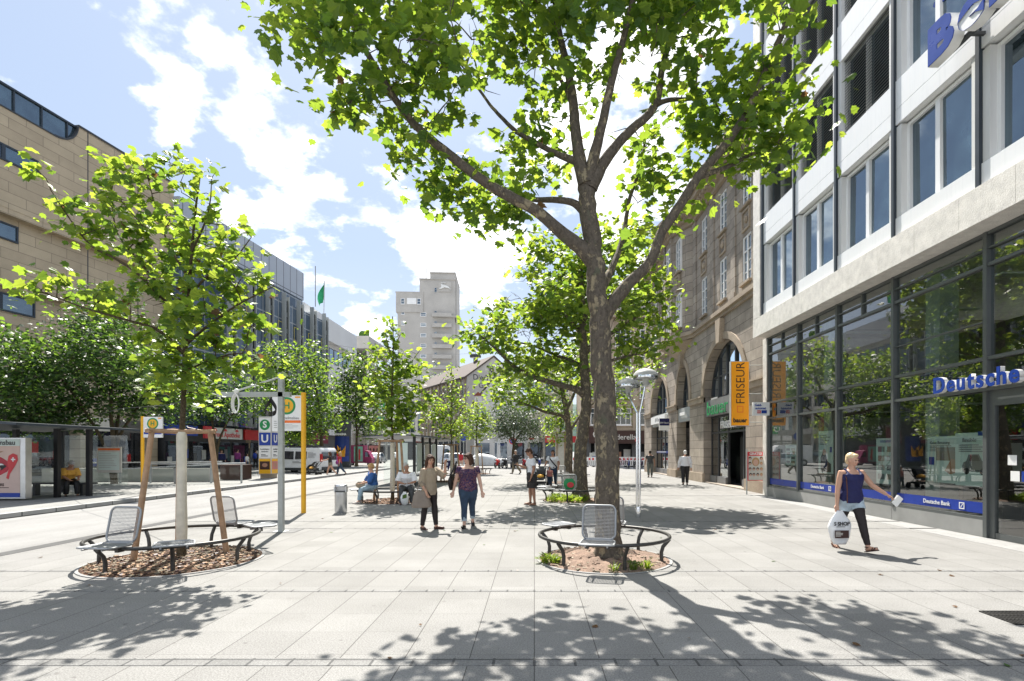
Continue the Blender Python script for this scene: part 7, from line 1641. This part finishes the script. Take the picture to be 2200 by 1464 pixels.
leafy_tree('street_tree', 'dense dark tree with several thin stems above the bus shelter', -20.4, 26, [[(244,960,0),(238,880,0),(240,800,0),(240,720,0)], [(225,960,-.3),(180,880,-1),(130,810,-1.5)], [(252,950,.3),(300,870,1),(340,800,1)], [(250,930,.6),(262,850,1.5),(270,780,2)]],
 [(235,650,0,60,45),(170,720,0,80,50),(270,720,.5,80,50),(110,760,-1,70,45),(190,800,0,90,45),(300,800,.8,80,45),(370,820,1,60,40),(120,840,-1.2,80,40),(230,870,.5,90,34),(330,880,1,60,34),(60,820,-1.5,50,40),(400,880,1.2,50,30),(150,900,-1,60,22),(240,760,-2.2,90,60),(240,760,2.5,90,70),(90,890,-1.5,60,25),(140,770,-3.4,70,46),(230,790,-3.6,70,46),(60,820,-3.6,60,44),(310,800,-3,60,40),(190,690,-3,60,40)], 760, 17, .23, ('leaf_dark', 'leaf_mid'), (.78, .22), 61, G3)
leafy_tree('street_tree', 'dark tree cut by the left edge of the picture behind the bus shelter', -26.0, 24.5, [[(-70,960,0),(-75,880,0),(-70,790,0)], [(-60,940,0),(0,850,-.5),(40,800,-.5)]],
 [(-60,730,0,90,60),(30,760,0,60,50),(60,850,-.4,60,45),(-20,830,0,90,50),(20,900,-.4,70,30),(110,900,-.4,40,26),(-120,850,0,90,60),(-10,770,-3.4,80,50),(-90,790,-3.6,80,50),(50,860,-3.2,50,30)], 470, 16, .23, ('leaf_dark', 'leaf_mid'), (.75, .25), 62, G3)
leafy_tree('street_tree', 'dark tree low behind the young tree beside the pharmacy', -22.0, 37, [[(463,960,0),(455,900,0),(450,860,0)], [(470,950,0),(500,890,.4),(530,860,.6)]],
 [(430,850,0,60,34),(500,850,0,50,34),(390,880,0,40,26),(470,885,.4,60,20),(540,850,.3,40,30),(440,800,0,50,36)], 260, 15, .24, ('leaf_dark', 'leaf_mid'), (.7, .3), 66, G3)
leafy_tree('street_tree', 'bushy mid green tree rising behind the yellow bus stop pole', -17.5, 44, [[(690,960,0),(688,900,0),(680,840,0),(660,780,0)], [(692,950,0),(670,890,.4),(620,830,.8)], [(692,940,0),(715,900,.3),(730,880,.3)]],
 [(615,765,0,50,36),(580,800,0,40,34),(640,810,.5,60,40),(690,790,-.3,34,34),(590,850,.4,50,36),(660,870,0,60,36),(706,850,0,30,34),(620,900,.4,60,26),(690,910,-.3,44,24),(570,880,0,30,24),(665,740,0,22,20),(640,940,.3,40,14)], 420, 16, .3, ('leaf_mid', 'leaf_dark', 'leaf_a'), (.5, .1, .4), 63, G3, stem=.16, spread=.5)
leafy_tree('street_tree', 'dark green tree behind the round advertising column', -18.6, 56, [[(766,960,0),(766,900,0),(764,840,0)], [(768,930,0),(790,900,0),(815,890,0)]],
 [(765,775,0,34,24),(740,810,0,30,30),(785,815,.4,36,34),(760,850,0,50,34),(800,860,0,30,30),(735,870,0,26,26),(770,895,.4,46,22),(800,925,0,30,16)], 330, 15, .34, ('leaf_dark', 'leaf_mid', 'leaf_a'), (.4, .4, .2), 64, G3, stem=.16, spread=.5)
leafy_tree('olive_tree', 'small grey green tree in front of the pale shop building', -2.2, 56, [[(1103,975,0),(1104,940,0),(1106,905,0)], [(1103,960,0),(1125,920,0),(1140,900,0)], [(1103,955,0),(1085,920,0),(1075,900,0)]],
 [(1105,890,0,44,26),(1085,905,.5,36,24),(1135,905,.5,34,26),(1110,925,0,52,22),(1075,930,0,24,16),(1145,935,0,24,16),(1110,900,-1.5,40,30)], 380, 20, .2, ('leaf_olive',), (1,), 65, 'trees on the square', stem=.16, spread=.5)
lf = MB(); r_ = random.Random(77)
for _ in range(46):
    x, y = r_.uniform(-8, 8), r_.uniform(4.2, 14); lf.cur = r_.choice((0, 0, 1)); a = r_.uniform(0, 6.28)
    leaf_faces(lf, V(x, y, .02), V(math.cos(a), math.sin(a), 0), V(0, 0, 1), r_.uniform(.03, .07), r_)
tag(lf.build('fallen_leaves', ['leaf_brown', 'leaf_b']), 'small dry leaves scattered over the paving', 'leaves', kind='stuff')
# small reflected trees stand only where the photo shows them; nothing is added behind the camera

# ------------------------------------------------------------------ people
def sack(name, label, loc, rz, w_, d_, h_, mt, cat='bag', bulge=.35, handle=None, waist=.55, group=None, n=22):
    b = thing(name, label, cat, loc, rz, group); m = MB(); rows = []; r_ = random.Random(len(label))
    for i in range(15):
        t = i/14; k = math.sin(math.pi*(.1+.74*t))**.5; k *= 1-(1-waist)*max(0, (t-.62)/.38)**1.3
        if bulge == .2: k = min(1, .86+1.6*t)*(1-(1-waist)*t**1.4)
        kd = k*(1-.75*max(0, (t-.5)/.5))
        rows.append([(w_/2*k*math.copysign(abs(math.cos(a))**.7, math.cos(a))*(1+r_.uniform(-.03,.03)), d_/2*kd*math.copysign(abs(math.sin(a))**.8, math.sin(a))*(1+r_.uniform(-.1,.1)), h_*t) for a in [2*math.pi*j/n for j in range(n)]])
    m.loft(rows)
    m.v = [(x*(1+.1*noise.noise(V(x*9, y*9, z*7+len(label)))), y*(1+.3*noise.noise(V(x*14, 3.0, z*5+len(label)))), z) for x, y, z in m.v]
    m.build('body', mt, b, 180)
    if handle:
        m = MB(); z1, mh = handle
        for y in (-.02, .02): m.tube([(-w_*.2, y, h_*.95), (-w_*.14, y, h_+z1*.7), (0, y, h_+z1), (w_*.14, y, h_+z1*.7), (w_*.2, y, h_*.95)], .008, 6)
        m.build('handle', mh, b)
    return b
# walking woman with the shopping bag
P, I = person('woman with cropped blond hair in a blue tank top walking past the bank window', (5.5, 9.3, 0), 4, 1.71, legs=((-17,12,1),(25,4,-1)), lean=2,
  arms={-1: ((-.17,.06,-1),(-.1,-.08,-1)), 1: ((.62,-.1,-.78),(.78,-.28,-.55))}, skin='skin', top=('navy', 0, -.022, .022, .266), bottom=[('tights', 1.93, .003, 0), ('denim_pale', .42, .012, .002)], shoes='shoe_brown', hair=('hair_blond','crop'), head=(24,6), sandals=True)
hw_ = I['world'](I['hand'][-1])
b = sack('shopping_bag', 'white plastic shopping bag with black print held by the walking woman', (hw_.x+.02, hw_.y-.05, hw_.z-.58), 6, .4, .15, .58, 'plastic_bag', waist=.35)
text(b, 'S SHOP', -.02, .36, .088, 'black', y=-.088, ext=.002, bold=.003); flat(b, 'print', rect(-.15, .12, .1, .25), 'brown_box', y=-.097, t=.006); lines(b, -.12, .14, .29, .32, 1, 'grey_text', y=-.092)
lines(b, -.14, 0, .14, .23, 4, 'off_white', y=-.1)
h2 = I['world'](I['hand'][1]); pp_ = thing('paper', 'folded white paper held out by the walking woman', 'paper', (h2.x+.06, h2.y-.02, h2.z-.05), 10); m = MB(); m.obox((0,0,0), .12, .004, .17, Matrix.Rotation(R(40), 3, 'Y')); m.obox((.01,-.012,.0), .12, .004, .17, Matrix.Rotation(R(36), 3, 'Y') @ Matrix.Rotation(R(8), 3, 'X')); m.build('sheet', 'paper', pp_)
st_ = thing('bag_strap', 'thin brown shoulder strap hanging down the walking woman', 'strap', (5.5, 9.3, 0), 4); m = MB(); a = I['T']((-.078, .0, .3)); c = I['T']((-.1, -.07, .22)); d = I['T']((-.098, -.085, .1)); e_ = I['T']((-.1, -.09, -.02)); m.tube([a, c, d, e_], .009, 6); m.build('strap', 'leather', st_)
# two women talking
P, I = person('woman in a beige cardigan and black leggings touching her hair', (-2.3, 11.75, 0), 58, 1.63, legs=((-6,4,3),(9,3,1)), lean=1,
  arms={-1: ((-.12,.12,-1),(.05,-.5,-.85)), 1: ((.2,-.8,-.5),(-.1,-.15,1.0))}, skin='skin', top=('beige_knit', 1.35, -.06, .018, .3), bottom=('tights', 1.95, .004, 0), shoes='shoe_brown', hair=('hair_brown','long'), head=(-26,6), foot_out=14)
b = sack('handbag', 'large soft taupe handbag hanging at the side of the woman in beige', (-2.43, 11.52, .5), 20, .44, .22, .36, 'bag_taupe', waist=.55, bulge=.2, handle=(.2, 'bag_taupe'))
P, I = person('woman in a patterned blouse and rolled up jeans walking towards us', (-1.5, 12.1, 0), 3, 1.68, legs=((17,5,-2),(-12,20,0)), lean=0, girth=1.2, chest=1.06,
  arms={-1: ((-.3,.02,-1),(-.22,-.1,-1)), 1: ((.26,.04,-1),(.2,-.12,-1))}, skin='skin_pale', top=('blouse', .42, -.03, .015, .272), bottom=('denim', 1.78, .006, .004), shoes='shoe_black', hair=('hair_brown','bob'), head=(-52,2))
gl = MB(); Hd = I['Hd']
for sd in (-1, 1): gl.tube([Hd((sd*.018+.013*math.cos(2*math.pi*k/12), -.055, .049+.01*math.sin(2*math.pi*k/12))) for k in range(12)], .0032, 5, closed=True)
gl.tube([Hd((-.031,-.05,.052)), Hd((-.047,-.01,.052))], .003, 5); gl.tube([Hd((.031,-.05,.052)), Hd((.047,-.01,.052))], .003, 5); gl.build('glasses', 'shoe_black', P)
cu = MB()
for sd in (-1, 1):
    k, a = I['knees'][sd], I['ankles'][sd]; cu.tube([I['W'](k+(a-k)*t) for t in (.6, .8)], [.062, .06], 14)
cu.parts('jean_cuff', 'denim_pale', P, 60)
b = sack('handbag', 'black shoulder bag carried by the woman in the patterned blouse', (-1.87, 12.16, .83), 75, .34, .13, .36, 'shoe_black', waist=.8); m = MB(); m.tube([(-.12,0,.33),(-.02,-.06,.5),(.02,-.1,.64),(.06,-.06,.5),(.1,0,.33)], .022, 6); m.build('strap', 'shoe_black', b, 60)
# man with phone
P, I = person('man in a white T-shirt and dark plaid shorts looking down at his phone', (-.08, 17.0, 0), -78, 1.8, legs=((3,3,3),(-3,3,3)), lean=3,
  arms={-1: ((-.1,-.35,-.9),(.12,-.85,.35)), 1: ((.12,.14,-1),(.0,-.35,-.95))}, skin='skin_tan', top=('white_cloth', .62, -.02, .018, .288), bottom=('plaid', .93, .02, .012), shoes='shoe_brown', hair=('hair_brown','short'), head=(0,34), girth=1.05, sandals=True)
h1 = I['world'](I['hand'][-1]); ph = thing('mobile_phone', 'small mobile phone held up by the man in plaid shorts', 'phone', (h1.x-.02, h1.y, h1.z+.02), -78); m = MB(); m.obox((0,0,0), .065, .012, .12, Matrix.Rotation(R(-35), 3, 'X')); m.build('case', 'black', ph)
flat(P, 'shirt_print', [(a*.1, b) for a, b in ((-.8,1.02),(.7,1.02),(.5,1.3),(-.5,1.34))], 'grey_cloth', y=-.165, t=.01)
# man with the pushchair and child
P, I = person('man in a white T-shirt with a dark strap across his chest beside the pushchair', (.9, 26, 0), -12, 1.76, legs=((14,10,2),(-8,14,2)), lean=4,
  arms={-1: ((-.45,-.1,-.9),(-.3,-.35,-.9)), 1: ((.4,.1,-.9),(-.1,-.5,-.85))}, skin='skin_tan', top=('white_cloth', .6, -.03, .016, .288), bottom=('denim', 1.95, .012, .006), hair=('hair_dark','short'), girth=1.08)
m = MB(); T = I['T']; m.tube([T((-.085,.01,.3)), T((-.06,-.09,.24)), T((.0,-.105,.17)), T((.06,-.1,.1)), T((.11,-.06,.03))], .03, 6); m.build('strap', 'shoe_black', P, 60)
person('small child in a pink top standing beside the pushchair', (.72, 25.2, 0), -20, .98, legs=((6,4,3),(-4,6,3)), top=('pink_cloth', .6, -.03, .02, .285), bottom=('denim', 1.9, .014, .004), hair=('hair_brown','short'), near=False, girth=1.15)
def pushchair(label, loc, rz, hood, group='pushchairs'):
    p = thing('pushchair', label, 'pushchair', loc, rz, group)
    for x in (-.24, .24):
        for y, r in ((-.38, .1), (.34, .14)): m = MB(); m.tube([(x, y+r*.78*math.cos(2*math.pi*k/16), r+r*.78*math.sin(2*math.pi*k/16)) for k in range(16)], r*.24, 6, closed=True); m.lathe([(.02,-.01),(.02,.01)], (x, y, r), 6); m.tube([(x-.02, y, r), (x+.02, y, r)], r*.5, 10); m.build('wheel', 'rubber', p, 60)
    m = MB()
    for x in (-.24, .24): m.tube([(x, -.38, .12), (x, .1, .55), (x, .5, .98)], .016, 6); m.tube([(x, .34, .15), (x, -.05, .5)], .014, 6)
    m.tube([(-.24, .5, .98), (.24, .5, .98)], .02, 6); m.tube([(-.24,-.2,.32), (.24,-.2,.32)], .014, 6); m.build('frame', 'dark_grey', p, 60)
    m = MB(); m.loft([[(-.2, y, z), (.2, y, z), (.2, y+.03, z+.06), (-.2, y+.03, z+.06)] for y, z in ((-.34,.38),(-.25,.45),(.05,.42),(.25,.85))]); m.build('seat', 'black', p)
    m = MB(); m.loft([[(-.23, .28-.36*math.sin(a), .62+.38*math.cos(a)), (.23, .28-.36*math.sin(a), .62+.38*math.cos(a)), (.22, .28-.33*math.sin(a), .62+.35*math.cos(a)), (-.22, .28-.33*math.sin(a), .62+.35*math.cos(a))] for a in [R(-10+95*k/8) for k in range(9)]]); m.build('hood', hood, p, 60)
    m = MB(); m.ell((0, -.08, .55), .16, .2, .1); m.build('blanket', 'yellow_cloth', p, 180); m = MB(); m.box(-.2, -.15, .2, .2, .3, .3); m.build('basket', 'black', p); return p
pushchair('black pushchair with a yellow blanket beside the man in white', (.3, 24.6, 0), -12, 'black')
# walkers in the distance
person('man in a long black coat walking across the square', (-1.4, 40, 0), -60, 1.78, legs=((18,8,2),(-16,22,2)), top=('black', 1.95, -.2, .035, .3), bottom=('khaki', 1.95, .015, .004), hair=('hair_grey','short'), near=False, girth=1.15)
person('man in a dark T-shirt and grey trousers walking away by the stone building', (7.5, 34.7, 0), 176, 1.74, legs=((10,6,3),(-8,14,3)), arms={-1: ((-.3,.05,-1),(-.1,-.3,-1)), 1: ((.3,-.05,-1),(.1,-.4,-.9))}, skin='skin_tan', top=('dark_grey', .6, -.03, .016, .29), bottom=('grey_cloth', 1.9, .012, .004), hair=('hair_dark','short'), near=False)
person('white haired man in a white shirt and black trousers walking away', (7.63, 27.1, 0), 172, 1.74, legs=((7,4,2),(-7,10,2)), arms={-1: ((-.3,.05,-1),(-.08,-.15,-1)), 1: ((.3,.0,-1),(.15,-.25,-1))}, top=('white_cloth', 1.9, .02, .022, .3), bottom=('black', 1.95, .014, .004), hair=('hair_white','short'), near=True, girth=1.12)
# seated people
P, I = person('older woman in a blue cardigan and pale jeans sitting on the ring bench', (-5.35, 17.75, 0), -62, 1.62, legs=((82,84,5),(80,66,4)), lean=6, sit=.52, arms={-1: ((-.2,-.45,-.9),(.3,-.9,-.25)), 1: ((.15,-.4,-.9),(-.1,-.9,-.2))}, skin='skin', top=('cardigan_blue', 1.3, .04, .028, .285), bottom=('denim_light', 1.9, .012, .004), shoes='shoe_pale', hair=('hair_straw','curly'), head=(8,6), girth=1.2)
m = MB(); T = I['T']; m.loft([[T((-.06,-.097-.03*(z < .1),z)), T((.06,-.097-.03*(z < .1),z)), T((.05,-.07,z)), T((-.05,-.07,z))] for z in (-.02,.06,.14,.22,.27)]); m.build('white_blouse', 'white_cloth', P, 60)
q = I['world'](I['hand'][-1]); sack('handbag', 'small beige handbag on the lap of the woman in the blue cardigan', (q.x+.1, q.y-.02, q.z-.13), 30, .3, .12, .2, 'beige_knit', waist=.7)
P, I = person('seated man in an open white shirt and dark trousers with clasped hands', (-4.18, 17.5, 0), 14, 1.72, legs=((80,82,9),(80,80,9)), lean=14, sit=.52, arms={-1: ((-.28,-.3,-.9),(.6,-.75,-.15)), 1: ((.28,-.3,-.9),(-.55,-.75,-.1))}, skin='skin_tan', top=('white_cloth', .95, -.0, .03, .285), bottom=('dark_grey', 1.93, .016, .004), hair=('hair_grey','short'), head=(32,-8), girth=1.15)
b = sack('plastic_bag', 'white and green plastic bag standing between the feet of the seated man', (-4.12, 17.0, 0), 5, .26, .16, .42, 'plastic_bag', waist=.45); flat(b, 'print', [(-.06,.2),(.08,.24),(.07,.36),(-.05,.32)], 'grass', y=-.085)
P, I = person('man in a yellow shirt and dark waistcoat sitting hunched in the bus shelter', (-16.75, 19.2, .12), 58, 1.74, legs=((82,88,7),(80,78,7)), lean=30, sit=.52, arms={-1: ((-.1,-.45,-.8),(.3,-.85,-.35)), 1: ((.1,-.4,-.85),(-.35,-.85,-.3))}, skin='skin_tan', top=('yellow_cloth', .9, -.0, .02, .285), bottom=('black', 1.93, .016, .004), hair=('hair_grey','short'), head=(5,16), girth=1.15)
m = MB(); T = I['T']
m.loft([[T((.118*math.cos(a), .1*math.sin(a)+.012, z)) for a in [R(-40+26*k) for k in range(11)]]+[T((.105*math.cos(a), .085*math.sin(a)+.012, z)) for a in [R(220-26*k) for k in range(11)]] for z in (-.01,.08,.16,.24)]); m.build('waistcoat', 'dark_grey', P, 60)
person('grey dressed woman standing behind the glass of the bus shelter', (-6.75, 26.5, 0), 6, 1.66, top=('khaki', 1.6, -.05, .025, .29), skirt=('grey_cloth', -.3, .12), hair=('hair_dark','short'), skin='skin_pale', near=False, girth=1.2)
# left pavement
person('young woman with long brown hair pushing a pushchair past the white van', (-13.95, 36.6, 0), -70, 1.68, legs=((20,8,2),(-20,22,2)), lean=4, arms={-1: ((-.1,-.6,-.7),(.05,-.9,-.1)), 1: ((.1,-.6,-.7),(-.05,-.9,-.1))}, top=('shoe_black', .5, -.02, .012, .285), bottom=('khaki', .3, .012, .006), hair=('hair_brown','long'), near=False)
pushchair('black pushchair pushed past the white van', (-14.95, 36.2, 0), -90, 'black')
person('person in dark jeans walking behind the young woman with the pushchair', (-13.6, 37.4, 0), -75, 1.66, legs=((16,6,2),(-22,20,2)), top=('red_cloth', .6, -.02, .014, .285), bottom=('denim', 1.9, .008, 0), hair=('hair_straw','long'), near=False)
sack('handbag', 'purple shoulder bag behind the young woman with the pushchair', (-13.55, 36.75, .78), -60, .4, .16, .34, 'purple', waist=.6, handle=(.22, 'purple'))
person('woman in a dark jacket over a white shirt outside the pharmacy', (-26.0, 44.5, .115), 40, 1.68, top=('navy', 1.9, -.03, .02, .29), bottom=('black', 1.9, .012, 0), hair=('hair_brown','bob'), near=False)
person('person in a purple jumper outside the pharmacy', (-25.5, 46.0, .115), 160, 1.75, top=('purple', 1.9, -.03, .03, .29), bottom=('denim', 1.9, .014, 0), hair=('hair_dark','short'), near=False, girth=1.15)
person('child in a white shirt outside the pharmacy', (-23.4, 43.6, .115), 100, 1.4, top=('white_cloth', 1.2, -.03, .02, .29), bottom=('denim', 1.9, .012, 0), hair=('hair_dark','bob'), near=False)
person('person with a bright blue rucksack outside the pharmacy', (-24.2, 46.5, .115), 170, 1.7, top=('dark_grey', 1.6, -.03, .02, .29), bottom=('black', 1.9, .012, 0), hair=('hair_dark','short'), near=False)
sack('rucksack', 'bright blue rucksack on the back of the person outside the pharmacy', (-24.15, 46.25, 1.05), 170, .36, .24, .5, 'sign_blue', waist=.7)
person('woman in a red top walking away between the stakes and the silver car', (-7.0, 51, 0), 170, 1.66, top=('red_cloth', 1.6, -.05, .03, .29), bottom=('skin_pale', .6, .02, .01), hair=('hair_brown','long'), near=False)
person('man in a white shirt and navy trousers walking behind the wooden stakes', (-7.2, 46, 0), -60, 1.78, legs=((16,8,2),(-14,18,2)), top=('white_cloth', 1.5, -.03, .02, .29), bottom=('navy', 1.95, .014, .003), hair=('hair_dark','short'), near=False)
b = sack('carrier_bag', 'green shopping bag with red fruit print on the bench under the second plane tree', (1.15, 17.55, .45), 0, .38, .16, .36, 'sign_green', waist=.9); flat(b, 'print', disc(.03, .16, .11, 18, .09), 'sign_red', y=-.09)
# collect roots that hold several things: nothing stays selected, nothing is hidden
for o in bpy.data.objects:
    o.select_set(False)
